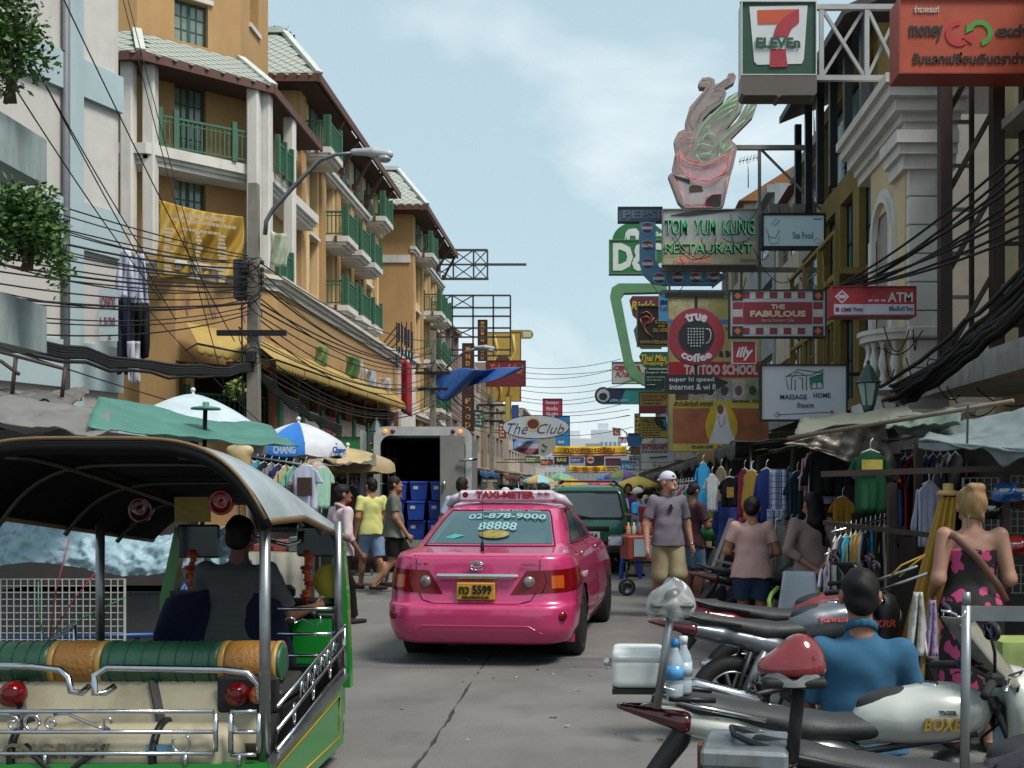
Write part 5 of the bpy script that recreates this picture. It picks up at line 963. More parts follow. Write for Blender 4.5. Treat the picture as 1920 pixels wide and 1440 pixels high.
# tv aerials, lantern
for u, v0, v1, y in ((1403, 295, 352, 44), (1527, 195, 275, 28), (1590, 110, 150, 24)):
    m = MB(); m.tube([P(u, v1, y), P(u, v0, y)], .025, 5); m.tube([P(u-18, v0+8, y), P(u+18, v0, y)], .018, 5)
    for k in range(6): q = P(u-16+k*6.5, v0+7-k*1.5, y); m.tube([q-V((0, .5, 0)), q+V((.05, .5, .0))], .01, 4); m.tube([q-V((0, 0, .12)), q+V((0, 0, .12))], .01, 4)
    solo('tv_aerial', m, steel, {44: 'thin television aerial on the roof beside the neon bowl', 28: 'television aerial on the roof beside the white cornice', 24: 'small aerial behind the steel truss'}[y], 'aerial', 'roof aerials')
def lantern(label, u, vt, vb, y, pole):
    x = X(u, y); t0 = thing('lantern', label, 'lamp', (x, y, pole), world=True, group='green street lanterns'); zt, zb = Zv(vt, y), Zv(vb, y); h_ = zt-zb; lm = mat('lantern_green', '#1c3a36', .5, var=.3)
    m = MB(); m.lathe([(.01, zt), (.03, zt-.04*h_), (.02, zt-.08*h_), (.05*h_*2, zt-.16*h_), (.24*h_, zt-.42*h_), (.27*h_, zt-.45*h_), (.2*h_, zt-.47*h_)], 8, M.Translation((x, y, 0)), sm=False); m.build('cap', lm, t0)
    m = MB(); m.lathe([(.22*h_, zt-.47*h_), (.12*h_, zb+.1*h_)], 6, M.Translation((x, y, 0)), sm=False); m.build('glass', mat('lantern_glass', '#8fa39a', .2, var=.2), t0)
    m = MB()
    for k in range(6): a = k*math.pi/3; m.beam((x+.225*h_*math.cos(a), y+.225*h_*math.sin(a), zt-.47*h_), (x+.125*h_*math.cos(a), y+.125*h_*math.sin(a), zb+.1*h_), .015)
    m.lathe([(.13*h_, zb+.1*h_), (.1*h_, zb), (.05, zb-.05), (.045, pole)], 10, M.Translation((x, y, 0))); m.build('stand', lm, t0)
lantern('dark green street lantern in front of the white balcony', 1628, 675, 770, 14.5, .13); lantern('dark green street lantern beside the truck', 706, 783, 840, 21.5, .13)

for i, (q, y, fc, tx, tc_, lb) in enumerate((((936, 792, 948, 822), 70, '#8c3a3a', 'BAR', '#c9b8a0', 'narrow brick red sign beside the far pole'), ((948, 742, 958, 800), 76, '#b09a3c', '', '#fff', 'tall yellow pennant sign left of the oval sign'), ((960, 760, 972, 786), 88, '#34508c', '', '#fff', 'small royal blue sign above the oval sign'), ((972, 838, 1012, 848), 84, '#9c9a94', 'MASSAGE', '#7a2c34', 'long white strip sign under the draped banner'), ((985, 856, 1012, 868), 78, '#5c7d3c', 'HOTEL', '#c9c9b4', 'olive green sign beneath the strip sign'), ((1014, 862, 1036, 872), 72, '#a03c34', 'SALE', '#d0c4b0', 'small red sign left of the BAG sign'), ((1180, 856, 1198, 872), 48, '#b3b4b0', 'TOUR', '#2c4a8c', 'white and blue sign below the internet board'), ((1184, 838, 1199, 852), 52, '#7d5a2c', '', '#fff', 'small tan sign right of the first banner'), ((1070, 858, 1094, 868), 96, '#4a4a8c', 'PUB', '#c0b8d0', 'violet sign between the two banners'), ((1138, 876, 1160, 886), 84, '#c0a03c', 'FOOD', '#6a2c20', 'yellow sign beside the second banner'), ((1190, 776, 1200, 812), 44, '#a89a44', 'THAI', '#5a3020', 'tall mustard strip sign behind the travel board'), ((890, 770, 906, 800), 58, '#2f6a54', 'WC', '#c0ccc0', 'green sign behind the truck roof'), ((1020, 800, 1038, 822), 70, '#b8b0a0', '', '#fff', 'cream sign peeking out behind the oval sign'))):
    S = Sign('far_shop_sign', lb, *q, y, fc, .15, '#3c3a38', .5, group='small far shop signs')
    if tx: S.lines(q[0]+1.5, q[2]-1, q[1]+2, q[3]-2, 4 if q[3]-q[1] > 20 else 2, tc_, i+40)
    m = MB(); xe = -7 if q[0] < 1060 else 4.2; v = (q[1]+q[3])/2; m.beam((X(q[0] if q[0] < 1060 else q[2], y), y, Zv(v, y)), (xe if abs(xe) > abs(X(v, y))*0 else xe, y, Zv(v, y)), .05); m.build('bracket', black_metal, S.o)
# ================================================================ VEHICLES
def wheel(par, c, r, wd, ax, name='wheel', spokes=5, rimm=None, tyre_w=None):
    """wheel with tyre, rim; ax = axle direction (local)"""
    q = V(ax).normalized().to_track_quat('Z', 'Y').to_matrix().to_4x4(); mx = M.Translation(c) @ q; h = wd/2; ri = r*.66
    m = MB(); m.lathe([(ri, -h*.8), (r*.86, -h), (r*.96, -h*.85), (r, -h*.5), (r, h*.5), (r*.96, h*.85), (r*.86, h), (ri, h*.8), (ri, -h*.8)], 36, mx); w_ = m.build(name, rubber, par)
    m = MB(); m.lathe([(ri, -h*.8), (ri, h*.8), (ri*.92, h*.82), (ri*.9, -h*.7), (ri*.92, -h*.82), (ri, -h*.8)], 32, mx); m.lathe([(.01, h*.45), (.055, h*.45), (.06, -h*.1), (.01, -h*.1)], 14, mx)
    for k in range(spokes):
        a = 2*math.pi*k/spokes; d = V((math.cos(a), math.sin(a), 0)); n_ = V((-d.y, d.x, 0))
        for s in (-1, 1): p = [mx @ (d*.04+n_*.02*s+V((0, 0, h*.4))), mx @ (d*ri*.93+n_*.05*s*r/.3+V((0, 0, h*.6)))]; m.beam(p[0], p[1], .045*r/.3, .02)
    m.build('rim', rimm or mat('alloy', '#8d9094', .35, .8, var=.2), w_)
    return w_
pink = mat('taxi_pink', '#bb3468', .30, .2, var=.05, scale=1.2, coat=.9)
def car_rings(): return [  # z, half width, rear y, front y, rear radius, front radius, bow
    (.19, .74, .16, 4.35, .25, .4, .02), (.22, .82, .07, 4.42, .3, .45, .03), (.33, .865, .015, 4.5, .32, .5, .04), (.46, .88, 0, 4.52, .33, .5, .045), (.545, .88, .012, 4.5, .33, .5, .05), (.575, .878, .06, 4.46, .33, .5, .05), (.66, .878, .085, 4.42, .33, .5, .05),
    (.80, .872, .105, 4.32, .33, .5, .05), (.92, .85, .115, 4.2, .32, .5, .05), (.985, .825, .125, 4.05, .3, .5, .05), (1.015, .80, .17, 3.9, .28, .5, .05), (1.035, .765, .36, 3.6, .26, .45, .05), (1.06, .735, .56, 3.42, .24, .4, .06),
    (1.20, .68, .80, 3.08, .22, .35, .07), (1.33, .62, 1.04, 2.78, .2, .3, .08), (1.405, .575, 1.20, 2.6, .2, .3, .08), (1.44, .53, 1.33, 2.45, .2, .3, .06), (1.46, .42, 1.5, 2.3, .2, .25, .05), (1.468, .22, 1.72, 2.1, .15, .15, 0), (1.47, .02, 1.88, 1.94, .01, .01, 0)]
RG = car_rings()
def ringp(t):
    i = min(int(t), len(RG)-2); f = t-i; p0, p1, p2, p3 = RG[max(i-1, 0)], RG[i], RG[i+1], RG[min(i+2, len(RG)-1)]
    return [b+(c-b)*f+.0*(a+d) for a, b, c, d in zip(p0, p1, p2, p3)]
def cs(p, t, off=0):
    z, w_, yr, yf, rc, fc, bow = ringp(t); s = 1 if p >= 0 else -1; a = abs(p)
    if a < .22: x = (w_-rc)*a/.22; y = yr+bow*(x/max(w_, .01))**2; n_ = V((.15*x, -1, 0))
    elif a < .38: th = (a-.22)/.16*math.pi/2; x0 = w_-rc; yb = yr+bow*(x0/max(w_, .01))**2; x = x0+rc*math.sin(th); y = yb+rc*(1-math.cos(th)); n_ = V((math.sin(th), -math.cos(th), 0))
    elif a < .82:
        yb = yr+bow*((w_-rc)/max(w_, .01))**2+rc; f = (a-.38)/.44; y = yb+(yf-fc-yb)*f; x = w_*(1-.025*(2*f-1)**2*(f > .5)); n_ = V((1, 0, 0))
    elif a < .93: th = (a-.82)/.11*math.pi/2; x0 = w_*.975-fc; x = x0+fc*math.cos(th); y = yf-fc+fc*math.sin(th); n_ = V((math.cos(th), math.sin(th), 0))
    else: x = (w_*.975-fc)*(1-(a-.93)/.07); y = yf+0*x; n_ = V((0, 1, 0))
    if y > 3.3 and z > .6: z -= .16*min(1, (y-3.3)/1.1)**1.3*(min(1, (z-.6)/.3))
    if off:
        up = V((0, 0, max(0, (ringp(min(t+.3, len(RG)-1.01))[2]-ringp(max(t-.3, 0))[2])*1.2))); n_ = (n_.normalized()+up).normalized(); return V((s*x, y, z))+V((n_.x*s, n_.y, n_.z))*off
    return V((s*x, y, z))
def patch(par, name, c, m, nu=10, nv=6, off=.006):
    """patch of body surface between four (p,t) corners: bottom-left, bottom-right, top-right, top-left"""
    b = MB(); b.grid(lambda u, v: cs((c[0][0]*(1-u)+c[1][0]*u)*(1-v)+(c[3][0]*(1-u)+c[2][0]*u)*v, (c[0][1]*(1-u)+c[1][1]*u)*(1-v)+(c[3][1]*(1-u)+c[2][1]*u)*v, off), nu, nv); return b.build(name, m, par)
def seam(par, pts, name='seam', r=.004, m=black, off=.001):
    b = MB(); b.tube([cs(p, t, off) for p, t in pts], r, 5); return b.build(name, m, par)
TX = thing('taxi', 'bright pink taxi saloon seen from behind with a roof meter sign', 'taxi', (-1.13, 9.6, 0), R(-6))
WY = (1.0, 3.58); WR = .315
m = MB(); NT = (len(RG)-1)*3; ps = [-1+2*i/150 for i in range(151)]; vs = [cs(p, t/3) for t in range(NT+1) for p in ps]; n_ = len(ps); fs = []
for t in range(NT):
    for i in range(n_-1):
        q = [t*n_+i, t*n_+i+1, (t+1)*n_+i+1, (t+1)*n_+i]; c_ = sum((vs[k] for k in q), V())/4
        if abs(c_.x) > .6 and any((c_.y-y)**2+(c_.z-.33)**2 < .365**2 for y in WY): continue
        fs.append(q)
for k, v in enumerate(vs):      # snap the rim of the opening to a clean circle
    if abs(v.x) > .6:
        for y in WY:
            d = math.hypot(v.y-y, v.z-.33)
            if .365 < d < .40 or .335 < d < .365: s = .366/d; vs[k] = V((v.x, y+(v.y-y)*s, .33+(v.z-.33)*s))
m.add(vs, fs, 0, True); m.build('body', pink, TX)
m = MB(); m.cbox((0, 2.25, .36), (1.3, 4.0, .3)); 
for y in WY:
    for s in (-1, 1): m.lathe([(.37, .86*s), (.37, .55*s), (.01, .55*s)], 24, M.Translation((0, y, .33)) @ M.Rotation(R(90), 4, 'Y'))
m.build('underbody', black, TX)
for y in WY:
    for s in (-1, 1): wheel(TX, (s*.775, y, WR), WR, .2, (s, 0, 0))
tint = mat('tinted_glass', '#2a4a50', .06, var=.15, scale=.8, spec=.9, coat=.5)
patch(TX, 'rear_window', [(-.275, 12.2), (.275, 12.2), (.27, 14.7), (-.27, 14.7)], tint, 30, 8, .006)
seam(TX, [(-.285+.57*i/30, 12.05) for i in range(31)]+[(.28, 13+.06*i) for i in range(30)]+[(.275-.55*i/30, 14.85) for i in range(31)]+[(-.28, 14.8-.09*i) for i in range(31)], 'rear_window_seal', .007, black, .006)
for s in (-1, 1):
    patch(TX, 'side_window', [(s*.43, 12.2), (s*.585, 12.2), (s*.6, 14.7), (s*.52, 14.7)], tint, 10, 6, .006); patch(TX, 'side_window', [(s*.60, 12.2), (s*.74, 12.2), (s*.685, 14.7), (s*.615, 14.7)], tint, 10, 6, .006)
    seam(TX, [(s*.42, 12.1), (s*.5, 12.05), (s*.6, 12.05), (s*.75, 12.1)], 'belt_trim', .008, black, .004); seam(TX, [(s*.42, 12.1), (s*.50, 14.0), (s*.53, 14.85), (s*.6, 14.9), (s*.69, 14.85)], 'window_trim', .008, black, .004)
    seam(TX, [(s*.41, 11.5), (s*.43, 10), (s*.44, 9)], 'door_gap'); seam(TX, [(s*.605, t) for t in (12, 10, 8, 6, 4, 2.6)], 'door_gap'); seam(TX, [(s*.50, t) for t in (4, 2.6)]+[(s*.605, 2.2), (s*.72, 2.2)], 'sill_gap')
    seam(TX, [(s*.745, t) for t in (11.5, 9, 6, 4)], 'door_gap')
    for p in (.47, .635): m = MB(); a = cs(s*p, 9, .025); m.tube([a-V((0, .09, 0)), a, a+V((0, .09, 0))], [.012, .016, .012], 6); m.build('door_handle', chrome, TX)
    # tail lamps wrapping the corner
    lamp = patch(TX, 'tail_lamp', [(s*.125, 5.95), (s*.43, 6.25), (s*.405, 7.75), (s*.185, 7.55)], mat('lamp_red', '#6a0a10', .12, var=.25, scale=14, coat=.2, spec=.3), 18, 8, .008)
    am = patch(lamp, 'indicator', [(s*.262, 6.35), (s*.30, 6.35), (s*.30, 7.2), (s*.262, 7.2)], mat('lamp_amber', '#a8480f', .15, var=.25, coat=.6), 8, 6, .013)
    m = MB(); c_ = cs(s*.195, 6.75, .014); 
    m.lathe([(.002, .02), (.028, .018), (.05, .012), (.056, 0), (.056, -.02)], 20, M.Translation(c_) @ V((s*.45, -1, 0)).to_track_quat('Z', 'Y').to_matrix().to_4x4()); m.build('reversing_lamp', mat('lamp_clear', '#8d8284', .1, .5, var=.3), lamp)
    seam(lamp, [(s*.235, 6.05), (s*.25, 6.8), (s*.245, 7.6)], 'lamp_gap', .004, black, .01)
    m = MB(); c_ = cs(s*.30, 3.0, .004); m.lathe([(.001, .012), (.04, .009), (.046, -.01)], 18, M.Translation(c_) @ V((s*.6, -1, 0)).to_track_quat('Z', 'Y').to_matrix().to_4x4()); m.build('reflector', mat('lamp_red', '#8f1118'), TX)
seam(TX, [(-.245, 9.3), (-.235, 8.6), (-.23, 6.5), (-.2, 5.3), (-.16, 4.95)]+[(-.15+.3*i/20, 4.85) for i in range(21)]+[(.16, 4.95), (.2, 5.3), (.23, 6.5), (.235, 8.6), (.245, 9.3)], 'boot_gap', .005)
seam(TX, [(-.25+.5*i/20, 9.4) for i in range(21)], 'boot_edge', .004, pink, .002)
seam(TX, [(-.30, 1.6), (-.24, 1.8), (-.2, 2.3)]+[(-.19+.38*i/20, 2.35) for i in range(21)]+[(.2, 2.3), (.24, 1.8), (.30, 1.6)], 'bumper_crease', .006, pink, .002)
m = MB(); m.cbox((0, .075, .815), (.76, .05, .052), bev=.02); m.build('chrome_bar', mat('satin_chrome', '#c3c6ca', .22, .9, var=.08), TX)
m = MB(); m.cbox((0, .055, .685), (.355, .025, .158), bev=.008); pl = m.build('number_plate', mat('plate_yellow', '#b88a2a', .5, var=.12, scale=10), TX)
text('ทว 5599', 0, .70, .30, .085, .04, paint('#17120c'), pl, .03); text('กรุงเทพมหานคร', 0, .626, .25, .03, .04, paint('#17120c'), pl, .02)
m = MB()
for rx, rz in ((.062, .043), (.024, .04), (.05, .018)): m.tube([(rx*math.cos(a), .088, .912+(.006 if rx == .05 else 0)+rz*math.sin(a)) for a in [2*math.pi*i/24 for i in range(24)]], .006, 6, closed=True)
m.build('emblem', chrome, TX)
text('COROLLA', .50, .925, .19, .024, .112, chrome, TX, .03, .2); text('1.8', -.56, .925, .055, .024, .115, chrome, TX, .03); text('E', -.48, .925, .03, .024, .11, chrome, TX, .03)
A_ = math.atan2(.62, .345); FW = M.Translation((0, .575, 1.072)) @ M.Rotation(-A_, 4, 'X')
dec = mat('decal', '#7fa6a8', .5, var=.1)
def wbow(x, y, z): return (x, y-.012+.11*(x*x), z)
def arch_(x, y, z): return (x, y-.012+.05*x*x, z-.5*x*x)
text('02-878-9000', .1, .53, .78, .10, 0, dec, TX, .02, face=FW, warp=wbow, name='phone_decal'); text('88888', .04, .34, .38, .15, 0, dec, TX, .02, face=FW, warp=arch_, name='number_decal'); text('บริการแท็กซี่ CALL TAXI', .12, .63, .6, .03, 0, dec, TX, .02, face=FW, warp=wbow, name='service_decal')
m = MB(); m.add([FW @ V(p) for p in ((-.46, -.02+.03, .16), (-.36, -.02+.02, .12), (-.26, -.02+.01, .17), (-.36, -.02+.02, .21))], [(0, 1, 2, 3)]); m.build('permit_decal', mat('permit', '#3f9a90', .5), TX)
m = MB(); m.lathe([(.001, .004), (.12, .003), (.125, 0)], 24, FW @ M.Translation((.03, -.018, .18)) @ M.Rotation(R(90), 4, 'X') @ M.Diagonal((1.2, .65, 1, 1))); m.build('garland_decal', mat('garland', '#8a7a3c', .6, var=.6, scale=20), TX)
m = MB(); m.lathe([(.016, 0), (.018, .06), (.008, .1), (.003, .12), (.0025, .95)], 8, M.Translation((0, .33, 1.03))); m.build('antenna', black, TX)
m = MB(); m.cbox((0, 1.55, 1.535), (1.0, .22, .125), bev=.03); ts = m.build('roof_sign', mat('sign_white', '#bcb2bc', .35, var=.08), TX); text('TAXI-METER', .0, 1.55, .62, .075, 1.437, paint('#8d1420'), ts, .05); text('จัน จัน', .40, 1.565, .12, .035, 1.437, paint('#8d1420'), ts, .02)
m = MB(); m.lathe([(.001, 0), (.03, 0)], 12, M.Translation((-.42, 1.438, 1.55)) @ M.Rotation(R(90), 4, 'X')); m.build('flame_mark', paint('#8d1420'), ts)
m = MB()
for s in (-1, 1): m = MB(); m.tube([(s*.48, 1.55, 1.53), (s*.58, 1.6, 1.5), (s*.64, 1.66, 1.44), (s*.6, 1.7, 1.40)], [.05, .05, .035, .02], 8); m.build('sign_rack', mat('sign_white', '#b9a5ae'), ts)
for s in (-1, 1):
    m = MB(); m.cbox((s*1.0, 3.05, 1.0), (.2, .09, .14), bev=.035); mi = m.build('mirror', pink if s < 0 else black, TX); m = MB(); m.cbox((s*1.0, 3.0, 1.0), (.16, .006, .105)); m.build('mirror_glass', mat('mirror_glass', '#8fa0a8', .05, .9, var=0), mi); m = MB(); m.tube([(s*.86, 3.1, .98), (s*.95, 3.08, .99)], .03, 6); m.build('mirror_stalk', black, mi)
text('02-8630041', 0, 0, .34, .05, 0, paint('#b09aa4'), TX, .02, face=M.Translation((.885, .98, .78)) @ M.Rotation(R(90), 4, 'Z'), name='side_decal')
for s in (-1, 1): m = MB(); m.cbox((s*.72, .63, .24), (.22, .02, .16)); m.build('mud_flap', pink, TX)
# ---------------------------------------------------------------- green pickup with canopy
vg = mat('van_green', '#1d5c48', .3, .2, var=.08, scale=1.2, coat=.7); vy = 20.0; 
VN = thing('pickup_truck', 'dark green pickup with a hard canopy driving ahead of the taxi', 'pickup', (X(1102, vy), vy, 0), 0)
hw = .80
def vsec(z): return hw-.005 if z < .95 else hw-.005-(z-.95)*.26
m = MB(); pr = [(.40, .82, .0), (.5, .83, -.01), (.75, .83, -.01), (.95, .82, 0), (1.0, .81, .02), (1.5, .70, .16), (1.60, .66, .22), (1.66, .55, .34), (1.68, .1, .5)]
vs = []; NP = 9
prof = []
for z, w_, yr in pr:
    row = [(-w_, 4.6), (-w_, yr+.12), (-w_+.03, yr+.03), (-w_+.10, yr), (0, yr-.01), (w_-.10, yr), (w_-.03, yr+.03), (w_, yr+.12), (w_, 4.6)]; vs += [V((x, y if y < 4 else (4.6 if z < 1 else 2.6), z)) for x, y in row]
m.add(vs, [(j*NP+i, j*NP+i+1, (j+1)*NP+i+1, (j+1)*NP+i) for j in range(len(pr)-1) for i in range(NP-1)], 0, True); m.build('body', vg, VN)
def vrear(x, z, o=0): 
    k = np.interp(z, [q[0] for q in pr], [q[2] for q in pr]); return V((x, k-.012-o, z))
def rpoly(name, pts, mm, o, par=VN): m = MB(); m.add([vrear(x, z, o) for x, z in pts], [tuple(range(len(pts)))]); return m.build(name, mm, par)
rpoly('window_seal', [(-.66, 1.03), (.66, 1.03), (.69, 1.1), (.60, 1.53), (.55, 1.57), (-.55, 1.57), (-.60, 1.53), (-.69, 1.1)], rubber, .004); rpoly('rear_window', [(-.62, 1.07), (.62, 1.07), (.64, 1.12), (.56, 1.51), (-.56, 1.51), (-.64, 1.12)], mat('smoke_glass', '#4c5658', .15, var=.1, spec=.8), .012)
m = MB(); m.tube([vrear(.1, 1.05, .03), vrear(-.3, 1.13, .04)], .012, 5); m.build('wiper', black, VN)
m = MB(); m.cbox((0, -.04, .86), (.8, .05, .09), bev=.02); m.build('tailgate_handle', black, VN); m = MB(); m.cbox((0, -.14, .47), (1.6, .2, .17), bev=.04); m.build('rear_bumper', black, VN); m = MB(); m.cbox((.05, -.06, .73), (.36, .02, .15)); pl = m.build('number_plate', white_pl, VN); text('54', .12, .73, .12, .09, -.073, black, pl, .02)
for s in (-1, 1): m = MB(); m.cbox((s*.74, -.02, .80), (.15, .05, .34), bev=.02); l_ = m.build('tail_lamp', mat('lamp_red', '#8f1118'), VN); m = MB(); m.cbox((s*.74, -.05, .9), (.13, .02, .1)); m.build('indicator', MT['lamp_amber'], l_); m = MB(); m.cbox((s*.74, -.05, .74), (.13, .02, .08)); m.build('reversing_lamp', MT['lamp_clear'], l_)
for y in (.9, 3.7):
    for s in (-1, 1): wheel(VN, (s*.70, y, .32), .32, .22, (s, 0, 0))
m = MB(); m.cbox((0, 2.2, .42), (1.35, 4.2, .25)); m.build('chassis', black, VN)
m = MB()
for y in (.6, 1.2, 1.8): m.tube([(-.58, y, 1.70), (-.5, y, 1.75), (.5, y, 1.75), (.58, y, 1.70)], .02, 6)
for s in (-.5, .5): m.tube([(s, .4, 1.76), (s, 2.0, 1.76)], .02, 6)
m.build('roof_rack', mat('rack_red', '#6a3030', .5, .3), VN)
for s in (-1, 1): m = MB(); m.cbox((s*.98, 3.0, 1.05), (.16, .08, .2), bev=.03); m.build('mirror', black, VN)
# ---------------------------------------------------------------- box truck with open rear
ty = 20.5; tx0, tx1 = X(702, ty), X(884, ty); zt_ = Zv(800, ty); tw = tx1-tx0
TR = thing('box_truck', 'white box truck with its rear door open showing blue bins', 'truck', ((tx0+tx1)/2, ty, 0), R(5)); hw = tw/2; zb = .62; al = mat('truck_alu', '#9b9c9c', .45, .5, var=.25, scale=2, dirt='#6d6a66')
m = MB(); m.box(-hw, -hw+.05, .06, 3.9, zb, zt_-.16); m.box(hw-.05, hw, .06, 3.9, zb, zt_-.16); m.box(-hw+.05, hw-.05, 3.85, 3.9, zb, zt_-.16); m.box(-hw, hw, .06, 3.9, zb-.14, zb); m.build('box_wall', al, TR)
m = MB(); n_ = 16; pts = [(-hw+.22-.22*math.cos(R(a)), zt_-.2+.22*math.sin(R(a))-.02) for a in range(0, 91, 15)]; pts = pts+[(-x, z) for x, z in reversed(pts)]; inn = [(x*.94, z-.07) for x, z in pts]; m.grid(lambda u, v: (lambda i: V((pts[i][0], .06+3.84*v, pts[i][1])))(round(u*(len(pts)-1))), len(pts)-1, 1, .03); m.build('box_roof', al, TR)
fr = [(-hw, zb-.14), (-hw, zt_-.22)]+pts[1:-1]+[(hw, zt_-.22), (hw, zb-.14)]; fi = [(x*(1-.12/hw) if abs(x) > .3 else x, z-.17 if z > zt_-.4 else z) for x, z in fr]; m = MB()
for i in range(len(fr)-1):
    a, b, c_, d = fr[i], fr[i+1], fi[i+1], fi[i]; m.add([(a[0], 0, a[1]), (b[0], 0, b[1]), (c_[0], 0, c_[1]), (d[0], 0, d[1]), (a[0], .06, a[1]), (b[0], .06, b[1]), (c_[0], .06, c_[1]), (d[0], .06, d[1])], [(0, 1, 2, 3), (7, 6, 5, 4), (0, 4, 5, 1), (2, 6, 7, 3)])
m.build('rear_frame', mat('truck_frame', '#a9aaa8', .5, .2, var=.2, dirt='#77746e'), TR)
for s in (-1, 1):
    for k, c_ in ((.22, '#e8862e'), (.36, '#5a1414')): m = MB(); m.lathe([(.001, .03), (.04, .02), (.045, 0)], 14, M.Translation((s*(hw-k), -.002, zt_-.09)) @ M.Rotation(R(90), 4, 'X')); m.build('marker_lamp', mat('marker_'+c_[1:], c_, .3, var=0, emit=.8 if c_ == '#e8862e' else 0), TR)
m = MB(); m.cbox((hw-.37, -.05, (zb+zt_)/2-.06), (.47, .045, zt_-zb-.24), M.Rotation(R(12), 3, 'Z')); d_ = m.build('rear_door', mat('door_grey', '#74736e', .6, .2, var=.2, dirt='#55524c'), TR); m = MB(); m.tube([(hw-.24, -.12, zt_-.65), (hw+.1, -.1, zt_-.62)], .03, 6); m.tube([(hw-.52, -.15, 1.6), (hw-.52, -.15, 1.75)], .025, 6); m.build('latch', chrome, d_)
m = MB(); m.cbox((-hw-.16, -.28, (zb+zt_)/2), (.05, .5, zt_-zb-.2)); d_ = m.build('rear_door', al, TR)
m = MB(); m.box(-hw+.055, -hw+.075, .08, 3.84, zb+.002, zt_-.2); m.box(hw-.075, hw-.055, .08, 3.84, zb+.002, zt_-.2); m.box(-hw+.08, hw-.08, 3.8, 3.84, zb+.002, zt_-.2); m.box(-hw+.08, hw-.08, .08, 3.8, zt_-.22, zt_-.2); m.box(-hw+.08, hw-.08, .08, 3.8, zb+.002, zb+.004); m.build('box_shade_liner', mat('box_shade_liner', '#1d1c1b', .9, var=.2), TR)  # near-black liner added: the interior shade is put into its colour
m = MB()
for k in range(3): m.tube([(-hw+.1+.1*k, .4+.3*k, zb), (-hw+.1+.1*k, .4+.3*k, zt_-.3)], .02, 6)
for z in (1.2, 1.7, 2.2): m.tube([(-hw+.09, .35, z), (-hw+.32, 1.1, z)], .015, 6)
m.build('load_bars', steel, TR)
m = MB(); m.box(-hw, hw, -.12, .1, zb-.28, zb-.145); m.build('bumper', black_metal, TR)
for y in (.9, 4.6):
    for s in (-1, 1): wheel(TR, (s*(hw-.18), y, .34), .34, .24, (s, 0, 0))
m = MB(); m.box(-.5, .5, 0, 5.5, .35, .48); m.build('chassis', black, TR); soft('cab', [('b', (0, 4.9, 1.25), (hw*.95, .85, .95), {'r': .18})], al, TR, .05, .05)
bb = mat('bin_blue', '#1a3f9a', .45, var=.15)
def bin_(x, y, z, i, lb):
    m = MB(); a, b, h_ = .17, .2, .34; m.add([(-a*.85, -b*.85, 0), (a*.85, -b*.85, 0), (a*.85, b*.85, 0), (-a*.85, b*.85, 0), (-a, -b, h_), (a, -b, h_), (a, b, h_), (-a, b, h_)], [(3, 2, 1, 0), (0, 1, 5, 4), (1, 2, 6, 5), (2, 3, 7, 6), (3, 0, 4, 7)])
    t0 = thing('storage_bin', lb, 'bin', ((tx0+tx1)/2+x-.087*y, ty+y+.087*x, z), R(5), group='blue bins in the truck'); m.build('tub', bb, t0); m = MB(); m.cbox((0, 0, h_), (.37, .43, .05), bev=.015); m.build('lid', bb, t0); m = MB(); m.cbox((-.06, -.195, .24), (.09, .012, .06), M.Rotation(R(8), 3, 'X')); m.build('label_card', white_pl, t0)
for k, (x, z) in enumerate(((-.55, 0), (-.15, 0), (.25, 0), (-.55, .38), (-.15, .38), (.25, .38), (-.5, .76), (-.1, .76), (.3, .76))): bin_(x, .35+.1*(k % 2), zb+.005+z, k, 'blue lidded plastic bin stacked in the open truck')
# ---------------------------------------------------------------- tuk-tuk
TK = thing('tuk_tuk', 'green three-wheeled tuk-tuk taxi with chrome rails and arched black canopy', 'tuk-tuk', (-2.32, 5.0, 0)); tg = mat('tuk_green', '#177a2c', .32, var=.12, scale=2, coat=.7); sil = mat('canopy_silver', '#a9b2b4', .3, .3, var=.25, scale=2, dirt='#7d8588'); cblack = mat('canopy_black', '#0a0a0b', .75, var=.3, spec=.15)
def rf(u, v, d=0):
    x = (u-.5)*2; y = -.12+2.2*v; w_ = .80-.15*max(0, v-.2)/.8; ze = 1.47-.19*max(0, v-.3)/.7; zc = 1.84-.36*max(0, v-.12)**1.1
    return V((x*w_, y, ze+(zc-ze)*(1-abs(x)**(4.5-1.3*v))+d))
m = MB(); m.grid(rf, 40, 20); o = m.build('canopy', sil, TK)
m = MB(); m.grid(lambda u, v: rf(u, v, -.02), 40, 20); m.build('canopy_lining', cblack, o)
m = MB(); m.tube([rf(i/40, 0, -.035)+V((0, -.01, 0)) for i in range(41)], .030, 8); m.build('rear_valance', cblack, o)
m = MB(); m.tube([rf(i/40, 0, .008)+V((0, -.03, 0)) for i in range(41)], .009, 6)
for s in (0, 1): m.tube([rf(s, i/20, -.005) for i in range(21)], .018, 6)
m.build('piping', mat('tan_piping', '#6d5638', .5, var=.3), o)
for v in (.28, .55, .8): m = MB(); m.tube([rf(i/30, v, -.05) for i in range(31)], .014, 6); m.build('roof_bow', mat('bow_steel', '#4c4c48', .4, .7), o)
for x in (-.4, .4): m = MB(); m.tube([rf(.5+x*.62, i/10, -.06) for i in range(11)], .014, 6); m.build('roof_rail', mat('bow_steel', '#4c4c48'), o)
for x, y, z0, z1 in ((.75, 0, .33, 1.5), (-.75, 0, .33, 1.5), (.76, 1.36, .5, 1.42), (-.66, 1.36, .5, 1.45)):
    m = MB(); m.tube([(x, y, z0), (x, y, z1)], .026, 12); m.build('post', steel, TK)
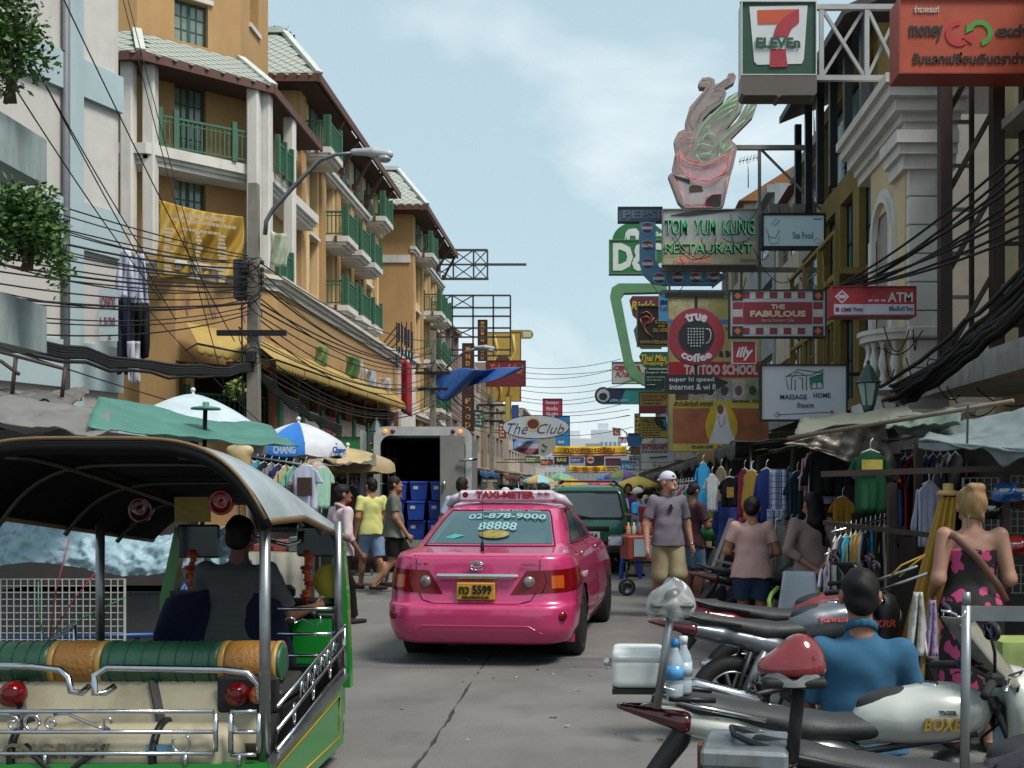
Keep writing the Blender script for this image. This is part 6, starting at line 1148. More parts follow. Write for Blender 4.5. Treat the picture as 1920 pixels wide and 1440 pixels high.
# body tub
m = MB(); m.box(-.78, .78, -.06, 0.02, .12, .34); m.build('tail_panel', tg, TK)
for s in (-1, 1):
    m = MB(); m.prism([(-.05, .1), (1.36, .1), (1.36, .42), (1.3, .5), (.1, .36), (-.05, .34)], 0, .03, M.Translation((s*.79-(.03 if s > 0 else 0), 0, 0)) @ M.Rotation(R(90), 4, 'Z') @ M.Diagonal((1, -1, 1, 1))); sp = m.build('side_panel', tg, TK)
    m = MB(); x = s*.793; m.tube([(x, .06, .16), (x, 1.25, .16), (x, 1.25, .40), (x, .06, .30)], .005, 5, closed=True); m.build('pinstripe', mat('pinstripe', '#a98c2c', .5), sp)
    m = MB(); m.beam((s*.80, -.05, .352), (s*.80, 1.34, .505), .05, .02); m.build('sill_trim', steel, sp)
m = MB(); m.box(-.76, .76, .02, 1.5, .12, .2); m.box(-.76, .76, 1.4, 1.46, .2, .55); m.build('floor', black_metal, TK)
# seat
m = MB(); m.box(-.7, .7, .45, .95, .2, .5); m.cbox((0, .68, .55), (1.4, .52, .12), bev=.04); m.build('seat_base', mat('seat_black', '#26221f', .6, var=.2), TK)
gl = mat('seat_green', '#234d38', .38, var=.12, bump=.15, bscale=60); tl = mat('seat_tan', '#8a5f28', .4, var=.2, bump=.5, bscale=45); gp = mat('seat_gold', '#9a7838', .4, var=.15)
st = [(-.90, -.84, 2), (-.84, -.37, 0), (-.37, -.34, 2), (-.34, -.14, 1), (-.14, -.11, 2), (-.11, .46, 0), (.46, .49, 2), (.49, .72, 1), (.72, .745, 2)]
bk = None
for a, b, k in st:
    n_ = max(2, int((b-a)/.02)); m = MB(); m.tube([(a+(b-a)*i/n_, .28, .755) for i in range(n_+1)], [.105 if k != 2 else .108]*1+[(.107+(.0015*math.sin(i*2.1) if k == 0 else .004*math.sin(math.pi*i/n_)) if k != 2 else .11) for i in range(1, n_)]+[.105 if k != 2 else .108], 24)
    o = m.build('backrest_roll', (gl, tl, gp)[k], TK)
m = MB(); m.lathe([(.001, .02), (.07, .015), (.104, 0)], 20, M.Translation((.745, .28, .755)) @ M.Rotation(R(90), 4, 'Y')); m.build('roll_end', gl, TK)
m = MB()
for i in range(7):
    for a, b in ((-.84, -.37), (-.11, .46)): x = a+(b-a)*(i+.5)/7; m.tube([(x, .28-.1085*math.cos(t), .755+.1085*math.sin(t)) for t in np.linspace(-.9, 1.9, 12)], .003, 4)
m.build('roll_stitch', mat('stitch', '#16301f', .6), TK)['kind'] = 'stuff'
cr_m = mat('tuk_cream', '#a59c84', .6, var=.2, scale=3, dirt='#6d6450')
m = MB(); m.add([(-.9, .22, .70), (.72, .22, .70), (.72, .10, .40), (-.9, .10, .40), (.72, .3, .2), (-.9, .3, .2)], [(3, 2, 1, 0), (5, 4, 2, 3)]); m.build('engine_cover', cr_m, TK)
m = MB(); m.tube([(-1.0, .10, .36), (.55, .10, .36), (.62, .10, .36)], [.14, .14, .08], 28); gt = m.build('gas_cylinder', cr_m, TK); text('CNG/NGV', -.2, .40, .5, .07, -.02, mat('stencil', '#55503f', .7), gt, .03, warp=lambda x, y, z: (x, y-.03+.09*0, z))
for x in (-.42, .24): m = MB(); m.tube([(x, .10-.145*math.cos(t), .36+.145*math.sin(t)) for t in np.linspace(-1.6, 2.2, 16)], .02, 6); m.beam((x-.02, .12, .47), (x-.1, .2, .68), .04, .015); m.build('strap', black_metal, gt)
m = MB(); m.cbox((.27, -.035, .40), (.12, .01, .05)); m.build('sticker', mat('sticker_blue', '#5a88a0', .5, var=.4, scale=12), gt)
m = MB(); m.tube([(-.36, -.02, .42), (-.30, -.06, .38), (-.15, -.06, .24)], .014, 6); m.tube([(.02, -.04, .42), (-.1, -.06, .34), (-.2, -.06, .24)], .014, 6); m.build('hose', rubber, gt)
for x, c_, r_ in ((.58, 'lamp_red', .05), (.685, 'lamp_amber', .04), (-.5, 'lamp_red', .055)):
    m = MB(); m.lathe([(r_*1.15, 0), (r_*1.1, .03), (r_, .035), (r_*.95, .06), (.001, .075)], 20, M.Translation((x, .14, .63)) @ M.Rotation(R(90), 4, 'X')); m.build('tail_lamp', MT[c_], TK)
m = MB(); m.cbox((.62, .16, .62), (.3, .03, .18), bev=.05); m.build('lamp_board', black, TK)
def rail(name, pts, r_, closed=False): m = MB(); m.tube(pts, r_, 10, closed=closed); return m.build(name, chrome, TK)
rail('grab_bar', [(-.95, .02, .79), (-.35, .02, .78), (-.22, .02, .765), (-.17, .0, .73), (-.15, -.02, .67), (-.12, .02, .655), (-.10, .06, .68)], .016)
rail('grab_bar', [(.02, .06, .68), (-.01, .02, .655), (-.04, -.02, .66), (-.05, 0, .74), (0, .02, .775), (.55, .02, .765), (.66, .02, .75), (.71, .02, .70), (.72, .02, .62)], .016)
y = -.06
for a, b, zs in ((-1.0, .54, (.585, .49, .39)), (.61, .74, (.585, .49, .385))):
    for z in zs: rail('rail_bar', [(a, y, z), (b-.01, y, z)], .01)
    rail('rail_end', [(b, y, zs[0]-.01), (b, y, zs[2]+.01)], .012); 
    if a > 0: rail('rail_end', [(a, y, zs[0]-.01), (a, y, zs[2]+.01)], .012)
for x in (-.78, -.25, .4, .65): rail('rail_foot', [(x, y, .385), (x, y, .335)], .01)
def scroll(name, ps, r_, mx=None): m = MB(); m.tube([(mx @ V((x, 0, z))) if mx else V((x, y, z)) for x, z in ps], r_, 6); return m.build(name, chrome, TK)
for s in (-1, 1):
    cx = -.31; scroll('scroll', [(cx+s*x, z) for x, z in [(.37, .53), (.36, .555), (.33, .55), (.335, .515), (.36, .5), (.3, .515), (.22, .55), (.16, .575), (.1, .57)]], .007); scroll('scroll', [(cx+s*(x), z) for x, z in spiral((.09, .53), .035, 1.2, 1.3, 18)], .006)
scroll('scroll_ring', [(-.31+.035*math.cos(a), .535+.035*math.sin(a)) for a in np.linspace(0, 6.28, 20)], .007)
for cx in (-.72, .38): scroll('scroll', [(cx+.04*math.cos(a), .44+.045*math.sin(a)) for a in np.linspace(2.5, 7.2, 16)], .006)
for s in (1, -1):
    x = s*.80
    for z0, z1 in ((.59, .80), (.48, .68), (.385, .56)): rail('side_rail', [(x, .02, z0), (x, 1.34, z1)], .011)
    rail('side_rail_end', [(x, 1.34, .81), (x, 1.34, .5)], .012); rail('side_rail_end', [(x, .25, .38), (x, .25, .42)], .01)
    MX = M.Translation((x, 0, 0)) @ M.Rotation(R(90), 4, 'Z')
    for k in range(6):
        yc, zc = .45+k*.13, .60+k*.021; scroll('side_scroll', [(yc-.05, zc-.04), (yc-.02, zc+.03), (yc+.01, zc+.05), (yc+.02, zc+.02), (yc, zc), (yc+.03, zc-.03), (yc+.06, zc+.02)], .006, MX)
    for k in range(3): yc, zc = .3+k*.35, .50+k*.05; scroll('side_ring', [(yc+.02*math.cos(a), zc+.05*math.sin(a)) for a in np.linspace(0, 6.28, 14)], .006, MX)
for z in (.62, .75, .9): rail('front_rail', [(.4, 1.36, z), (.75, 1.36, z)], .011)
scroll('scroll', [(.44, .82), (.46, .85), (.5, .84), (.5, .81), (.55, .84), (.62, .80), (.66, .82), (.65, .86)], .006, M.Translation((0, 1.36, 0)))
# front: cowl, windscreen frame, handlebar
cow = [(-.52, .1), (.60, .1), (.60, .80), (.55, .86), (-.46, .86), (-.52, .80)]
m = MB(); m.prism(cow, 2.14, 2.2); m.prism([(.36, .5), (.60, .5), (.60, .78), (.36, .78)], 1.8, 2.13); m.build('cowl', tg, TK)
m = MB(); m.tube([(-.52, 2.12, .86), (.60, 2.12, .86)], .03, 8); m.tube([(.34, 1.86, .80), (.6, 1.86, .80), (.62, 1.9, .55)], .02, 8); m.cbox((.1, 2.06, .93), (.4, .1, .1), bev=.03); m.build('dash', black, TK)
for s, x0, x1 in ((1, .62, .57), (-1, -.54, -.46)):
    m = MB(); m.prism([(x0-.05, .3), (x0+.05, .3), (x0+.03, .9), (x1+.04, 1.36), (x1-.03, 1.36), (x0-.05, .9)], 2.05, 2.13); m.build('windscreen_pillar', tg, TK)
m = MB(); m.add([(-.49, 2.16, .88), (.58, 2.16, .88), (.55, 2.1, 1.36), (-.45, 2.1, 1.36)], [(0, 1, 2, 3)]); g_ = mat('clear_pane', '#dfe8e8', .03, var=0, alpha=.12); m.build('windscreen', g_, TK)
m = MB(); m.tube([(-.15, 1.95, .80), (0, 1.95, .86), (.2, 1.95, .86), (.42, 1.88, .82)], .016, 8); m.tube([(.12, 1.95, .86), (.12, 2.1, .5)], .025, 8); m.tube([(.42, 1.88, .82), (.50, 1.82, .81)], .022, 8); m.build('handlebar', black_metal, TK)
m = MB(); m.cbox((.46, 2.0, 1.27), (.26, .03, .2), bev=.05); mi = m.build('mirror', mat('mirror_dark', '#50585c', .1, .6, var=.3), TK); m = MB(); m.tube([(.1, 1.9, 1.3), (.3, 1.9, 1.25), (.36, 1.95, 1.27), (.36, 1.95, 1.34)], .016, 8); m.build('mirror_bar', chrome, mi)
m = MB(); m.cbox((-.32, 2.02, 1.27), (.28, .03, .22), bev=.05); m.build('mirror', MT['mirror_dark'], TK)
m = MB(); m.lathe([(.001, 0), (.11, .002), (.11, -.01)], 24, M.Translation((.52, 2.1, 1.0)) @ M.Rotation(R(90), 4, 'X')); m.build('tax_disc', mat('disc_yellow', '#b5a83c', .6, var=.1), TK)
for x in (.40, -.36):
    m = MB(); r = random.Random(int(x*100))
    for k in range(13): q = .03+.012*math.sin(k*1.9); m.ball((x+.012*math.sin(k), 2.0, 1.2-k*.026), (q, q, .018), 8, 5, 0 if k % 4 else 1)
    m.cbox((x, 2.0, 1.0), (.004, .004, .4)); m.build('garland', [mat('marigold', '#b8521c', .8, var=.4, scale=40), mat('garland_red', '#9a2430', .8)], TK)
for x, z, c_ in ((-.245, 1.50, '#4a1a1a'), (.205, 1.54, '#8f1a20')):
    m = MB(); m.lathe([(.07, -.02), (.072, .0), (.062, .012), (.055, 0), (.02, -.01), (.001, .004)], 24, M.Translation((x, .95, z)) @ M.Rotation(R(90), 4, 'X')); m.build('roof_lamp', mat('rooflamp'+c_[1:], c_, .15, var=.1, coat=.5), TK)
m = MB(); m.cbox((.04, .97, 1.50), (.2, .01, .14)); m.build('permit_card', mat('permit_card', '#7d6a20', .6, var=.3, scale=14), TK)
for x, y in ((-.62, .55), (.62, .55), (.05, 2.35)): wheel(TK, (x, y, .25), .25, .14, (1, 0, 0))
m = MB(); m.box(-.35, .30, 1.62, 1.72, .3, .98); m.cbox((0, 1.85, .52), (.6, .4, .14), bev=.04); m.build('driver_seat', MT['seat_black'], TK)
# ---------------------------------------------------------------- motorcycles
def moto(label, loc, head, body, accent, kind, sz=.92, group='motorcycles parked along the kerb'):
    """local frame: y forward from the rear axle, x right; head = angle of travel from +X"""
    t0 = thing('motorcycle', label, 'motorcycle', loc, R(head-90), group); t0.scale = (sz, sz, sz); r_ = .29; bm_ = body; blk = mat('moto_black', '#1a1b1d', .5, var=.2); st_ = mat('moto_seat', '#2b2c2f', .6, var=.15, bump=.1, bscale=80)
    for y, w_ in ((0, .11), (1.28, .09)): wheel(t0, (0, y, r_), r_, w_, (1, 0, 0), 'wheel', 6, mat('alloy', '#8d9094'))
    # tank, side panels, tail, seat
    soft('tank', [('e', (0, .72, .80), (.15, .28, .13)), ('e', (0, .85, .85), (.14, .18, .10)), ('c', (0, .5, .72), (0, .62, .78), .07, .11), ('e', (0, .74, .62), (.30, .4, .06), {'sub': 1})], bm_, t0, .014, .06)
    soft('tank_cover', [('e', (0, .73, .862), (.098, .27, .07)), ('c', (0, .50, .77), (0, .62, .84), .06, .07)], blk, t0, .012, .05)
    m = MB(); m.lathe([(.05, 0), (.05, .012), (.03, .018)], 16, M.Translation((0, .78, .935))); m.build('fuel_cap', chrome, t0)
    soft('seat', [('c', (0, .52, .76), (0, .25, .75), .10, .10, {'sc': (1.1, 1, .6)}), ('c', (0, .22, .77), (0, -.22, .84), .095, .075, {'sc': (1.1, 1, .6)}), ('c', (0, -.22, .85), (0, -.38, .90), .055, .03, {'sc': (1.1, 1, .6)})], st_, t0, .014, .05)
    soft('tail_fairing', [('c', (0, .3, .66), (0, -.28, .78), .10, .075, {'sc': (1.1, 1, .75)}), ('c', (0, -.1, .75), (0, -.46, .825), .085, .04, {'sc': (1.45, 1, .7)}), ('c', (0, .45, .60), (0, .2, .66), .09, .1, {'sc': (1.1, 1, .8)})], bm_, t0, .014, .05)
    m = MB(); m.tube([(-.1, .05, .80), (-.11, -.25, .86), (-.1, -.42, .91), (-.06, -.48, .93), (.06, -.48, .93), (.1, -.42, .91), (.11, -.25, .86), (.1, .05, .80)], .012, 8); m.build('grab_rail', chrome if kind == 'A' else blk, t0)
    soft('tail_lamp', [('c', (-.07, -.30, .785), (-.015, -.58, .84), .048, .014), ('c', (.07, -.30, .785), (.015, -.58, .84), .048, .014)], mat('moto_lamp', '#4a0a10', .12, var=.3, scale=20, coat=.6), t0, .012, .02)
    soft('rear_mudguard', [('c', (0, -.30, .72), (0, -.5, .45), .07, .05, {'sc': (1, .5, 1)}), ('c', (0, -.5, .46), (0, -.56, .22), .05, .055, {'sc': (1.3, .35, 1)})], blk, t0, .014, .03)
    soft('front_mudguard', [('c', (0, 1.08, .56), (0, 1.28, .60), .045, .055, {'sc': (1.2, 1, .5)}), ('c', (0, 1.28, .60), (0, 1.5, .48), .055, .04, {'sc': (1.2, 1, .5)})], bm_, t0, .014, .03)
    soft('engine', [('b', (0, .58, .38), (.12, .18, .14), {'r': .04}), ('c', (0, .7, .42), (0, .86, .58), .09, .08), ('c', (-.16, .52, .34), (.16, .52, .34), .1, .1)], mat('engine_grey', '#55575a', .45, .6, var=.4, scale=14), t0, .016, .02)
    m = MB()
    for s in (-1, 1): m.tube([(s*.09, .2, .62), (s*.09, .95, .75)], .016, 6); m.tube([(s*.08, 0, .29), (s*.08, .4, .36)], .022, 6); m.tube([(s*.1, 0, .3), (s*.1, .12, .62)], .018, 6); m.tube([(s*.08, 1.28, .29), (s*.08, 1.02, .9)], .022, 8)
    m.tube([(-.1, 1.04, .86), (.1, 1.04, .86)], .03, 6); m.tube([(0, .95, .75), (0, .8, .3)], .02, 6); m.build('frame', blk, t0)
    m = MB(); m.tube([(.13, .75, .3), (.14, .45, .2), (.14, .2, .26)], .02, 8); m.tube([(.15, .22, .27), (.16, .12, .30), (.17, -.32, .42), (.17, -.36, .43)], [.03, .048, .052, .02], 12); m.build('exhaust', chrome if kind != 'E' else blk, t0)
    m = MB()
    for s in (-1, 1): m.tube([(s*.22, .98, 1.0), (s*.16, 1.1, .96), (s*.06, 1.12, .84), (s*.05, .98, .72)], .006, 5); m.tube([(s*.2, 1.0, 1.0), (s*.1, 1.14, 1.02), (0, 1.1, .9), (s*.07, .9, .7)], .005, 5)
    m.build('control_cable', rubber, t0)
    m = MB(); [m.cbox((0, .74+.028*k, .42+.028*k), (.2, .012, .17), M.Rotation(R(45), 3, 'X')) for k in range(6)]; m.build('cylinder_fins', steel, t0)['kind'] = 'stuff'
    m = MB(); m.tube([(.1, .42, .3), (.24, .42, .3)], .014, 8); m.tube([(.1, .12, .42), (.22, .12, .42)], .012, 8); m.build('foot_peg', rubber, t0)
    m = MB(); m.tube([(.11, .06, .32), (.11, .22, .62)], [.03, .03], 10); m.tube([(.11, .08+.02*0, .36), (.11, .2, .58)], .036, 8); m.build('shock_absorber', mat('spring_red', '#7a7c80', .35, .6, var=.3), t0)
    # bars and mirrors
    m = MB(); m.tube([(-.36, .90, .97), (-.2, .98, 1.0), (0, 1.02, .98), (.2, .98, 1.0), (.36, .90, .97)], .013, 8); hb = m.build('handlebar', blk, t0)
    for s in (-1, 1):
        m = MB(); m.tube([(s*.24, .965, .99), (s*.38, .89, .965)], .019, 8); m.cbox((s*.2, .99, 1.0), (.07, .07, .06), bev=.015); m.build('grip', rubber, hb); m = MB(); m.tube([(s*.2, 1.05, 1.0), (s*.36, .98, .98)], .007, 6); m.build('lever', chrome, hb)
        m = MB(); m.tube([(s*.2, .99, 1.02), (s*.26, .97, 1.12), (s*.30, .94, 1.2)], .007, 6); ms = m.build('mirror_stem', blk, hb)
        soft('mirror', [('e', (s*.33, .94, 1.22), (.075, .02, .042))], blk, ms, .01, .01); 
        m = MB(); m.lathe([(.001, .0), (.065, .0)], 20, M.Translation((s*.33, .917, 1.22)) @ M.Rotation(R(90), 4, 'X') @ M.Diagonal((1, .55, 1, 1))); m.build('mirror_glass', mat('moto_mirror', '#9fb6c4', .03, 1, var=0), ms)
    if kind in 'AC':
        c_ = bm_ if kind == 'A' else blk
        soft('front_fairing', [('e', (0, 1.12, .86), (.17, .16, .17)), ('e', (0, 1.14, .70), (.15, .12, .18)), ('e', (0, .98, .80), (.3, .1, .3), {'sub': 1})], c_, t0, .014, .06)
        m = MB(); m.grid(lambda u, v: V(((u-.5)*2*(.2-.06*v)*1.0, 1.16-.2*v-.10*((u-.5)*2)**2, .96+.26*v)), 12, 8, .006); m.build('windscreen', mat('screen_smoke', '#77756a', .12, var=.3, scale=3) if kind == 'A' else blk, t0)
    soft('headlamp', [('e', (0, 1.24, .84), (.09, .06, .08))], mat('headlamp', '#aab0b2', .1, .3, var=.2), t0, .014, .02)
    m = MB(); m.tube([(-.1, .45, .3), (-.16, .38, .02)], .012, 6); m.build('side_stand', blk, t0)
    return t0
wsil = mat('moto_white', '#b3b4ac', .3, .15, var=.06, coat=.7); wpur = mat('moto_purple', '#2b1f2a', .22, .3, var=.1, coat=.9); wgry = mat('moto_grey', '#5d6268', .35, .4, var=.12, coat=.5); wred = mat('moto_red', '#7d1620', .3, .1, var=.1, coat=.7)
def FM(t0, x, y, z, ang=0): return M.Translation((x, y, z)) @ M.Rotation(R(90), 4, 'Z') @ M.Rotation(R(ang), 4, 'X')
MA = moto('silver-white police motorcycle with gold tank lettering and a white top box', (.60, 4.22, 0), -2, wsil, None, 'A', .9)
gold = mat('gold_letter', '#9a7a26', .45, var=.2)
text('BOXER', 0, 0, .19, .055, 0, gold, MA, .03, .25, face=FM(MA, .158, .80, .80, -6), name='tank_lettering'); text('TIGER', 0, 0, .075, .018, 0, mat('dark_letter', '#3a3226', .5), MA, .02, face=FM(MA, .150, .81, .848, -14), name='tank_lettering'); text('200', 0, 0, .15, .045, 0, gold, MA, .03, .3, face=FM(MA, .088, -.22, .785, -5), name='tail_lettering')
MBk = moto('dark purple police motorcycle nearest the camera with a steel rear box', (.86, 3.5, 0), -3, wpur, None, 'B', .88); text('BOXER', 0, 0, .2, .05, 0, mat('pale_letter', '#a8a098', .5), MBk, .03, .25, face=FM(MBk, .11, .05, .70, -5), name='side_lettering')
MC = moto('grey motorcycle with black nose fairing parked behind the seated man', (.84, 6.9, 0), 12, wgry, None, 'C'); text('Kawasaki', 0, 0, .26, .05, 0, mat('red_letter', '#a83a40', .5), MC, .02, .1, face=FM(MC, .152, .74, .84, -22), name='tank_lettering'); text('150', 0, 0, .16, .05, 0, mat('red_letter', '#a83a40'), MC, .03, .3, face=FM(MC, .09, -.2, .775, -5), name='tail_lettering'); text('KRR', 0, 0, .16, .05, 0, mat('red_letter', '#a83a40'), MC, .03, .2, face=FM(MC, .165, 1.1, .80, 0), name='fairing_lettering')
MD = moto('red-tailed black motorcycle half hidden behind the grey one', (1.0, 7.65, 0), 10, wred, None, 'D')
ME = moto('black and red motorbike parked behind the woman in the pink blouse', (1.42, 10.75, 0), 8, mat('moto_blackred', '#1c1214', .3, .1, var=.2, coat=.6), None, 'E')
def on_bike(B, p): return B.matrix_basis @ V(p) if False else (M.Translation(B.location) @ M.Rotation(B.rotation_euler.z, 4, 'Z') @ M.Scale(B.scale[0], 4)) @ V(p)
# police fittings
t0 = thing('top_box', 'scuffed white plastic top box on the rear rack of the silver motorcycle', 'box', on_bike(MA, (0, -.50, .92)), MA.rotation_euler.z)
soft('box', [('b', (0, 0, .07), (.095, .10, .06), {'r': .025})], white_pl, t0, .01, .01); soft('lid', [('b', (0, 0, .135), (.10, .105, .028), {'r': .025})], white_pl, t0, .01, .01); m = MB(); m.cbox((0, 0, .0), (.19, .2, .02)); m.tube([(-.12, .12, -.02), (-.1, .3, -.03)], .012, 6); m.tube([(.12, .12, -.02), (.1, .3, -.03)], .012, 6); m.build('rack', black_metal, t0); m = MB(); m.tube([(0, -.105, .1), (0, -.135, .1)], .016, 10); m.build('lock', chrome, t0)
q = on_bike(MA, (.17, -.42, .93)); t0 = thing('beacon_pole', 'police beacon on a chrome pole wrapped in clear plastic bag', 'beacon', q); m = MB(); m.tube([(0, 0, -.06), (.06, .02, .33)], .016, 12); m.build('pole', steel, t0)
soft('beacon', [('c', (.06, .02, .34), (.06, .02, .36), .05, .045, {'flat': 2}), ('b', (.06, .02, .335), (.085, .06, .01), {'r': .01})], mat('beacon_grey', '#5a5856', .4, var=.4, scale=8), t0, .01, .02); 
m = MB(); m.grid(lambda u, v: V((.06+(.006+.072*math.sin(math.pi*min(1, v*.7))**.8)*math.cos(u*6.2832)*(1+.16*math.sin(u*31+v*7)+.14*math.sin(u*12.57+2)), .02+(.006+.058*math.sin(math.pi*min(1, v*.66))**1.3)*math.sin(u*6.2832)*(1+.16*math.sin(u*23+v*5)+.14*math.sin(u*18.8)), .425-.13*v+.018*math.sin(u*19+v*9))), 40, 18); m.build('plastic_bag', mat('plastic_film', '#c3c6c8', .18, var=.3, scale=14, alpha=.38, spec=.8), t0)
q = V((.585, 3.4, .66)); t0 = thing('red_beacon', 'red domed police beacon on a taped chrome pole in the foreground', 'beacon', q); t0.scale = (.88, .88, .88); m = MB(); m.tube([(0, 0, -.4), (.03, 0, .12)], .018, 14); p_ = m.build('pole', steel, t0); m = MB(); m.tube([(.012+.02*i/30*0+.0005*i, 0, -.1+.0*i) for i in range(2)], .02, 10); m.tube([(.03, 0, .1), (.055, 0, .36)], .024, 14); m.build('grip_tape', rubber, p_); m = MB(); m.tube([(.02*math.cos(i*.9)+.0016*i-.01, .02*math.sin(i*.9), -.2+.011*i) for i in range(28)], .005, 5); m.build('wrapped_wire', rubber, p_)
soft('beacon_base', [('b', (.03, 0, .395), (.115, .085, .02), {'r': .018})], black, t0, .008, .01); soft('beacon_dome', [('e', (.06, 0, .43), (.095, .085, .135)), ('e', (.0, 0, .43), (.10, .08, .07)), ('b', (.03, 0, .32), (.2, .2, .09), {'sub': 1})], mat('dome_red', '#74161b', .14, var=.35, scale=9, coat=.8), t0, .008, .04)
m = MB(); m.grid(lambda u, v: V((.03+(.118-.0*v)*math.cos(u*6.2832)*(1+.03*math.sin(u*29+v*4)), (.09)*math.sin(u*6.2832)*(1+.03*math.sin(u*37)), .385+.05*v*(.4+.6*abs(math.sin(u*17))))), 60, 6); m.build('plastic_wrap', MT['plastic_film'], t0)
t0 = thing('steel_box', 'battered galvanised box strapped to the purple motorcycle', 'box', on_bike(MBk, (.02, -.43, .60)), MBk.rotation_euler.z-R(8)); m = MB(); m.cbox((0, 0, .1), (.3, .26, .24), bev=.015); m.build('box', mat('galvanised', '#8a9296', .4, .6, var=.3, scale=8, dirt='#6a5a4c'), t0); m = MB(); m.cbox((0, 0, .235), (.315, .275, .06), bev=.012); m.build('lid', MT['galvanised'], t0); m = MB(); m.cbox((0, -.15, .2), (.05, .02, .1), bev=.005); m.build('hasp', mat('rust', '#6a4430', .7, .3, var=.4, scale=20), t0)
for k, (dx, c_, cc, lb) in enumerate(((.0, '#a9b9c4', '#c3c9cc', 'clear water bottle with a white cap behind the blue one'), (.06, '#4f94c8', '#2f7fc4', 'blue labelled water bottle on the motorcycle rack'))):
    q = on_bike(MA, (.02+dx*1.5, -.30-dx*.7, .90)); t0 = thing('water_bottle', lb, 'bottle', q, group='water bottles on the rack'); m = MB(); m.lathe([(.03, 0), (.034, .01), (.034, .05), (.031, .055), (.034, .06), (.034, .13), (.03, .15), (.015, .18), (.014, .2)], 18); m.build('bottle', mat('pet_clear', '#b7c4cc', .08, var=.1, alpha=.6, spec=.8), t0); m = MB(); m.lathe([(.035, .07), (.035, .125)], 18); m.build('wrapper', mat('wrap'+c_[1:], c_, .3, var=.2, scale=20), t0); m = MB(); m.lathe([(.016, .195), (.017, .225), (.001, .227)], 14); m.build('cap', mat('cap'+cc[1:], cc, .4), t0)
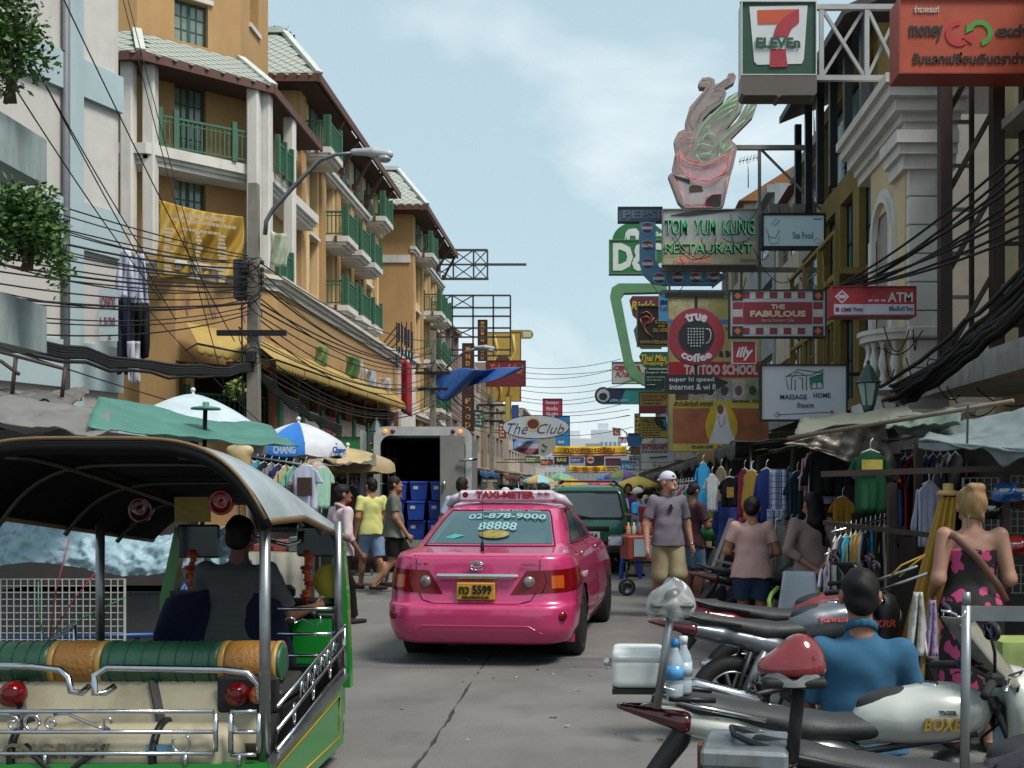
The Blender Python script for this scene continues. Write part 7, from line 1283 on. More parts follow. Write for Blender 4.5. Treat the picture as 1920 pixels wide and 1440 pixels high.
# ================================================================ PEOPLE
def person(label, loc, yaw, H=1.72, J=None, fat=1.0, skin='#8f6248', hair='short', hc='#15110f', top=('#888888', .6, .88), low=('#333333', 'full'), shoe='#1c1c1e', head=0, h=.012, name='person', group=None, face=False, sway=.0, extra=None, nod=0):
    s = H/1.75; t0 = thing(name, label, 'person', loc, R(yaw), group); f = fat
    D = dict(pel=(0, 0, .95), bel=(0, .012, 1.1), che=(0, 0, 1.29), nek=(0, -.01, 1.47), hea=(0, .02, 1.625))
    for k, sg in (('l', -1), ('r', 1)):
        D.update({k+'h': (sg*.09, 0, .92), k+'k': (sg*.10, .03, .50), k+'a': (sg*.105, -.02, .085), k+'s': (sg*.18, -.01, 1.415), k+'e': (sg*.235, -.04, 1.14), k+'w': (sg*.25, .03, .90)})
    D.update(J or {}); D = {k: np.array(v, float)*s for k, v in D.items()}
    sm = mat('skin_'+skin.strip('#'), skin, .55, var=.08, scale=6); A = s
    def tors(g, hem=None, lo=False):
        pr = [('c', D['pel'], D['bel'], (.125*f+g)*A, (.12*f+g)*A, {'sc': (1.12, .8, 1)}), ('c', D['bel'], D['che'], (.12*f+g)*A, (.135*f**.6+g)*A, {'sc': (1.12, .76, 1)}), ('c', D['ls']*.72+D['che']*.28, D['rs']*.72+D['che']*.28, (.07+g)*A, (.07+g)*A), ('c', D['che'], D['nek'], (.115+g)*A, (.055+g*.6)*A, {'sc': (1.1, .75, 1)})]
        return pr
    def limb(a, b, ra, rb, g, fl=0, **o): return ('c', D[a] if isinstance(a, str) else a, D[b] if isinstance(b, str) else b, (ra+g)*A, (rb+g)*A, dict(flat=fl, **o))
    hr = M.Rotation(R(head), 3, 'Z') @ M.Rotation(R(-nod), 3, 'X'); hp = D['hea']
    def HP(x, y, z): return hp+np.array(hr @ V((x, y, z)))*A
    HR = np.array(hr)
    body = tors(-.012)
    for k, sg in (('l', -1), ('r', 1)):
        body += [limb(k+'s', k+'e', .052*f**.6, .042*f**.5, 0), limb(k+'e', k+'w', .042*f**.5, .027, 0), limb(k+'h', k+'k', .085*f, .056*f**.6, -.004), limb(k+'k', k+'a', .055*f**.6, .036, 0), ('e', D[k+'k']*.62+D[k+'a']*.38+np.array((0, -.022*A, 0)), np.array((.05, .05, .11))*A*f**.5)]
        an = D[k+'a']; kn = D[k+'k']; fd = np.array(J[k+'f']) if J and k+'f' in J else np.array((sg*.15, 1, 0)); fd = fd/np.linalg.norm(fd)
        body += [('c', an+np.array((0, 0, -.05*A))-fd*.03*A, an+fd*.15*A+np.array((0, 0, -.06*A)), .034*A, .025*A, {'sc': (1.2, 1, .8)})]
        w = D[k+'w']; d = w-D[k+'e']; d = d/np.linalg.norm(d); up = np.array((0, 1., 0)) if abs(d[1]) < .8 else np.array((0, 0, 1.)); sd = np.cross(d, up); sd /= np.linalg.norm(sd); up = np.cross(sd, d)
        body += [('c', w+d*.02*A, w+d*.075*A, .026*A, .03*A, {'sc': (1, 1, 1), 'k': .015})]
        for q in range(4):
            o = (q-1.5)*.019*A; b0 = w+d*.085*A+up*o; L_ = (.062, .072, .068, .052)[q]*A; b1 = b0+d*L_*.55-sd*sg*.012*A; b2 = b1+d*L_*.45-sd*sg*.03*A; body += [('c', b0, b1, .0095*A, .009*A, {'k': .004}), ('c', b1, b2, .009*A, .0075*A, {'k': .004})]
        b0 = w+d*.035*A+up*.026*A; b1 = b0+d*.035*A+up*.022*A; body += [('c', b0, b1, .012*A, .011*A, {'k': .008}), ('c', b1, b1+d*.03*A-sd*sg*.006*A, .011*A, .009*A, {'k': .004})]
    body += [('c', D['nek']-np.array((0, 0, .03*A)), hp-np.array((0, .012, .05))*A, .056*A*f**.3, .05*A), ('e', HP(0, -.005, .02), np.array((.076, .095, .098))*A, {'rot': HR}), ('e', HP(0, .03, -.05), np.array((.058, .062, .068))*A, {'rot': HR}), ('c', HP(0, .09, .02), HP(0, .112, -.022), .010*A, .014*A, {'k': .012}), ('c', HP(-.03, .085, -.075), HP(.03, .085, -.075), .016*A, .016*A, {'k': .03})]
    for sg in (-1, 1): body += [('e', HP(sg*.085, -.008, -.008), np.array((.015, .024, .036))*A, {'rot': HR, 'k': .008}), ('e', HP(sg*.032, .1, .02), np.array((.02, .012, .012))*A, {'sub': 1, 'rot': HR, 'k': .012})]
    soft('body', body, sm, t0, h, .028)
    if face:
        for sg in (-1, 1):
            soft('eye', [('e', HP(sg*.032, .079, .018), np.array((.014, .01, .009))*A)], mat('eye', '#2a211d', .3), t0, .004, .004); soft('eyebrow', [('c', HP(sg*.016, .092, .04), HP(sg*.05, .084, .042), .005*A, .004*A)], mat('brow', '#2c211a', .8), t0, .004, .004)
        soft('mouth', [('c', HP(-.022, .086, -.062), HP(.022, .086, -.062), .006*A, .006*A)], mat('lip', '#7d4038', .5), t0, .004, .004)
    # clothes
    wr = .0035
    if top:
        c_, sl, hem = top[:3]; tm = c_ if not isinstance(c_, str) else cloth(c_); pr = tors(.006)[1:]
        hz = hem*A; pr += [('c', (D['pel'][0], D['pel'][1], hz), D['bel'], (.166*f+.010)*A, (.128*f+.008)*A, {'sc': (1.12, .84, 1), 'flat': 2})]
        for k in 'lr':
            if sl <= 1: pr += [limb(k+'s', D[k+'s']+(D[k+'e']-D[k+'s'])*sl, .055*f**.6, .056*f**.5, .006, 1)]
            else: pr += [limb(k+'s', k+'e', .06*f**.6, .048, .008), limb(k+'e', D[k+'e']+(D[k+'w']-D[k+'e'])*(sl-1), .048, .038, .008, 1)]
        soft('shirt', pr, tm, t0, h, .025, wr, 34/s, fm=top[3] if len(top) > 3 else None)
        if len(top) > 4: top[4](t0, D, A)
    if low:
        c_, ln = low; lm = c_ if not isinstance(c_, str) else cloth(c_); pr = [('c', D['pel']+np.array((0, 0, .06*A)), D['pel']-np.array((0, 0, .06*A)), .124*f*A, .126*f*A, {'sc': (1.12, .82, 1), 'flat': 2})]
        for k in 'lr':
            if ln == 'full': pr += [limb(k+'h', k+'k', .084*f, .066*f**.6, .008), limb(k+'k', D[k+'k']+(D[k+'a']-D[k+'k'])*.97, .066*f**.6, .056, .008, 1)]
            else: pr += [limb(k+'h', D[k+'h']+(D[k+'k']-D[k+'h'])*min(ln, 1), .086*f, .086*f**.7, .010, 1 if ln <= 1 else 0)]+([limb(k+'k', D[k+'k']+(D[k+'a']-D[k+'k'])*(ln-1), .085*f**.7, .08, .010, 1)] if ln > 1 else [])
        soft('trousers' if ln == 'full' else 'shorts', pr, lm, t0, h, .03, wr, 26/s)
    if shoe:
        for k, sg in (('l', -1), ('r', 1)):
            an = D[k+'a']; fd = np.array(J[k+'f']) if J and k+'f' in J else np.array((sg*.15, 1, 0)); fd = fd/np.linalg.norm(fd)
            soft('shoe', [('c', an+np.array((0, 0, -.052*A))-fd*.035*A, an+fd*.17*A+np.array((0, 0, -.06*A)), .042*A, .036*A, {'sc': (1.1, 1, .8)})], cloth(shoe), t0, h, .02)
    if hair:
        hm = mat('hair_'+hc.strip('#'), hc, .6, var=.45, scale=26, bump=.12, bscale=160, stretch=(3, 3, .5), spec=.25)
        pr = [('e', HP(0, -.012, .034), np.array((.086, .104, .10))*A, {'rot': HR}), ('e', HP(0, -.05, -.03), np.array((.072, .06, .065))*A, {'rot': HR}), ('e', HP(0, .10, -.045), np.array((.085, .08, .105))*A, {'sub': 1, 'rot': HR, 'k': .02}), ('b', HP(0, .02, -.19), np.array((.2, .2, .1))*A, {'sub': 1, 'k': .02, 'rot': HR})]
        if hair == 'long': pr += [('c', HP(0, -.06, .03), HP(.0, -.09, -.18), .075*A, .085*A, {'sc': (1.15, .7, 1)}), ('c', HP(0, -.09, -.18), HP(.05, -.12, -.42), .085*A, .03*A, {'sc': (1.15, .6, 1)})]
        if hair == 'bun': pr += [('e', HP(0, -.02, .03), np.array((.094, .11, .10))*A, {'rot': HR}), ('e', HP(.005, -.07, .115), np.array((.056, .045, .036))*A), ('e', HP(-.03, -.08, .13), np.array((.026, .03, .022))*A), ('c', HP(.04, -.07, .13), HP(.065, -.06, .12), .012*A, .005*A), ('c', HP(-.05, -.09, -.07), HP(-.055, -.085, -.14), .012*A, .004*A), ('c', HP(.045, -.09, -.07), HP(.05, -.08, -.12), .010*A, .004*A)]
        if hair == 'tied': pr += [('e', HP(0, -.10, -.02), np.array((.05, .045, .06))*A), ('e', HP(0, -.02, .03), np.array((.092, .11, .10))*A, {'rot': HR})]
        if hair == 'bob': pr += [('c', HP(0, -.03, .0), HP(0, -.05, -.11), .085*A, .08*A, {'sc': (1.05, .9, 1)})]
        soft('hair', pr, hm, t0, h*.8, .02, .003, 60)
    if extra: extra(t0, D, A, HP, HR)
    return t0
def cap_back(t0, D, A, HP, HR):
    soft('cap', [('e', HP(0, -.008, .05), np.array((.092, .108, .092))*A, {'rot': HR}), ('b', HP(0, .0, -.06), np.array((.2, .2, .09))*A, {'sub': 1, 'rot': HR, 'k': .01}), ('c', HP(-.04, -.1, .03), HP(.04, -.1, .03), .03*A, .03*A, {'sc': (1, 1.5, .5)})], cloth('#c3c4d2'), t0, .009, .01); soft('cap_badge', [('e', HP(.03, .085, .075), np.array((.025, .012, .012))*A)], black, t0, .006, .005)
def collar(t0, D, A, HP, HR, c_='#6d6472'):
    n = D['nek']; rg = [n+np.array((.066*math.cos(q), .062*math.sin(q)-.004, .012-.03*math.sin(q)))*A for q in np.linspace(-4.5, 1.36, 13)]; soft('collar', [('c', p, q, .009*A, .009*A, {'sc': (1, 1, 1.9)}) for p, q in zip(rg, rg[1:])], cloth(c_), t0, .008, .012)
def capman(t0, D, A, HP, HR):
    cap_back(t0, D, A, HP, HR); collar(t0, D, A, HP, HR)
    m = MB(); c_ = D['che']; m.cbox((c_[0]+.02, c_[1]+.125*A, c_[2]-.0), (.03, .012, .06), M.Rotation(.5, 3, 'Y')); m.cbox((c_[0]-.0, c_[1]+.125*A, c_[2]+.045), (.03, .012, .06), M.Rotation(.4, 3, 'Y')); m.build('sunglasses', black, t0)
    w_ = D['lw']*.93+D['le']*.07; m = MB(); d = D['lw']-D['le']; q = V(d).to_track_quat('Z', 'Y').to_matrix().to_4x4(); m.lathe([(.033, -.012), (.036, 0), (.033, .012)], 14, M.Translation(w_) @ q); m.build('watch', chrome, t0)
person('man in mauve polo, khaki cargo shorts and backward white cap walking closer', (X(1252, 13.4), 13.4, 0), 196, 1.82, dict(lk=(-.10, .12, .52), la=(-.11, .02, .10), rk=(.10, -.0, .5), ra=(.11, -.22, .14), lw=(-.30, .03, .86), le=(-.27, -.05, 1.12), rw=(.29, .08, .84), re=(.27, -.02, 1.12)), 1.12, '#a87a62', None, top=('#6f6a74', .75, .87), low=('#9c9070', 1.05), shoe='#6d2c2c', head=38, face=True, extra=capman, h=.010)
person('man in pale pink shirt and black trousers beside the tuk-tuk', (X(640, 12.5), 12.5, 0), -48, 1.66, dict(lk=(-.1, .16, .5), la=(-.1, .22, .085), rk=(.1, -.05, .49), ra=(.1, -.2, .12), rw=(.24, .12, .92)), 1.0, '#7d5340', 'short', top=('#c2aeb2', 1.35, .87), low=('#141416', 'full'), shoe='#26272a', head=-12, extra=lambda t0, D, A, HP, HR: collar(t0, D, A, HP, HR, '#c2aeb2'))
person('man in yellow T-shirt and pale blue shorts walking by the truck', (X(697, 17), 17, 0), 30, 1.78, dict(lk=(-.1, .14, .52), la=(-.1, .24, .085), rk=(.1, -.04, .5), ra=(.1, -.26, .15)), 1.08, '#93664e', 'short', top=('#c0bf78', .65, .86), low=('#7489a6', .95), shoe='#3a2c26', head=10)
person('stout man in grey T-shirt and black shorts striding past the truck', (X(738, 16.4), 16.4, 0), -72, 1.8, dict(lk=(-.1, .22, .52), la=(-.1, .32, .085), rk=(.1, -.02, .5), ra=(.1, -.30, .16), rw=(.26, .16, .90), re=(.24, .0, 1.14)), 1.22, '#93684f', 'short', top=('#63665f', .7, .84), low=('#15140f', .85), shoe='#2c211c', head=-8)
person('bald older man in black top bending behind the grey T-shirt man', (X(722, 17.6), 17.6, 0), -75, 1.72, dict(nek=(0, .1, 1.44), hea=(0, .18, 1.56), che=(0, .05, 1.28)), 1.1, '#9a6a54', 'short', '#4a403a', top=('#1c1a1c', .5, .86), low=('#2a2c30', 'full'), nod=25)
person('heavy man in white T-shirt seen from behind over the taxi roof', (X(866, 15.6), 15.6, 0), -12, 1.78, dict(le=(-.30, -.02, 1.14), lw=(-.27, .14, 1.0), re=(.30, -.02, 1.14), rw=(.27, .14, 1.0)), 1.25, '#8c5c46', 'short', '#241a15', top=('#a9b3cc', .7, .86), low=('#3a3f4a', 'full'))
person('dark-haired man just visible between the taxi sign and the pickup', (X(1017, 16.5), 16.5, 0), -10, 1.70, None, 1.05, '#6d4a38', 'short', top=('#4a3430', .6, .87))
person('woman in pink checked blouse and denim shorts with tied black hair', (X(1410, 10.5), 10.5, 0), -6, 1.53, dict(lh=(-.1, 0, .92), rh=(.1, 0, .92), le=(-.28, .02, 1.14), lw=(-.22, .2, 1.1), re=(.28, .02, 1.14), rw=(.22, .2, 1.08)), 1.28, '#93654e', 'tied', '#120e0d', top=(mat('pink_check', '#bd968e', .85, var=.2, scale=40, stretch=(1, 1, 3)), .6, .84), low=('#26374c', .75), shoe='#4c2c28', head=-8, h=.010)
person('long-haired woman in taupe top with hands clasped behind her back', (X(1522, 10.2), 10.2, 0), 4, 1.58, dict(le=(-.27, -.06, 1.14), lw=(-.03, -.19, .96), re=(.27, -.06, 1.14), rw=(.03, -.2, .93)), 1.08, '#93654e', 'long', '#0f0c0c', top=('#8b7670', 1.5, .85, lambda c: (c[:, 2] < .9).astype(int)*0), low=('#16120f', 'full'), head=25, h=.010)
person('man in brown T-shirt and denim shorts reading a paper slip', (X(1300, 14.2), 14.2, 0), -62, 1.70, dict(re=(.24, .08, 1.15), rw=(.14, .30, 1.18), le=(-.24, .08, 1.15), lw=(-.12, .32, 1.2)), 1.12, '#7d543f', 'short', top=('#4c343c', .7, .86), low=('#55728f', .8), shoe='#3c3c40', nod=28)
person('slim man in blue shirt browsing the clothes stall', (X(1363, 13.6), 13.6, 0), -70, 1.72, None, 1.0, '#7a5340', 'short', top=('#27376f', 1.6, .86), low=('#1d2030', 'full'), nod=15)
def band(t0, D, A, HP, HR): soft('headband', [('e', HP(0, -.01, .055), np.array((.092, .11, .075))*A, {'rot': HR}), ('b', HP(0, .06, -.03), np.array((.2, .2, .08))*A, {'sub': 1, 'rot': HR, 'k': .01})], cloth('#8fa6b8'), t0, .009, .01)
person('stall keeper in pink top and pale blue headscarf facing the street', (X(1422, 12.3), 12.3, 0), 196, 1.62, dict(re=(.26, .04, 1.15), rw=(.2, .2, 1.2), le=(-.3, .1, 1.2), lw=(-.36, .2, 1.38)), 1.1, '#6a4432', None, top=('#9c3a5e', .5, .86), low=('#26262a', 'full'), head=30, face=True, extra=band)
person('woman in lime top at the stall beyond the man in brown', (X(1338, 16.2), 16.2, 0), 60, 1.6, None, 1.0, '#7d543f', 'bob', top=('#7da03a', .5, .86), low=('#3a2c2e', 'full'))
# woman in floral dress
fl = bpy.data.materials.new('floral'); fl.use_nodes = True; nt = fl.node_tree; N_ = nt.nodes; L_ = nt.links; b_ = N_['Principled BSDF']; b_.inputs['Roughness'].default_value = .8
tc = N_.new('ShaderNodeTexCoord'); vo = N_.new('ShaderNodeTexVoronoi'); vo.inputs['Scale'].default_value = 12.5; nz = N_.new('ShaderNodeTexNoise'); nz.inputs['Scale'].default_value = 24; mixv = N_.new('ShaderNodeMix'); mixv.data_type = 'RGBA'; mixv.inputs['Factor'].default_value = .06; L_.new(tc.outputs['Object'], mixv.inputs['A']); L_.new(tc.outputs['Object'], nz.inputs['Vector']); L_.new(nz.outputs['Color'], mixv.inputs['B']); L_.new(mixv.outputs['Result'], vo.inputs['Vector'])
lt = N_.new('ShaderNodeMath'); lt.operation = 'LESS_THAN'; lt.inputs[1].default_value = .44; L_.new(vo.outputs['Distance'], lt.inputs[0])
sx = N_.new('ShaderNodeSeparateColor'); L_.new(vo.outputs['Color'], sx.inputs[0]); ra = N_.new('ShaderNodeValToRGB'); ra.color_ramp.interpolation = 'CONSTANT'; e = ra.color_ramp.elements; e[0].color = (*lin('#b0386e'), 1); e[1].position = .36; e[1].color = (*lin('#14100f'), 1); q = ra.color_ramp.elements.new(.58); q.color = (*lin('#2f5a44'), 1); q = ra.color_ramp.elements.new(.75); q.color = (*lin('#a83a6c'), 1); L_.new(sx.outputs[0], ra.inputs[0])
mc = N_.new('ShaderNodeMix'); mc.data_type = 'RGBA'; mc.inputs['A'].default_value = (*lin('#14100f'), 1); L_.new(lt.outputs[0], mc.inputs['Factor']); L_.new(ra.outputs[0], mc.inputs['B']); L_.new(mc.outputs['Result'], b_.inputs['Base Color'])
def dress(t0, D, A, HP, HR):
    soft('dress', [('c', (0, .01, 1.31*A), (0, .01, 1.08*A), .150*A, .132*A, {'sc': (1.14, .84, 1), 'flat': 2}), ('c', (0, .01, 1.08*A), (0, -.01, .93*A), .13*A, .168*A, {'sc': (1.14, .84, 1)}), ('c', (0, -.01, .93*A), (0, 0, .25*A), .168*A, .2*A, {'sc': (1.14, .84, 1), 'flat': 1})], fl, t0, .010, .04, .004, 16)
    pts = [(-.20*A, .02, 1.42*A), (-.14*A, -.10*A, 1.40*A), (-.0, -.135*A, 1.26*A), (.13*A, -.145*A, 1.08*A), (.2*A, -.08*A, .97*A)]; m = MB(); m.grid(lambda u, v: (lambda k, f: V(pts[k])*(1-f)+V(pts[k+1])*f+V((.016, -.004, .016))*(v-.5)*2)(min(int(u*4), 3), u*4-min(int(u*4), 3)), 20, 2, .006); m.build('bag_strap', mat('strap_leather', '#5c3a2c', .6), t0)
person('blonde woman in strapless black dress with pink flowers, hair in a bun', (X(1822, 6.6), 6.6, 0), -4, 1.66, dict(ls=(-.175, -.01, 1.40), rs=(.175, -.01, 1.40), le=(-.225, -.05, 1.12), lw=(-.2, .2, 1.02), re=(.225, -.05, 1.12), rw=(.2, .2, 1.02), nek=(0, -.01, 1.45), hea=(0, .02, 1.59)), 1.12, '#9c735f', 'bun', '#8d704c', top=None, low=None, shoe='#3a2c28', h=.009, head=6, extra=dress)
# seated man in blue shirt on a stool
dz = -.53
sit = {k: (v[0], v[1], v[2]+dz) for k, v in dict(pel=(0, 0, .95), bel=(0, .012, 1.1), che=(0, .0, 1.29), nek=(0, -.0, 1.47), hea=(0, .025, 1.625), ls=(-.18, -.01, 1.375), rs=(.18, -.01, 1.375), le=(-.255, .05, 1.12), re=(.255, .05, 1.12), lw=(-.2, .25, 1.05), rw=(.2, .25, 1.05), lh=(-.09, .02, .92), rh=(.09, .02, .92)).items()}
sit.update(lk=(-.16, .42, .50), rk=(.16, .42, .50), la=(-.15, .34, .085), ra=(.15, .34, .085))
person('man in teal blue shirt sitting with his back turned between the motorcycles', (X(1614, 5.0), 5.0, 0), -6, 1.78, sit, 1.12, '#8a5c46', 'short', '#0e0c0c', top=('#315a76', .9, .38), low=('#20242c', 'full'), h=.009, extra=lambda t0, D, A, HP, HR: collar(t0, D, A, HP, HR, '#315a76'))
t0 = thing('stool', 'orange plastic stool under the seated man in blue', 'stool', (X(1614, 5.0), 4.98, 0)); om_ = mat('stool_orange', '#b0552a', .45, var=.1); m = MB(); m.cbox((0, 0, .325), (.32, .32, .03), bev=.012); m.build('seat', om_, t0)
for a in (-1, 1):
    for b in (-1, 1): m = MB(); m.beam((a*.16, b*.16, 0), (a*.12, b*.12, .31), .035); m.build('leg', om_, t0)
# driver
drv = {k: (v[0], v[1], v[2]-.28) for k, v in dict(pel=(0, 0, .95), bel=(0, .012, 1.1), che=(0, .0, 1.29), nek=(0, .02, 1.47), hea=(0, .05, 1.625), ls=(-.2, -.01, 1.40), rs=(.2, -.01, 1.40), le=(-.28, .1, 1.16), re=(.31, .06, 1.12), lw=(-.22, .34, 1.1), rw=(.38, .33, 1.14), lh=(-.09, .02, .92), rh=(.09, .02, .92)).items()}
drv.update(lk=(-.16, .4, .62), rk=(.16, .4, .62), la=(-.15, .36, .3), ra=(.15, .36, .3))
person('tuk-tuk driver in grey striped polo with one hand on the handlebar', (-2.25, 6.62, 0), -4, 1.72, drv, 1.2, '#6a4434', 'short', '#0c0a0a', top=(mat('striped_grey', '#4a4b4d', .85, var=.35, scale=3, stretch=(.3, .3, 22)), .85, .62), low=('#1c1c22', 'full'), h=.009, shoe='#1c1c1e')
m = MB(); m.grid(lambda u, v: V((-2.32+(u-.5)*2*(.34+.12*v), 6.60-.04*math.sin(u*9+v*3)-.06*v, 1.0-.42*v-.1*abs(u-.5)**2*3)), 24, 12, .03); solo('draped_jacket', m, cloth('#14172e'), 'navy jacket draped over the back of the driver seat', 'jacket')
# farther people and crowd
def pp_(u, y): return (X(u, y), y, 0)
mid = [(948, 22, 20, '#33456e', 'man in navy shirt and white cap beyond the taxi sign', 1.62, 'cap'), (969, 22.5, -15, '#3a68a8', 'man in blue shirt and pale sun hat beyond the taxi sign', 1.6, 'hat'), (998, 24, 0, '#1d1d26', 'person in black and white football shirt behind the taxi', 1.66, None), (915, 23, 30, '#8c7a55', 'person in tan top by the massage board', 1.55, None), (1156, 21, -8, '#9c9c9c', 'man in white T-shirt and black cap walking away past the pickup', 1.68, 'dark'), (1178, 23, 185, '#6a4a9c', 'man in violet polo walking closer beside the pickup', 1.72, None), (1197, 19.5, 60, '#3f93c4', 'man in sky blue T-shirt reaching over the drinks cart', 1.62, 'cap'), (1222, 24, -60, '#4a2430', 'shopper in maroon at the stalls past the drinks cart', 1.64, None), (1240, 22, 200, '#26282c', 'shopper in black near the pushcart', 1.66, None)]
for i, (u, y, yw, c_, lb, H_, ht) in enumerate(mid):
    ex = None
    if ht in ('cap', 'hat', 'dark'):
        def ex(t0, D, A, HP, HR, ht=ht): soft('hat', [('e', HP(0, -.005, .06), np.array((.1, .115, .085))*A), ('c', HP(0, .08, .035), HP(0, .12, .03), .06*A, .05*A, {'sc': (1.2, 1, .3)})]+([('c', HP(0, 0, .02), HP(0, 0, .025), .16*A, .16*A, {'sc': (1, 1, .15)})] if ht == 'hat' else []), cloth({'cap': '#c4c2ba', 'hat': '#8fb0c4', 'dark': '#1c1c20'}[ht]), t0, .014, .01)
    person(lb, pp_(u, y), yw, H_, dict(re=(.3, .1, 1.2), rw=(.3, .36, 1.2)) if i == 6 else dict(lk=(-.1, .1, .5), la=(-.1, .16, .085)), 1.08, '#7d543f', 'short', top=(c_, .65, .86), low=(('#2a2c34', 'full') if i % 2 else ('#4a5668', .9)), h=.018, extra=ex)
protos = []
for k, (c_, l_, lb) in enumerate((('#8c8c8e', '#2c2e36', 'distant shopper in grey top'), ('#6d2c34', '#26262c', 'distant shopper in dark red top'), ('#2c3c5c', '#4a4438', 'distant shopper in navy top'), ('#b0aca4', '#33384a', 'distant shopper in white top'), ('#1c1c20', '#3a3028', 'distant shopper in black top'), ('#3c6a5a', '#26262c', 'distant shopper in green top'))):
    protos.append((person(lb+' in the crowded market street', (0, 0, -50), 0, 1.66, dict(lk=(-.1, .12, .5), la=(-.1, .2, .085), rk=(.1, 0, .5), ra=(.1, -.18, .12)), 1.05, '#6a4836', 'short' if k % 2 else 'bob', top=(c_, .65, .86), low=(l_, 'full'), h=.03, group='shoppers far down the street'), lb))
r = random.Random(21); used = set()
spots = [(r.uniform(.3, 2.3) if i % 2 else r.uniform(-4.8, -.8), 25.5+70*(i/84)**1.25) for i in range(84)]
for i, (x, y) in enumerate(spots):
    k = i % 6; p0, lb = protos[k]; o = p0 if k not in used else copy_tree(p0); used.add(k)
    x += .35*(y < 34)*(x > 0)
    o.location = (x, y, 0); o.rotation_euler.z = R(r.choice((0, 0, 180, 90, -90))+r.uniform(-30, 30)); o.scale = (1, 1, r.uniform(.92, 1.06))
# ================================================================ MARKET STALLS
def tarp(name, label, corners, m, sag=.15, wr=.05, th=.012, seed=0, n=24, group=None, cat='tarpaulin'):
    a, b, c_, d = [V(q) for q in corners]       # near-left, near-right, far-right, far-left
    def fn(u, v):
        p = (a*(1-u)+b*u)*(1-v)+(d*(1-u)+c_*u)*v; k = math.sin(math.pi*u)*math.sin(math.pi*v)
        nz = mnoise.noise(V((u*4+seed, v*4, seed*1.7)))+.5*mnoise.noise(V((u*11+seed, v*9, seed)))
        return p+V((0, 0, -sag*k+wr*nz))
    mb = MB(); mb.grid(fn, n, n, th); return solo(name, mb, m, label, cat, group)
def tm(c_, r_=.6, d=None): return mat('tarp_'+c_.strip('#'), c_, r_, var=.22, scale=2.2, bump=.25, bscale=9, dirt=d)
def tee(label, u, v, w_, h_, y, col, long=0, yaw=0, pr=None, name='hanging_shirt', group='garments on the stalls', seed=0, sk=.31):
    k = y/FPX; W, Hh = w_*k, h_*k; c0 = P(u, v, y)
    def hw(t):
        L_ = .40 if not long else .72
        if t < .05: return .10+1.6*t
        if t < .14: return .18+(t-.05)*2.2
        if t < L_: return .38+.12*(t-.14)/(L_-.14)
        return None
    rows = [0, .02, .05, .09, .14, .2, .27, .34, .395]+([.47, .55, .63, .715] if long else [])
    t0 = thing(name, label, 'garment', c0-V((0, 0, Hh)), R(yaw), group=group); mb = MB(); ph = seed*1.3
    vs = []
    def pt(x, t): return V((x*W, .035*math.sin(x*14+ph+t*3)*t*W+.03*math.sin(x*31+ph)*t*W, Hh*(1-t)))
    body = [(t, min(hw(t) if t < .14 else sk+.02, sk+.02)) for t in rows if t <= .4]+[(t, sk+.02*t) for t in (.5, .6, .7, .8, .9, 1.0)]
    for s in (0,):
        def fb(a, b):
            i = min(int(b*(len(body)-1)), len(body)-2); f = b*(len(body)-1)-i; t = body[i][0]*(1-f)+body[i+1][0]*f; q = body[i][1]*(1-f)+body[i+1][1]*f; return pt((a-.5)*2*q, t)
        mb.grid(fb, 16, len(body)-1, .02)
    if sk < .4:
        for s in (-1, 1):
            L_ = .40 if not long else .78
            def fs_(a, b):     # sleeve
                t = .10+(L_-.10)*b; inn = sk-.02+(.06 if long else .02)*b; outx = .33+(.17 if not long else .15)*min(1, b*1.3); x = inn+(outx-inn)*a; return pt(s*x, t+.03*a*(1-b))+V((0, -.012*s, 0))
            mb.grid(fs_, 5, 6, .016)
    mb.build('cloth', cloth(col) if isinstance(col, str) else col, t0)
    m = MB(); m.tube([(-.2*W, 0, Hh*.97), (0, 0, Hh*1.03), (.2*W, 0, Hh*.97)], .006, 5); m.tube([(0, 0, Hh*1.03), (0, 0, Hh*1.03+.06), (.02, 0, Hh*1.03+.09)], .004, 4); m.build('hanger', white_pl, t0)
    if pr: m = MB(); a, b, c_, d, pc = pr; m.cbox((a*W, -.055, Hh*(1-b)), (c_*W, .006, d*Hh)); m.build('print', pc, t0)
    return t0
def rackrow(label, u0, v0, u1, v1, y0, y1, h_, cols, yaw, glabel, name='clothes_rack', feet=True, w_=.42):
    a, b = P(u0, v0, y0), P(u1, v1, y1); t0 = thing(name, label, 'rack', ((a.x+b.x)/2, (a.y+b.y)/2, 0), world=True); m = MB(); m.tube([a, b], .012, 8); m.build('rail', chrome, t0)
    for p in (a, b):
        if feet: m = MB(); m.tube([p, (p.x, p.y, .0)], .014, 8); m.tube([(p.x-.18, p.y-.1, .01), (p.x+.18, p.y+.1, .01)], .014, 6); m.build('upright', steel, t0)
    n = len(cols); r = random.Random(int(u0))
    for i, c_ in enumerate(cols):
        p = a+(b-a)*((i+.6)/(n+.2)); yy = p.y; k = FPX/yy; hh = h_*r.uniform(.85, 1.1)
        tee(glabel, VU+p.x*k, VV-(p.z-.06-EYE)*k, w_*k, hh*k, yy, c_, 0, yaw+r.uniform(-9, 9), seed=i, group='garments packed on the rails')
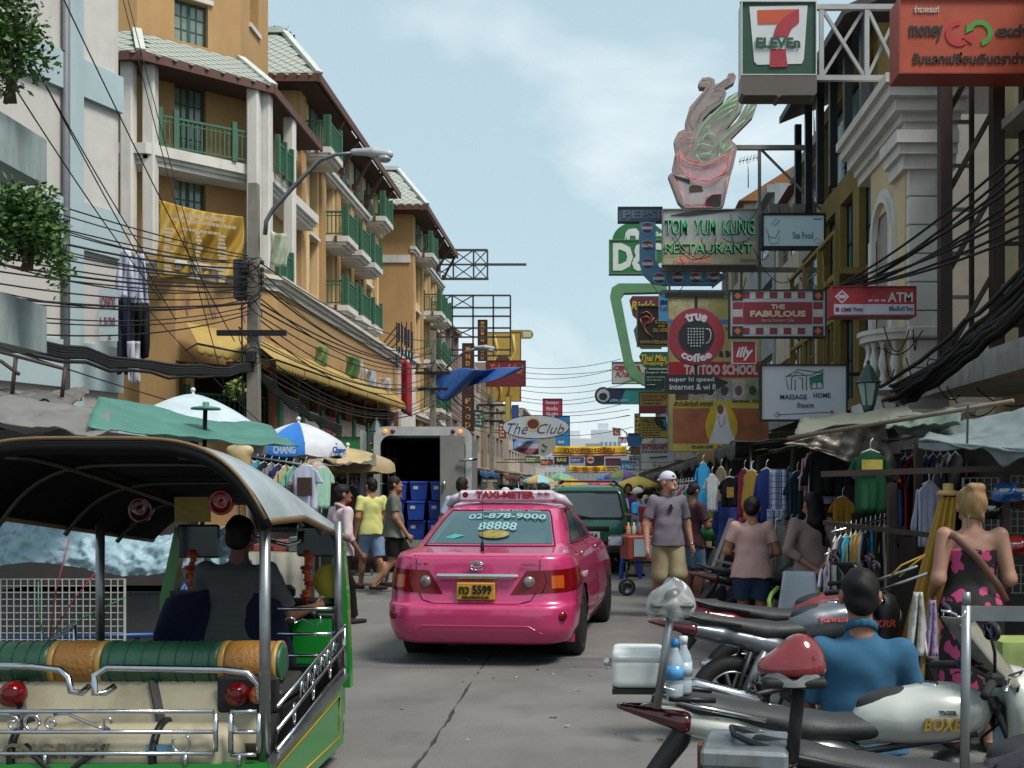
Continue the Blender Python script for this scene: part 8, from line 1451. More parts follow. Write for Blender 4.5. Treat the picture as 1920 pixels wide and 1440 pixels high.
def grid_panel(label, u0, v0, u1, v1, y, st=.055, col='#a9aaa4', yaw=0):
    a, b, z0, z1 = X(u0, y), X(u1, y), Zv(v1, y), Zv(v0, y); m = MB(); n = int((b-a)/st); k = int((z1-z0)/st)
    for i in range(n+1): m.beam((a+(b-a)*i/n, y, z0), (a+(b-a)*i/n, y, z1), .006)
    for i in range(k+1): m.beam((a, y+.007, z0+(z1-z0)*i/k), (b, y+.007, z0+(z1-z0)*i/k), .006)
    t0 = thing('wire_grid', label, 'grid', ((a+b)/2, y, z0), world=True, group='wire display grids'); m.build('wires', paint(col), t0)
    m = MB(); m.beam((a, y, z0-.0), (a, y, z1), .014); m.beam((b, y, z0), (b, y, z1), .014); m.build('border', paint(col), t0)
def brolly(label, u, vt, y, rad, drop, cols, val=.22, n=8, group='market umbrellas', ztop=None, rot=0, pole=True):
    c = P(u, vt, y); t0 = thing('market_umbrella', label, 'umbrella', (c.x, c.y, 0), world=True, group=group)
    for k in range(n):
        m = MB()
        def fn(a, b, k=k):
            an = rot+2*math.pi*(k+a)/n; rr = rad*(1-.06*math.sin(math.pi*a))
            if b < .85: f = b/.85; return V((c.x+rr*f*math.cos(an), c.y+rr*f*math.sin(an), c.z-drop*f**1.5-.04*math.sin(math.pi*a)*f))
            f = (b-.85)/.15; return V((c.x+rr*(1+.03*f)*math.cos(an), c.y+rr*(1+.03*f)*math.sin(an), c.z-drop-.04*math.sin(math.pi*a)-val*f))
        m.grid(fn, 8, 9); m.build('canopy_panel', tm(cols[k % len(cols)]), t0)
    m = MB(); m.tube([(c.x, c.y, .0), (c.x, c.y, c.z+.06)], .022, 8); m.ball((c.x, c.y, c.z+.06), .04, 8, 6); m.build('pole', white_pl, t0)
    m = MB()
    for k in range(n): an = rot+2*math.pi*k/n; m.tube([(c.x, c.y, c.z-.03), (c.x+rad*math.cos(an), c.y+rad*math.sin(an), c.z-drop-.02)], .008, 4)
    m.build('rib', steel, t0)
    return t0, c
def table(label, u, y, wd, dp, ht, cloth_c, goods, group='stall tables'):
    x = X(u, y); t0 = thing('stall_table', label, 'table', (x, y, 0), group=group); m = MB(); m.cbox((0, 0, ht), (wd, dp, .04)); m.build('top', mat('plywood', '#7d6a52', .8, var=.3, scale=4), t0)
    m = MB(); m.grid(lambda a, b: V(((a-.5)*wd*1.02, -dp/2-.012-.015*math.sin(a*25), ht+.02-b*ht*.85)), 24, 3, .006); m.build('skirt', cloth(cloth_c), t0)
    for a in (-1, 1):
        for b in (-1, 1): m = MB(); m.beam((a*wd*.45, b*dp*.4, 0), (a*wd*.45, b*dp*.4, ht-.02), .04); m.build('leg', steel, t0)
    r = random.Random(int(u)); 
    for i in range(goods):
        m = MB(); m.cbox((0, 0, .04+.02*(i % 3)), (wd/goods*.8, dp*.5, .08+.04*(i % 3)), bev=.01); solo('goods_box', m, paint(r.choice(('#8c3a34', '#a99c86', '#3a5a7a', '#b3a25a', '#5c5c60', '#9c9ca4'))), 'small carton of goods on the table, '+label.split(',')[0], 'goods', 'goods on the stall tables', (x-wd/2+wd*(i+.5)/goods, y+r.uniform(-.1, .1), ht+.02), R(r.uniform(-12, 12)))
def stall(label, x0, x1, y0, y1, zf, zb, c_, gcols, side, seed, d='#4a4a44'):
    """post-and-tarp stall: frame, canopy, dark back sheet, a rail of clothes"""
    t0 = thing('market_stall', label, 'stall', ((x0+x1)/2, (y0+y1)/2, 0), world=True, group='market stalls'); m = MB(); xf, xb = (x0, x1) if side > 0 else (x1, x0)
    for y in (y0, y1): m.tube([(xf, y, 0), (xf, y, zf)], .022, 6); m.tube([(xb, y, 0), (xb, y, zb)], .022, 6); m.tube([(xf, y, zf), (xb, y, zb)], .018, 6)
    m.tube([(xf, y0, zf), (xf, y1, zf)], .018, 6); m.tube([(xf, y0, zf-.45), (xf, y1, zf-.45)], .014, 6); m.build('frame', steel, t0)
    def fn(u, v): return V((xf+(xb-xf)*v-side*.25*(1-v), y0-.15+(y1-y0+.3)*u, zf+(zb-zf)*v+.02-.1*math.sin(math.pi*v)*(.6+.4*math.sin(u*9+seed))+.05*mnoise.noise(V((u*5, v*5, seed)))))
    m = MB(); m.grid(fn, 20, 12, .01); m.build('canopy', tm(c_, .6, d), t0)
    m = MB(); m.grid(lambda u, v: V((xf-side*(.25+.02*math.sin(u*30)), y0-.15+(y1-y0+.3)*u, zf+.02-.28*v*(.8+.2*math.sin(u*13+seed)))), 24, 3, .008); m.build('valance', tm(c_, .6, d), t0)
    m = MB(); m.box(xb-.02, xb+.02, y0, y1, .1, zb-.05); m.box(min(xf+side*.3, xb), max(xf+side*.3, xb), y1-.02, y1+.02, .1, zf-.4); m.build('back_sheet', tm('#33302e'), t0)
    m = MB(); m.box(min(xf+side*.35, xb-side*.1), max(xf+side*.35, xb-side*.1), y0+.1, y1-.1, .1, .8); m.build('counter', tm('#4a4038'), t0)
    n = len(gcols)
    for i, c2 in enumerate(gcols):
        f = (i+.5)/n; r = random.Random(seed*50+i); yy = y0+.1; xx = xf+(xb-xf)*f*.95+.05*side; k = FPX/yy
        tee('garment hanging across the front of a market stall', VU+xx*k, VV-(zf-.42-EYE)*k, .4*k, r.uniform(.55, .8)*k, yy+.02*i, c2, 0, r.uniform(-25, 25), seed=i+seed, group='garments across the stall fronts')
GC = ['#8c2c3a', '#2c3c6a', '#b0b0ac', '#1c1c20', '#8c7a3c', '#3c6a5a', '#a86a7a', '#5a7a9c', '#c0a890', '#4a2c4a']
r = random.Random(31)
# right-hand stalls receding, left-hand stalls receding
for i, (y0, y1, c_, lb) in enumerate(((15.2, 17.8, '#3f4448', 'dark canvas stall behind the man in brown'), (18.2, 21.4, '#7d6238', 'tan canvas stall below the internet board'), (21.8, 26, '#4a4c50', 'grey canvas stall beyond the tan one'), (26.5, 32, '#5a6258', 'olive canvas stall along the far pavement'), (33, 40, '#484644', 'charcoal stall along the far pavement'), (41, 50, '#6a6a68', 'ash grey stall along the far pavement'), (51, 64, '#55504a', 'brown-grey stall near the far umbrellas'))):
    x0 = (2.15, 2.2, 2.3, 2.4, 2.5, 2.6, 2.7)[i]; stall(lb, x0, 3.9, y0, y1, 2.25, 2.45, c_, [r.choice(GC) for _ in range(5 if i < 4 else 3)], 1, i)
for i, (y0, y1, c_, lb) in enumerate(((19.5, 22.2, '#5c544a', 'brown canvas stall under the cream umbrellas'), (25.5, 30, '#2f7a64', 'green canvas stall past the truck'), (30.5, 36, '#8fb0a4', 'pale green stall beside the massage board'), (37, 44, '#2f5a8c', 'blue canvas stall under the oval sign'), (45, 54, '#6a3a40', 'maroon canvas stall farther along the terrace'), (55, 66, '#5a6a68', 'slate canvas stall at the far terrace end'))):
    stall(lb, -6.4, (-4.9, -4.6, -4.5, -4.4, -4.3, -4.2)[i], y0, y1, 2.2, 2.5, c_, [r.choice(GC) for _ in range(5 if i < 4 else 3)], -1, 20+i)
# umbrellas
ub, uc = brolly('blue and white beer umbrella with printed valance over the T-shirt rack', 560, 792, 18, .78, .36, ('#1f6cb8', '#b9bcc2', '#b9bcc2', '#1f6cb8', '#b9bcc2', '#1f6cb8', '#b9bcc2', '#b9bcc2'), .2, 8, rot=R(-112))
for an, tx, c_ in ((-22, 'Chang', '#1f4aa0'), (-90, 'CHANG', '#b9c4d0'), (-158, 'Chang', '#1f4aa0')):
    a = R(an); F = M.Translation((uc.x+.785*math.cos(a), uc.y+.785*math.sin(a), uc.z-.36-.13)) @ M.Rotation(a+R(90), 4, 'Z'); text(tx, 0, 0, .36, .13, -.03, paint(c_), ub, .03, face=F, name='printed_lettering')
brolly('plain white market umbrella peak behind the green tarpaulin', 362, 738, 17, 1.15, .55, ('#b3c2c9',), .15, 4, rot=R(45)); brolly('cream market umbrella behind the blue and white one', 652, 840, 19.5, .85, .25, ('#a8946a', '#9c8a68'), .18, 8); brolly('second cream umbrella beyond the first cream one', 615, 850, 22, .8, .25, ('#a8976e',), .2, 8)
for u, v, y, c_, lb in ((1072, 897, 50, ('#c49a2c',), 'amber umbrella over the pickup roof far down the street'), (1168, 880, 46, ('#7d5a9c', '#8f9a4c'), 'purple and lime umbrella far on the pavement'), (1148, 887, 56, ('#2f7ac4',), 'bright blue umbrella far on the pavement'), (1010, 890, 52, ('#7db0c0', '#b09a5a'), 'pale teal and tan umbrella far on the other side'), (1050, 886, 60, ('#6a9a7a',), 'sage green umbrella at the far stalls'), (1125, 898, 70, ('#a04a4a',), 'faded red umbrella at the street end'), (1195, 893, 40, ('#c4a83c',), 'yellow umbrella by the far stalls')): brolly(lb, u, v, y, .8, .3, c_, .1, 8)
# ---- left foreground market
tarp('green_tarpaulin', 'large sea-green tarpaulin stretched over the near stall', (P(165, 795, 8.2), P(560, 838, 9.5), P(500, 800, 11.2), P(185, 742, 10.2)), tm('#3f7468', .55, '#2f5a50'), .10, .05, seed=2, n=30); 
t0 = thing('tarpaulin_pole', 'dark pole with a red cap propping up the green tarpaulin', 'pole', P(378, 900, 10.2), world=True); m = MB(); m.tube([P(378, 1040, 10.2), P(385, 766, 10.2)], .022, 8); m.build('pole', black_metal, t0); m = MB(); m.lathe([(.14, 0), (.13, .02), (.03, .035), (.03, .07), (.001, .075)], 12, M.Translation(P(386, 768, 10.15))); m.build('cap', tm('#3f7468'), t0)
tarp('grey_awning', 'dirty grey canvas awning drooping over the dark shopfront', (P(-40, 800, 7.4), P(210, 812, 8.2), P(205, 765, 9.6), P(-40, 742, 9.2)), tm('#6d6a68', .7, '#403d3a'), .05, .06, seed=5)
m = MB(); m.box(-9.5, -6.0, 11.5, 11.7, .1, 2.3); m.box(-6.6, -6.4, 11.7, 17, .1, 2.25); m.box(-9.5, -6.4, 11.5, 17, 2.25, 2.35); solo('shop_shed', m, [tm('#2f2b2a', .8)], 'dark lean-to shop behind the near stalls', 'shed')
tarp('corrugated_roof', 'rusty corrugated roof sheets above the dark lean-to', (P(-60, 762, 11.2), P(150, 752, 11.4), P(170, 735, 14.5), P(-40, 735, 14.5)), mat('corrugated', '#6a6660', .7, .2, var=.4, scale=3, dirt='#4a3a30'), 0, .12, seed=9, cat='roof')
t0 = thing('pipe_rail', 'rusty pipe rail on the lean-to roof', 'railing', P(60, 740, 12), world=True); m = MB()
for a, b in (((0, 660), (122, 692)), ((30, 668), (22, 745)), ((122, 690), (116, 745)), ((0, 676), (36, 702))): m.tube([P(*a, 12), P(*b, 12)], .022, 6)
m.build('pipes', mat('rusty_pipe', '#4a3a34', .7, .3, var=.4), t0)
foil = mat('foil_tarp', '#86a0ab', .5, .0, var=.12, scale=3, bump=.15, bscale=30)
def foilf(u, v):
    a = -math.pi*.05+math.pi*1.1*v; x = -4.9+1.75*u; nz = .05*(1-2*abs(mnoise.noise(V((u*8+v*3, v*6, 3)))))+.03*(1-2*abs(mnoise.noise(V((u*19-v*6, v*14, 8)))))+.012*(1-2*abs(mnoise.noise(V((u*47+v*9, v*33, 5)))))-.06; ry, rz = .35+nz, .32+nz
    return V((x, 8.9-ry*math.cos(a)-.05, 1.02+rz*math.sin(a)*(1-.25*u)+.06*math.sin(u*7)))
m = MB(); m.grid(foilf, 120, 60, .0); m.add([(-4.9, 8.6, .78), (-3.12, 8.6, .78), (-3.12, 9.2, .78), (-4.9, 9.2, .78)], [(0, 1, 2, 3)]); t0 = thing('wrapped_cart', 'market cart bundled up in crinkled silver-blue plastic sheeting', 'cart', (-4, 8.9, 0), world=True); m.build('plastic_sheet', foil, t0)
m = MB(); m.grid(lambda u, v: V((-3.15+.28*u+.04*math.sin(v*9), 8.62+.06*math.sin(u*9+v*3), 1.05-.55*v*(1-.3*u))), 14, 14, .0); m.build('sheet_flap', foil, t0)
m = MB(); m.box(-4.9, -3.2, 8.65, 9.2, .30, .78); m.build('cart_body', tm('#3a3a3c'), t0); bs = mat('blue_steel', '#24487c', .45, .3, var=.25)
m = MB(); 
for p in (((-4.9, 8.5, .42), (-3.55, 8.5, .45)), ((-3.3, 8.5, .2), (-3.3, 8.5, .85)), ((-3.05, 8.5, .2), (-3.05, 8.5, .72)), ((-2.8, 8.5, .2), (-2.8, 8.5, .75)), ((-3.3, 8.5, .62), (-2.75, 8.5, .72)), ((-3.55, 8.5, .45), (-3.3, 8.5, .86)), ((-3.3, 8.5, .86), (-2.75, 8.4, 1.04)), ((-3.7, 8.52, .3), (-3.7, 8.52, .45))): m.tube(p, .02, 8)
m.build('push_frame', bs, t0)
for x in (-4.6, -3.4): wheel(t0, (x, 8.8, .28), .28, .06, (0, 1, 0), spokes=8)
grid_panel('white wire grid leaning on the wrapped cart', 0, 1086, 234, 1212, 8.4, .052)
for (u0, v0, u1, v1, c_) in ((130, 1010, 92, 1205, '#7d2c34'), (190, 1060, 90, 1200, '#7d2c34'), (72, 1090, 84, 1205, '#2f6a4c'), (235, 1120, 100, 1190, '#2f6a4c')): m = MB(); m.tube([P(u0, v0, 8.33), P((u0+u1)/2-6, (v0+v1)/2, 8.33), P(u1, v1, 8.33)], .006, 5); solo('tie_cord', m, paint(c_), ('red' if c_ == '#7d2c34' else 'green')+' cord lashing the wrapped cart', 'cord', 'cords on the wrapped cart')
# left T-shirt racks
rackrow('clothes rail under the blue and white umbrella', 448, 852, 600, 876, 14.6, 14.0, .62, ['#5a5a7a', '#a9a08c', '#3f93b4', '#26262a', '#7a7a80', '#2c2c5c', '#a8a078', '#6aa08c', '#b06a70', '#4a6aa0', '#b9bac4'], 62, 'shirt on the crowded rail under the beer umbrella')
tee('white T-shirt with a dark photo print hung under the umbrella', 573, 872, 66, 86, 13.6, '#b4b8cc', pr=(0, .47, .42, .40, mat('shirt_photo', '#3a2418', .6, var=.7, scale=9)), seed=3)
tee('pastel shirt behind the photo-print T-shirt', 596, 868, 60, 80, 13.9, '#c0a8a8', yaw=35, seed=4); tee('mint shirt behind the photo-print T-shirt', 604, 876, 56, 78, 13.8, '#8fb8a4', yaw=55, seed=5)
for i, (u, c_) in enumerate(((628, '#3a2c24'), (660, '#1d3a34'), (650, '#6a2c2c'))): tee('dark garment in the shade behind the pedestrians', u, 905+6*i, 40, 110, 18.2, c_, seed=i, group='garments in the shade')
m = MB(); mb_ = thing('mannequin', 'headless cream mannequin torso on the rail', 'mannequin', P(450, 895, 14.2), group='mannequins'); soft('torso', [('c', (0, 0, .05), (0, 0, .3), .12, .15, {'sc': (1, .7, 1)}), ('c', (0, 0, .3), (0, 0, .5), .06, .045), ('c', (-.12, 0, .36), (.12, 0, .36), .06, .06)], mat('mannequin', '#b09c70', .5), mb_, .016, .04)
drape('sleeveless_shirt', 'white sleeveless top hanging behind the tuk-tuk canopy', 302, 1005, 330, 1080, 9.0, '#b4b6c4', 11, 'garment', .3, 'garments behind the tuk-tuk'); drape('sleeveless_shirt', 'patterned black and white top hanging behind the tuk-tuk', 322, 1012, 345, 1120, 9.1, '#8c8880', 12, 'garment', .1, 'garments behind the tuk-tuk'); drape('hanging_scarf', 'dark brown scarf hanging behind the tuk-tuk driver', 340, 1005, 365, 1170, 9.2, '#3c2420', 13, 'garment', .1, 'garments behind the tuk-tuk')
table('folding table with leaflets, left of the pink shirt man', 528, 11.5, .62, .5, .92, '#8c8a80', 3)
table('bag stall table, behind the pedestrians', 640, 20, 1.4, .7, .75, '#3a2c2c', 6)
tarp('brown_canopy', 'sagging brown canvas over the shaded stall behind the pedestrians', (P(600, 875, 17.2), P(705, 872, 17.6), P(705, 852, 19.5), P(610, 856, 19.5)), tm('#5c544a', .7), .1, .06, seed=12)
# ---- right foreground market
tarp('grey_blue_tarpaulin', 'big grey-blue tarpaulin roof jutting in over the helmet stall', (P(1722, 828, 7.4), P(1990, 848, 6.2), P(2010, 740, 7.6), P(1760, 800, 9.4)), tm('#6d797b', .6, '#525c5e'), .06, .04, seed=14, n=30)
m = MB(); m.grid(lambda u, v: P(1722+275*u, 830+12*u-2*math.sin(u*7)+(10+26*math.exp(-((u-.58)/.08)**2)+6*math.sin(u*11))*v, 7.4-1.2*u+.03*math.sin(u*25)), 40, 6, .008); solo('tarpaulin_flap', m, tm('#6d797b', .6, '#525c5e'), 'loose hanging edge of the grey-blue tarpaulin', 'tarpaulin')
pf = mat('smoke_plastic', '#857a70', .32, var=.3, scale=3, bump=.4, bscale=12)
def pl_(u, v):
    a, b, c_, d = (1470, 832), (1655, 786), (1690, 905), (1520, 838); x = (a[0]*(1-u)+b[0]*u)*(1-v)+(d[0]*(1-u)+c_[0]*u)*v; y = (a[1]*(1-u)+b[1]*u)*(1-v)+(d[1]*(1-u)+c_[1]*u)*v; return P(x, y+6*math.sin(u*3.1)*math.sin(v*3.1), 9.3+.08*mnoise.noise(V((u*9, v*5, 2)))+.04*math.sin(u*30+v*12))
m = MB(); m.grid(pl_, 36, 20, .004); solo('plastic_sheet', m, pf, 'smoky brown plastic sheet hanging from the stall pole', 'sheet')
tarp('olive_tarpaulin', 'olive green tarpaulin roof behind the smoky plastic sheet', (P(1490, 812, 9.6), P(1720, 778, 8.8), P(1700, 762, 12), P(1500, 786, 12)), tm('#6c6d60', .7, '#4a4a42'), .06, .035, seed=16); tarp('teal_tarpaulin', 'folded teal tarpaulin slung between pole and roof', (P(1660, 800, 8.6), P(1800, 790, 8.2), P(1800, 768, 8.8), P(1665, 780, 9.0)), tm('#5d6b62', .7, '#474f48'), .12, .04, seed=17)
t0 = thing('stall_pole', 'long pale bamboo pole carrying the stall roof', 'pole', P(1650, 790, 9.2), world=True); m = MB(); m.tube([P(1478, 822, 9.2), P(1900, 752, 7.6)], .018, 8); m.build('pole', mat('bamboo', '#6d6250', .7, var=.25, scale=6), t0)
t0 = thing('market_scaffold', 'brown angle-iron stall frame spanning the shirt racks', 'stall', P(1700, 900, 7.4), world=True)
for a, b, w_ in (((1540, 889, 7.4), (1882, 878, 7.0), .04), ((1545, 980, 8.2), (1800, 1010, 7.4), .035), ((1885, 880, 7.2), (1885, 1130, 7.2), .05), ((1672, 905, 8.0), (1672, 1100, 8.0), .06), ((1722, 830, 8.2), (1722, 1100, 8.2), .06), ((1815, 760, 7.4), (1812, 900, 7.4), .012), ((1885, 882, 7.2), (1960, 880, 7.0), .045)): m = MB(); m.beam(P(*a), P(*b), w_); m.build('bar', brown_metal, t0)
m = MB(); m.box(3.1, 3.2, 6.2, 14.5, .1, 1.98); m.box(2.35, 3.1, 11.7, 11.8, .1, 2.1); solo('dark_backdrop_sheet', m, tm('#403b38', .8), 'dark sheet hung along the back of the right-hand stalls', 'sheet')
tarp('dark_canopy', 'black shade cloth over the T-shirt stall', (P(1440, 842, 12), P(1700, 822, 8.9), (3.2, 8.8, 2.35), (3.2, 12.5, 2.4)), tm('#4a4845', .8), .08, .05, seed=18)
for a in ((1549, 842, 98, 88, 10.9, '#1b1a1c', 1, 0, 'black long-sleeved shirt with coloured shoulder seams hung high'), (1549, 868, 104, 76, 11.0, '#b0b0bc', 0, 0, 'white shirt hung beneath the black long-sleeved one'), (1552, 880, 104, 72, 11.1, '#7d1c2c', 0, 0, 'red shirt behind the white one'), (1632, 846, 88, 116, 8.6, '#1f4a30', 0, 0, 'big bottle-green shirt with a yellow print'), (1580, 932, 52, 74, 10.7, '#a87c2c', 0, 0, 'mustard yellow polo hung below the black shirt'), (1742, 905, 70, 120, 8.0, '#a9a8be', 1, 12, 'white long-sleeved shirt on the pole by the folded umbrella'), (1520, 850, 60, 90, 11.2, '#b08c94', 1, 40, 'pale pink long-sleeved shirt at the end of the rail'), (1495, 885, 56, 110, 11.3, '#243840', 0, 20, 'dark teal shirt hung beside the checked cloth'), (1437, 880, 56, 100, 11.6, '#24346c', 1, -8, 'royal blue sweatshirt on the stall front'), (1410, 882, 50, 92, 11.8, '#a88a3c', 1, -35, 'yellow and maroon long-sleeved shirt on the stall front'), (1396, 880, 46, 90, 12.0, '#7a2c40', 1, -55, 'maroon long-sleeved shirt on the stall front'), (1368, 895, 44, 56, 13.0, '#141416', 0, 0, 'black T-shirt with gold print on a mannequin'), (1335, 890, 34, 70, 13.6, '#a9adb0', 0, 20, 'white vest top hung at the stall corner'), (1318, 868, 36, 90, 14.2, '#2f86b4', 0, 25, 'turquoise top hung at the stall corner'), (1352, 876, 30, 70, 14.0, '#8c7c64', 0, -30, 'khaki top hung at the stall corner')):
    tee(a[8], *a[:8], pr=((0, .22, .44, .16, mat('yellow_print', '#a8983c', .7, var=.3, scale=20)) if a[4] == 8.6 else (0, .5, .3, .35, mat('gold_print', '#8c7428', .6, var=.6, scale=20)) if a[4] == 13.0 else None), seed=a[0])
chk = bpy.data.materials.new('checked'); chk.use_nodes = True; nt = chk.node_tree; bk_ = nt.nodes.new('ShaderNodeTexBrick'); bk_.offset = 0; bk_.inputs['Color1'].default_value = bk_.inputs['Color2'].default_value = (*lin('#a9adc4'), 1); bk_.inputs['Mortar'].default_value = (*lin('#4a5478'), 1); bk_.inputs['Scale'].default_value = 8; bk_.inputs['Brick Width'].default_value = .5; bk_.inputs['Row Height'].default_value = .5; bk_.inputs['Mortar Size'].default_value = .035; tc = nt.nodes.new('ShaderNodeTexCoord'); mp_ = nt.nodes.new('ShaderNodeMapping'); mp_.inputs['Rotation'].default_value = (R(90), 0, 0); nt.links.new(tc.outputs['Object'], mp_.inputs[0]); nt.links.new(mp_.outputs[0], bk_.inputs['Vector']); nt.links.new(bk_.outputs[0], nt.nodes['Principled BSDF'].inputs['Base Color'])
m = MB(); m.grid(lambda a, b: P(1442+36*a, 880+90*b, 11.4+.03*math.sin(a*14)), 14, 14, .01); solo('checked_cloth', m, chk, 'white and blue checked cloth hung on the stall front', 'cloth')
m = MB(); m.grid(lambda a, b: P(1438+34*a, 955+150*b, 11.0+.04*math.sin(a*20)), 14, 14, .01); solo('checked_skirt', m, chk, 'pale checked fabric hanging below the stall keeper', 'cloth')
rackrow('low chrome rail packed with coloured shirts beside the long-haired woman', 1560, 998, 1672, 968, 8.3, 9.2, .62, ['#8f8f90', '#2c3440', '#3f9ab4', '#7a7a5c', '#b0883c', '#a9a9a4', '#1c2430', '#2f8fc0', '#6a5c3a', '#3a3a44', '#c0b8a8', '#4a2c34'], 66, 'shirt on the low rail beside the long-haired woman', feet=False)
rackrow('waist-high rail of red, striped and white garments', 1548, 1040, 1600, 1022, 8.2, 9.0, .55, ['#a9a4b4', '#8c1c24', '#b0b0b0', '#6a3a6a', '#c0c0c4', '#9c2c30'], 60, 'garment on the waist-high rail', feet=False)
rackrow('rail of pale tops behind the red handlebar', 1455, 975, 1500, 972, 10.9, 11.2, .6, ['#a9ada4', '#8f948c', '#b4b8b0', '#9aa09a'], 30, 'pale crocheted top on the short rail', w_=.36)
grid_panel('white wire grid hung with helmets behind the blonde woman', 1806, 896, 1872, 1010, 7.9, .05); grid_panel('white wire grid at the picture edge behind the helmets', 1882, 892, 1960, 1000, 7.7, .05); grid_panel('lower wire grid beside the floral dress', 1868, 1060, 1960, 1112, 7.4, .05)
for u, v, y, c_, lb in ((1888, 928, 7.2, '#2a62a8', 'bright blue helmet with a white dial-like print'), (1862, 960, 7.3, '#17181a', 'black helmet hung on the wire grid'), (1908, 1028, 7.2, '#a02c2c', 'red helmet with a coloured stripe at the edge'), (1912, 940, 7.3, '#5a3a30', 'brown plastic-wrapped helmet at the edge')):
    t0 = thing('helmet', lb, 'helmet', P(u, v, y), group='helmets for sale'); soft('shell', [('e', (0, 0, 0), (.10, .11, .09)), ('b', (0, 0, -.11), (.2, .2, .06), {'sub': 1}), ('e', (0, -.1, -.04), (.07, .06, .04), {'sub': 1})], mat('helmet_'+c_[1:], c_, .2, var=.15, coat=.8), t0, .01, .015); soft('visor', [('c', (-.07, -.085, .03), (.07, -.085, .03), .016, .016)], MT['plastic_film'] if u > 1900 else white_pl, t0, .008, .01)
# folded yellow umbrella, corrugated folds
c = P(1778, 915, 7.1); t0 = thing('folded_umbrella', 'tall folded ochre market umbrella standing by the blonde woman', 'umbrella', (c.x, c.y, 0), world=True); m = MB()
m.grid(lambda u, v: V((c.x-.17*v+(.045+.075*v)*(1+.28*math.sin(u*6.283*9))*math.cos(u*6.283), c.y+(.045+.075*v)*(1+.28*math.sin(u*6.283*9))*math.sin(u*6.283), c.z-.06-1.0*v)), 100, 8); m.build('canopy', tm('#a07a24', .7), t0); m = MB(); m.lathe([(.08, -.05), (.07, -.02), (.035, -.015), (.035, .03), (.001, .032)], 14, M.Translation(c)); m.tube([(c.x-.2, c.y, 0), (c.x-.16, c.y, c.z-1)], .02, 8); m.build('tip', mat('umb_tip', '#a98a50', .6), t0)
# plastic chair, trolley, carts, barrier
t0 = thing('plastic_chair', 'white and lime plastic chair beside the long-haired woman', 'chair', (X(1490, 9.6), 9.6, 0), R(160)); wc = mat('chair_white', '#a9adb4', .4, var=.08); gc_ = mat('chair_lime', '#7da23a', .45, var=.1); m = MB(); m.cbox((0, 0, .43), (.4, .4, .03), bev=.012); m.build('seat', wc, t0); m = MB(); m.grid(lambda u, v: V(((u-.5)*.4*(1-.25*v), -.19-.07*v-.03*math.cos((u-.5)*3), .43+.42*v)), 10, 8, .015); m.build('backrest', wc, t0)
for a in (-1, 1):
    for b in (-1, 1): m = MB(); m.beam((a*.2, b*.2, 0), (a*.17, b*.17, .42), .045, .03); m.build('leg', gc_, t0)
    m = MB(); m.tube([(a*.19, -.2, .7), (a*.21, 0, .66), (a*.2, .17, .62), (a*.18, .18, .44)], .02, 6); m.build('armrest', gc_, t0)
t0 = thing('food_cart', 'small red-fronted food cart with black wheels behind the cap man', 'cart', (X(1205, 16.3), 16.3, 0), R(12)); m = MB(); m.cbox((0, 0, .72), (.6, .5, .36), bev=.02); m.build('body', mat('cart_red', '#8c3a2c', .5, var=.2), t0); m = MB(); m.cbox((.0, -.255, .72), (.4, .02, .26)); m.build('panel', mat('cart_panel', '#8fa4ac', .5, var=.2), t0); m = MB(); m.tube([(-.35, -.2, .5), (.5, -.2, .5), (.6, -.2, .9)], .018, 6); m.tube([(-.3, -.2, .5), (-.3, -.2, .12)], .018, 6); m.tube([(.3, -.2, .5), (.3, -.2, .12)], .018, 6); m.build('frame', black_metal, t0)
for x in (-.3, .3): wheel(t0, (x, -.22, .13), .13, .05, (0, 1, 0), spokes=4)
for i, c_ in enumerate(('#b09a7a', '#c0b4a0', '#8c5a34', '#a9a090', '#6a4a2c', '#b9b0a4')): m = MB(); m.lathe([(.03, 0), (.035, .02), (.034, .12), (.015, .15), (.015, .19), (.001, .19)], 10); solo('jar', m, paint(c_), 'small jar standing on the red food cart', 'jar', 'jars on the food cart', (X(1205, 16.3)-.22+.085*i, 16.25+.03*(i % 2), .905))
t0 = thing('blue_stool', 'blue plastic stool beside the far drinks cart', 'stool', (X(1182, 19.2), 19.2, 0)); m = MB(); m.cbox((0, 0, .62), (.32, .32, .04), bev=.01); m.build('seat', bb, t0)
for a in (-1, 1):
    for b in (-1, 1): m = MB(); m.beam((a*.17, b*.17, 0), (a*.13, b*.13, .6), .05); m.build('leg', bb, t0)
for u, y, c_, lb in ((1217, 18.5, '#8c1c1c', 'red lidded bucket behind the cap man'), (1318, 14.8, '#8c2c30', 'red plastic barrel behind the man in brown')): m = MB(); m.lathe([(.14, 0), (.17, .05), (.18, .5), (.19, .52), (.19, .56), (.1, .58), (.001, .585)], 18); solo('bucket', m, mat('bucket_red', '#8c2428', .45, var=.15), lb, 'bucket', None, (X(u, y), y, .75 if u < 1300 else .35))
t0 = thing('basket', 'green plastic basket of bags at the stall beside the barrel', 'basket', (X(1328, 14.2), 14.2, .92)); m = MB(); m.lathe([(.14, 0), (.2, .16), (.19, .165), (.13, .02)], 18); m.build('tub', mat('basket_green', '#1f6a34', .5, var=.15), t0); m = MB(); r = random.Random(2); [m.ball((r.uniform(-.1, .1), r.uniform(-.1, .1), .18), (.07, .06, .05), 8, 5) for _ in range(5)]; o = m.build('bags', white_pl, t0)
table('sunglasses table, beside the man in brown', 1335, 14.6, .8, .6, .8, '#4a4a50', 4)
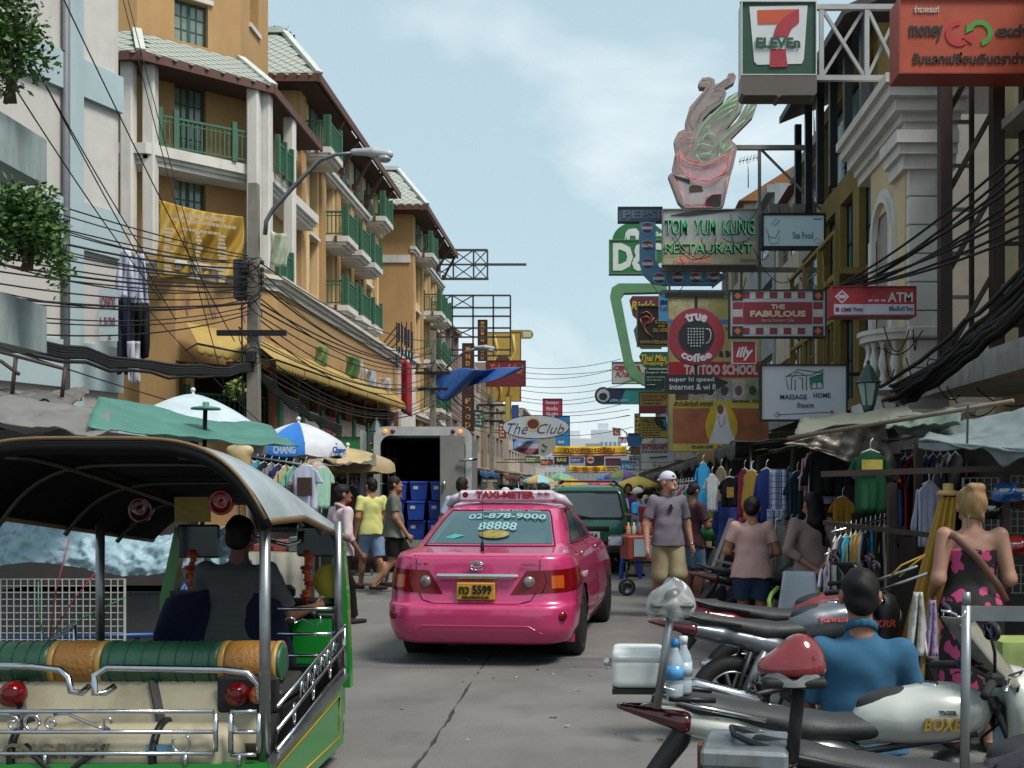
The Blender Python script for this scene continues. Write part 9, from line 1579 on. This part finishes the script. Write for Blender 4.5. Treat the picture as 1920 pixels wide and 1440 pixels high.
m = MB(); m.add([P(1330, 1090, 12.6), P(1372, 975, 12.7), P(1366, 972, 12.8), P(1322, 1092, 12.7)], [(0, 1, 2, 3)]); m.beam(P(1338, 1105, 12.6), P(1372, 972, 12.75), .04); m.beam(P(1340, 1050, 12.6), P(1385, 1060, 12.6), .03); m.beam(P(1340, 1105, 12.6), P(1390, 1040, 12.6), .03); solo('display_easel', m, mat('easel', '#8a8680', .6, var=.3), 'tilted display easel beside the parked motorbike', 'easel')
t0 = thing('metal_barrier', 'galvanised steel barrier frame in the right foreground', 'barrier', P(1812, 1600, 3.05), world=True); gal = mat('galv', '#84888a', .4, .7, var=.25, scale=6)
m = MB(); m.tube([P(1812, 1135, 3.05), P(1808, 1500, 3.05)], .0135, 12); m.tube([P(1812, 1110, 3.05), P(1812, 1135, 3.05)], .012, 12); m.build('post', gal, t0); m = MB(); m.beam(P(1816, 1150, 3.05), P(2050, 1152, 3.0), .012, .042); m.build('rail', gal, t0); m = MB(); m.tube([P(u, v, 3.03) for u, v in ((1765, 1145), (1780, 1147), (1792, 1152), (1796, 1158), (1806, 1156), (1810, 1145))], .004, 6); m.build('hook', chrome, t0)
for (u0, u1, v0, v1, c_, lb, y) in ((1880, 1925, 1205, 1300, '#8c9a5a', 'printed carton with yellow and green print behind the barrier', 5.9), (1700, 1740, 1150, 1230, '#a9a6a2', 'white carrier bag hanging off the black fairing', 6.2), (1735, 1760, 1165, 1230, '#8c7a9c', 'lilac carrier bag beside the white one', 6.3)):
    m = MB()
    if u0 == 1880: m.box(X(u0, y), X(u1+40, y), y, y+.3, Zv(v1, y), Zv(v0, y))
    else: m.grid(lambda a, b: P(u0+(u1-u0)*(.5+(a-.5)*(.35+.65*b)), v0-40+(v1-v0+40)*b, y+.05*math.sin(a*12+b*4)), 12, 12, .01)
    solo('carton' if u0 == 1880 else 'carrier_bag', m, mat('bagm'+c_[1:], c_, .5, var=.4, scale=6), lb, 'carton' if u0 == 1880 else 'bag')
t0 = thing('hanger_rail', 'bare chrome rail with yellow hangers beside the folded umbrella', 'rail', P(1670, 1090, 6.9), world=True); m = MB(); m.tube([P(1610, 1100, 7.2), P(1720, 1062, 6.8)], .01, 6); m.tube([P(1640, 1110, 7.0), P(1740, 1075, 6.7)], .01, 6); m.build('rail', chrome, t0); m = MB(); [m.tube([P(1668+k*18, 1082, 6.9), P(1690+k*20, 1060, 6.9), P(1735, 1040, 6.9)], .007, 5) for k in range(2)]; m.build('hangers', mat('hanger_yellow', '#a8842c', .5), t0)
# litter on the road
r = random.Random(8)
for i in range(26):
    x, y = r.uniform(-1.6, 1.0), r.uniform(6.2, 13); s = r.uniform(.01, .03); m = MB(); m.grid(lambda a, b: V(((a-.5)*s*2, (b-.5)*s, .004+.004*math.sin(a*5+b*3))), 3, 2); solo('litter_scrap', m, paint(r.choice(('#a9a8a4', '#8c8678', '#3a3834'))), 'tiny scrap of litter lying on the road', 'litter', 'litter scraps on the road', (x, y, 0), r.uniform(0, 6))

rackrow('high rail of dark and plaid shirts in the shade of the helmet stall', 1690, 846, 1800, 838, 9.6, 8.8, .7, ['#2c4a7c', '#7a1c20', '#34343a', '#4a5a6a', '#1f3a5c', '#5a4a3c', '#8c8c94', '#2c2c34'], 50, 'shirt on the high rail in the shade of the helmet stall', feet=False)
rackrow('rail of bright tops along the front of the tan stall', 1262, 905, 1300, 902, 17.0, 15.4, .75, ['#a84a5a', '#c0b8a4', '#2f7a9c', '#b0923c', '#7a4a8c', '#a9adb4', '#3c6a4a'], 45, 'bright top on the rail in front of the tan stall')
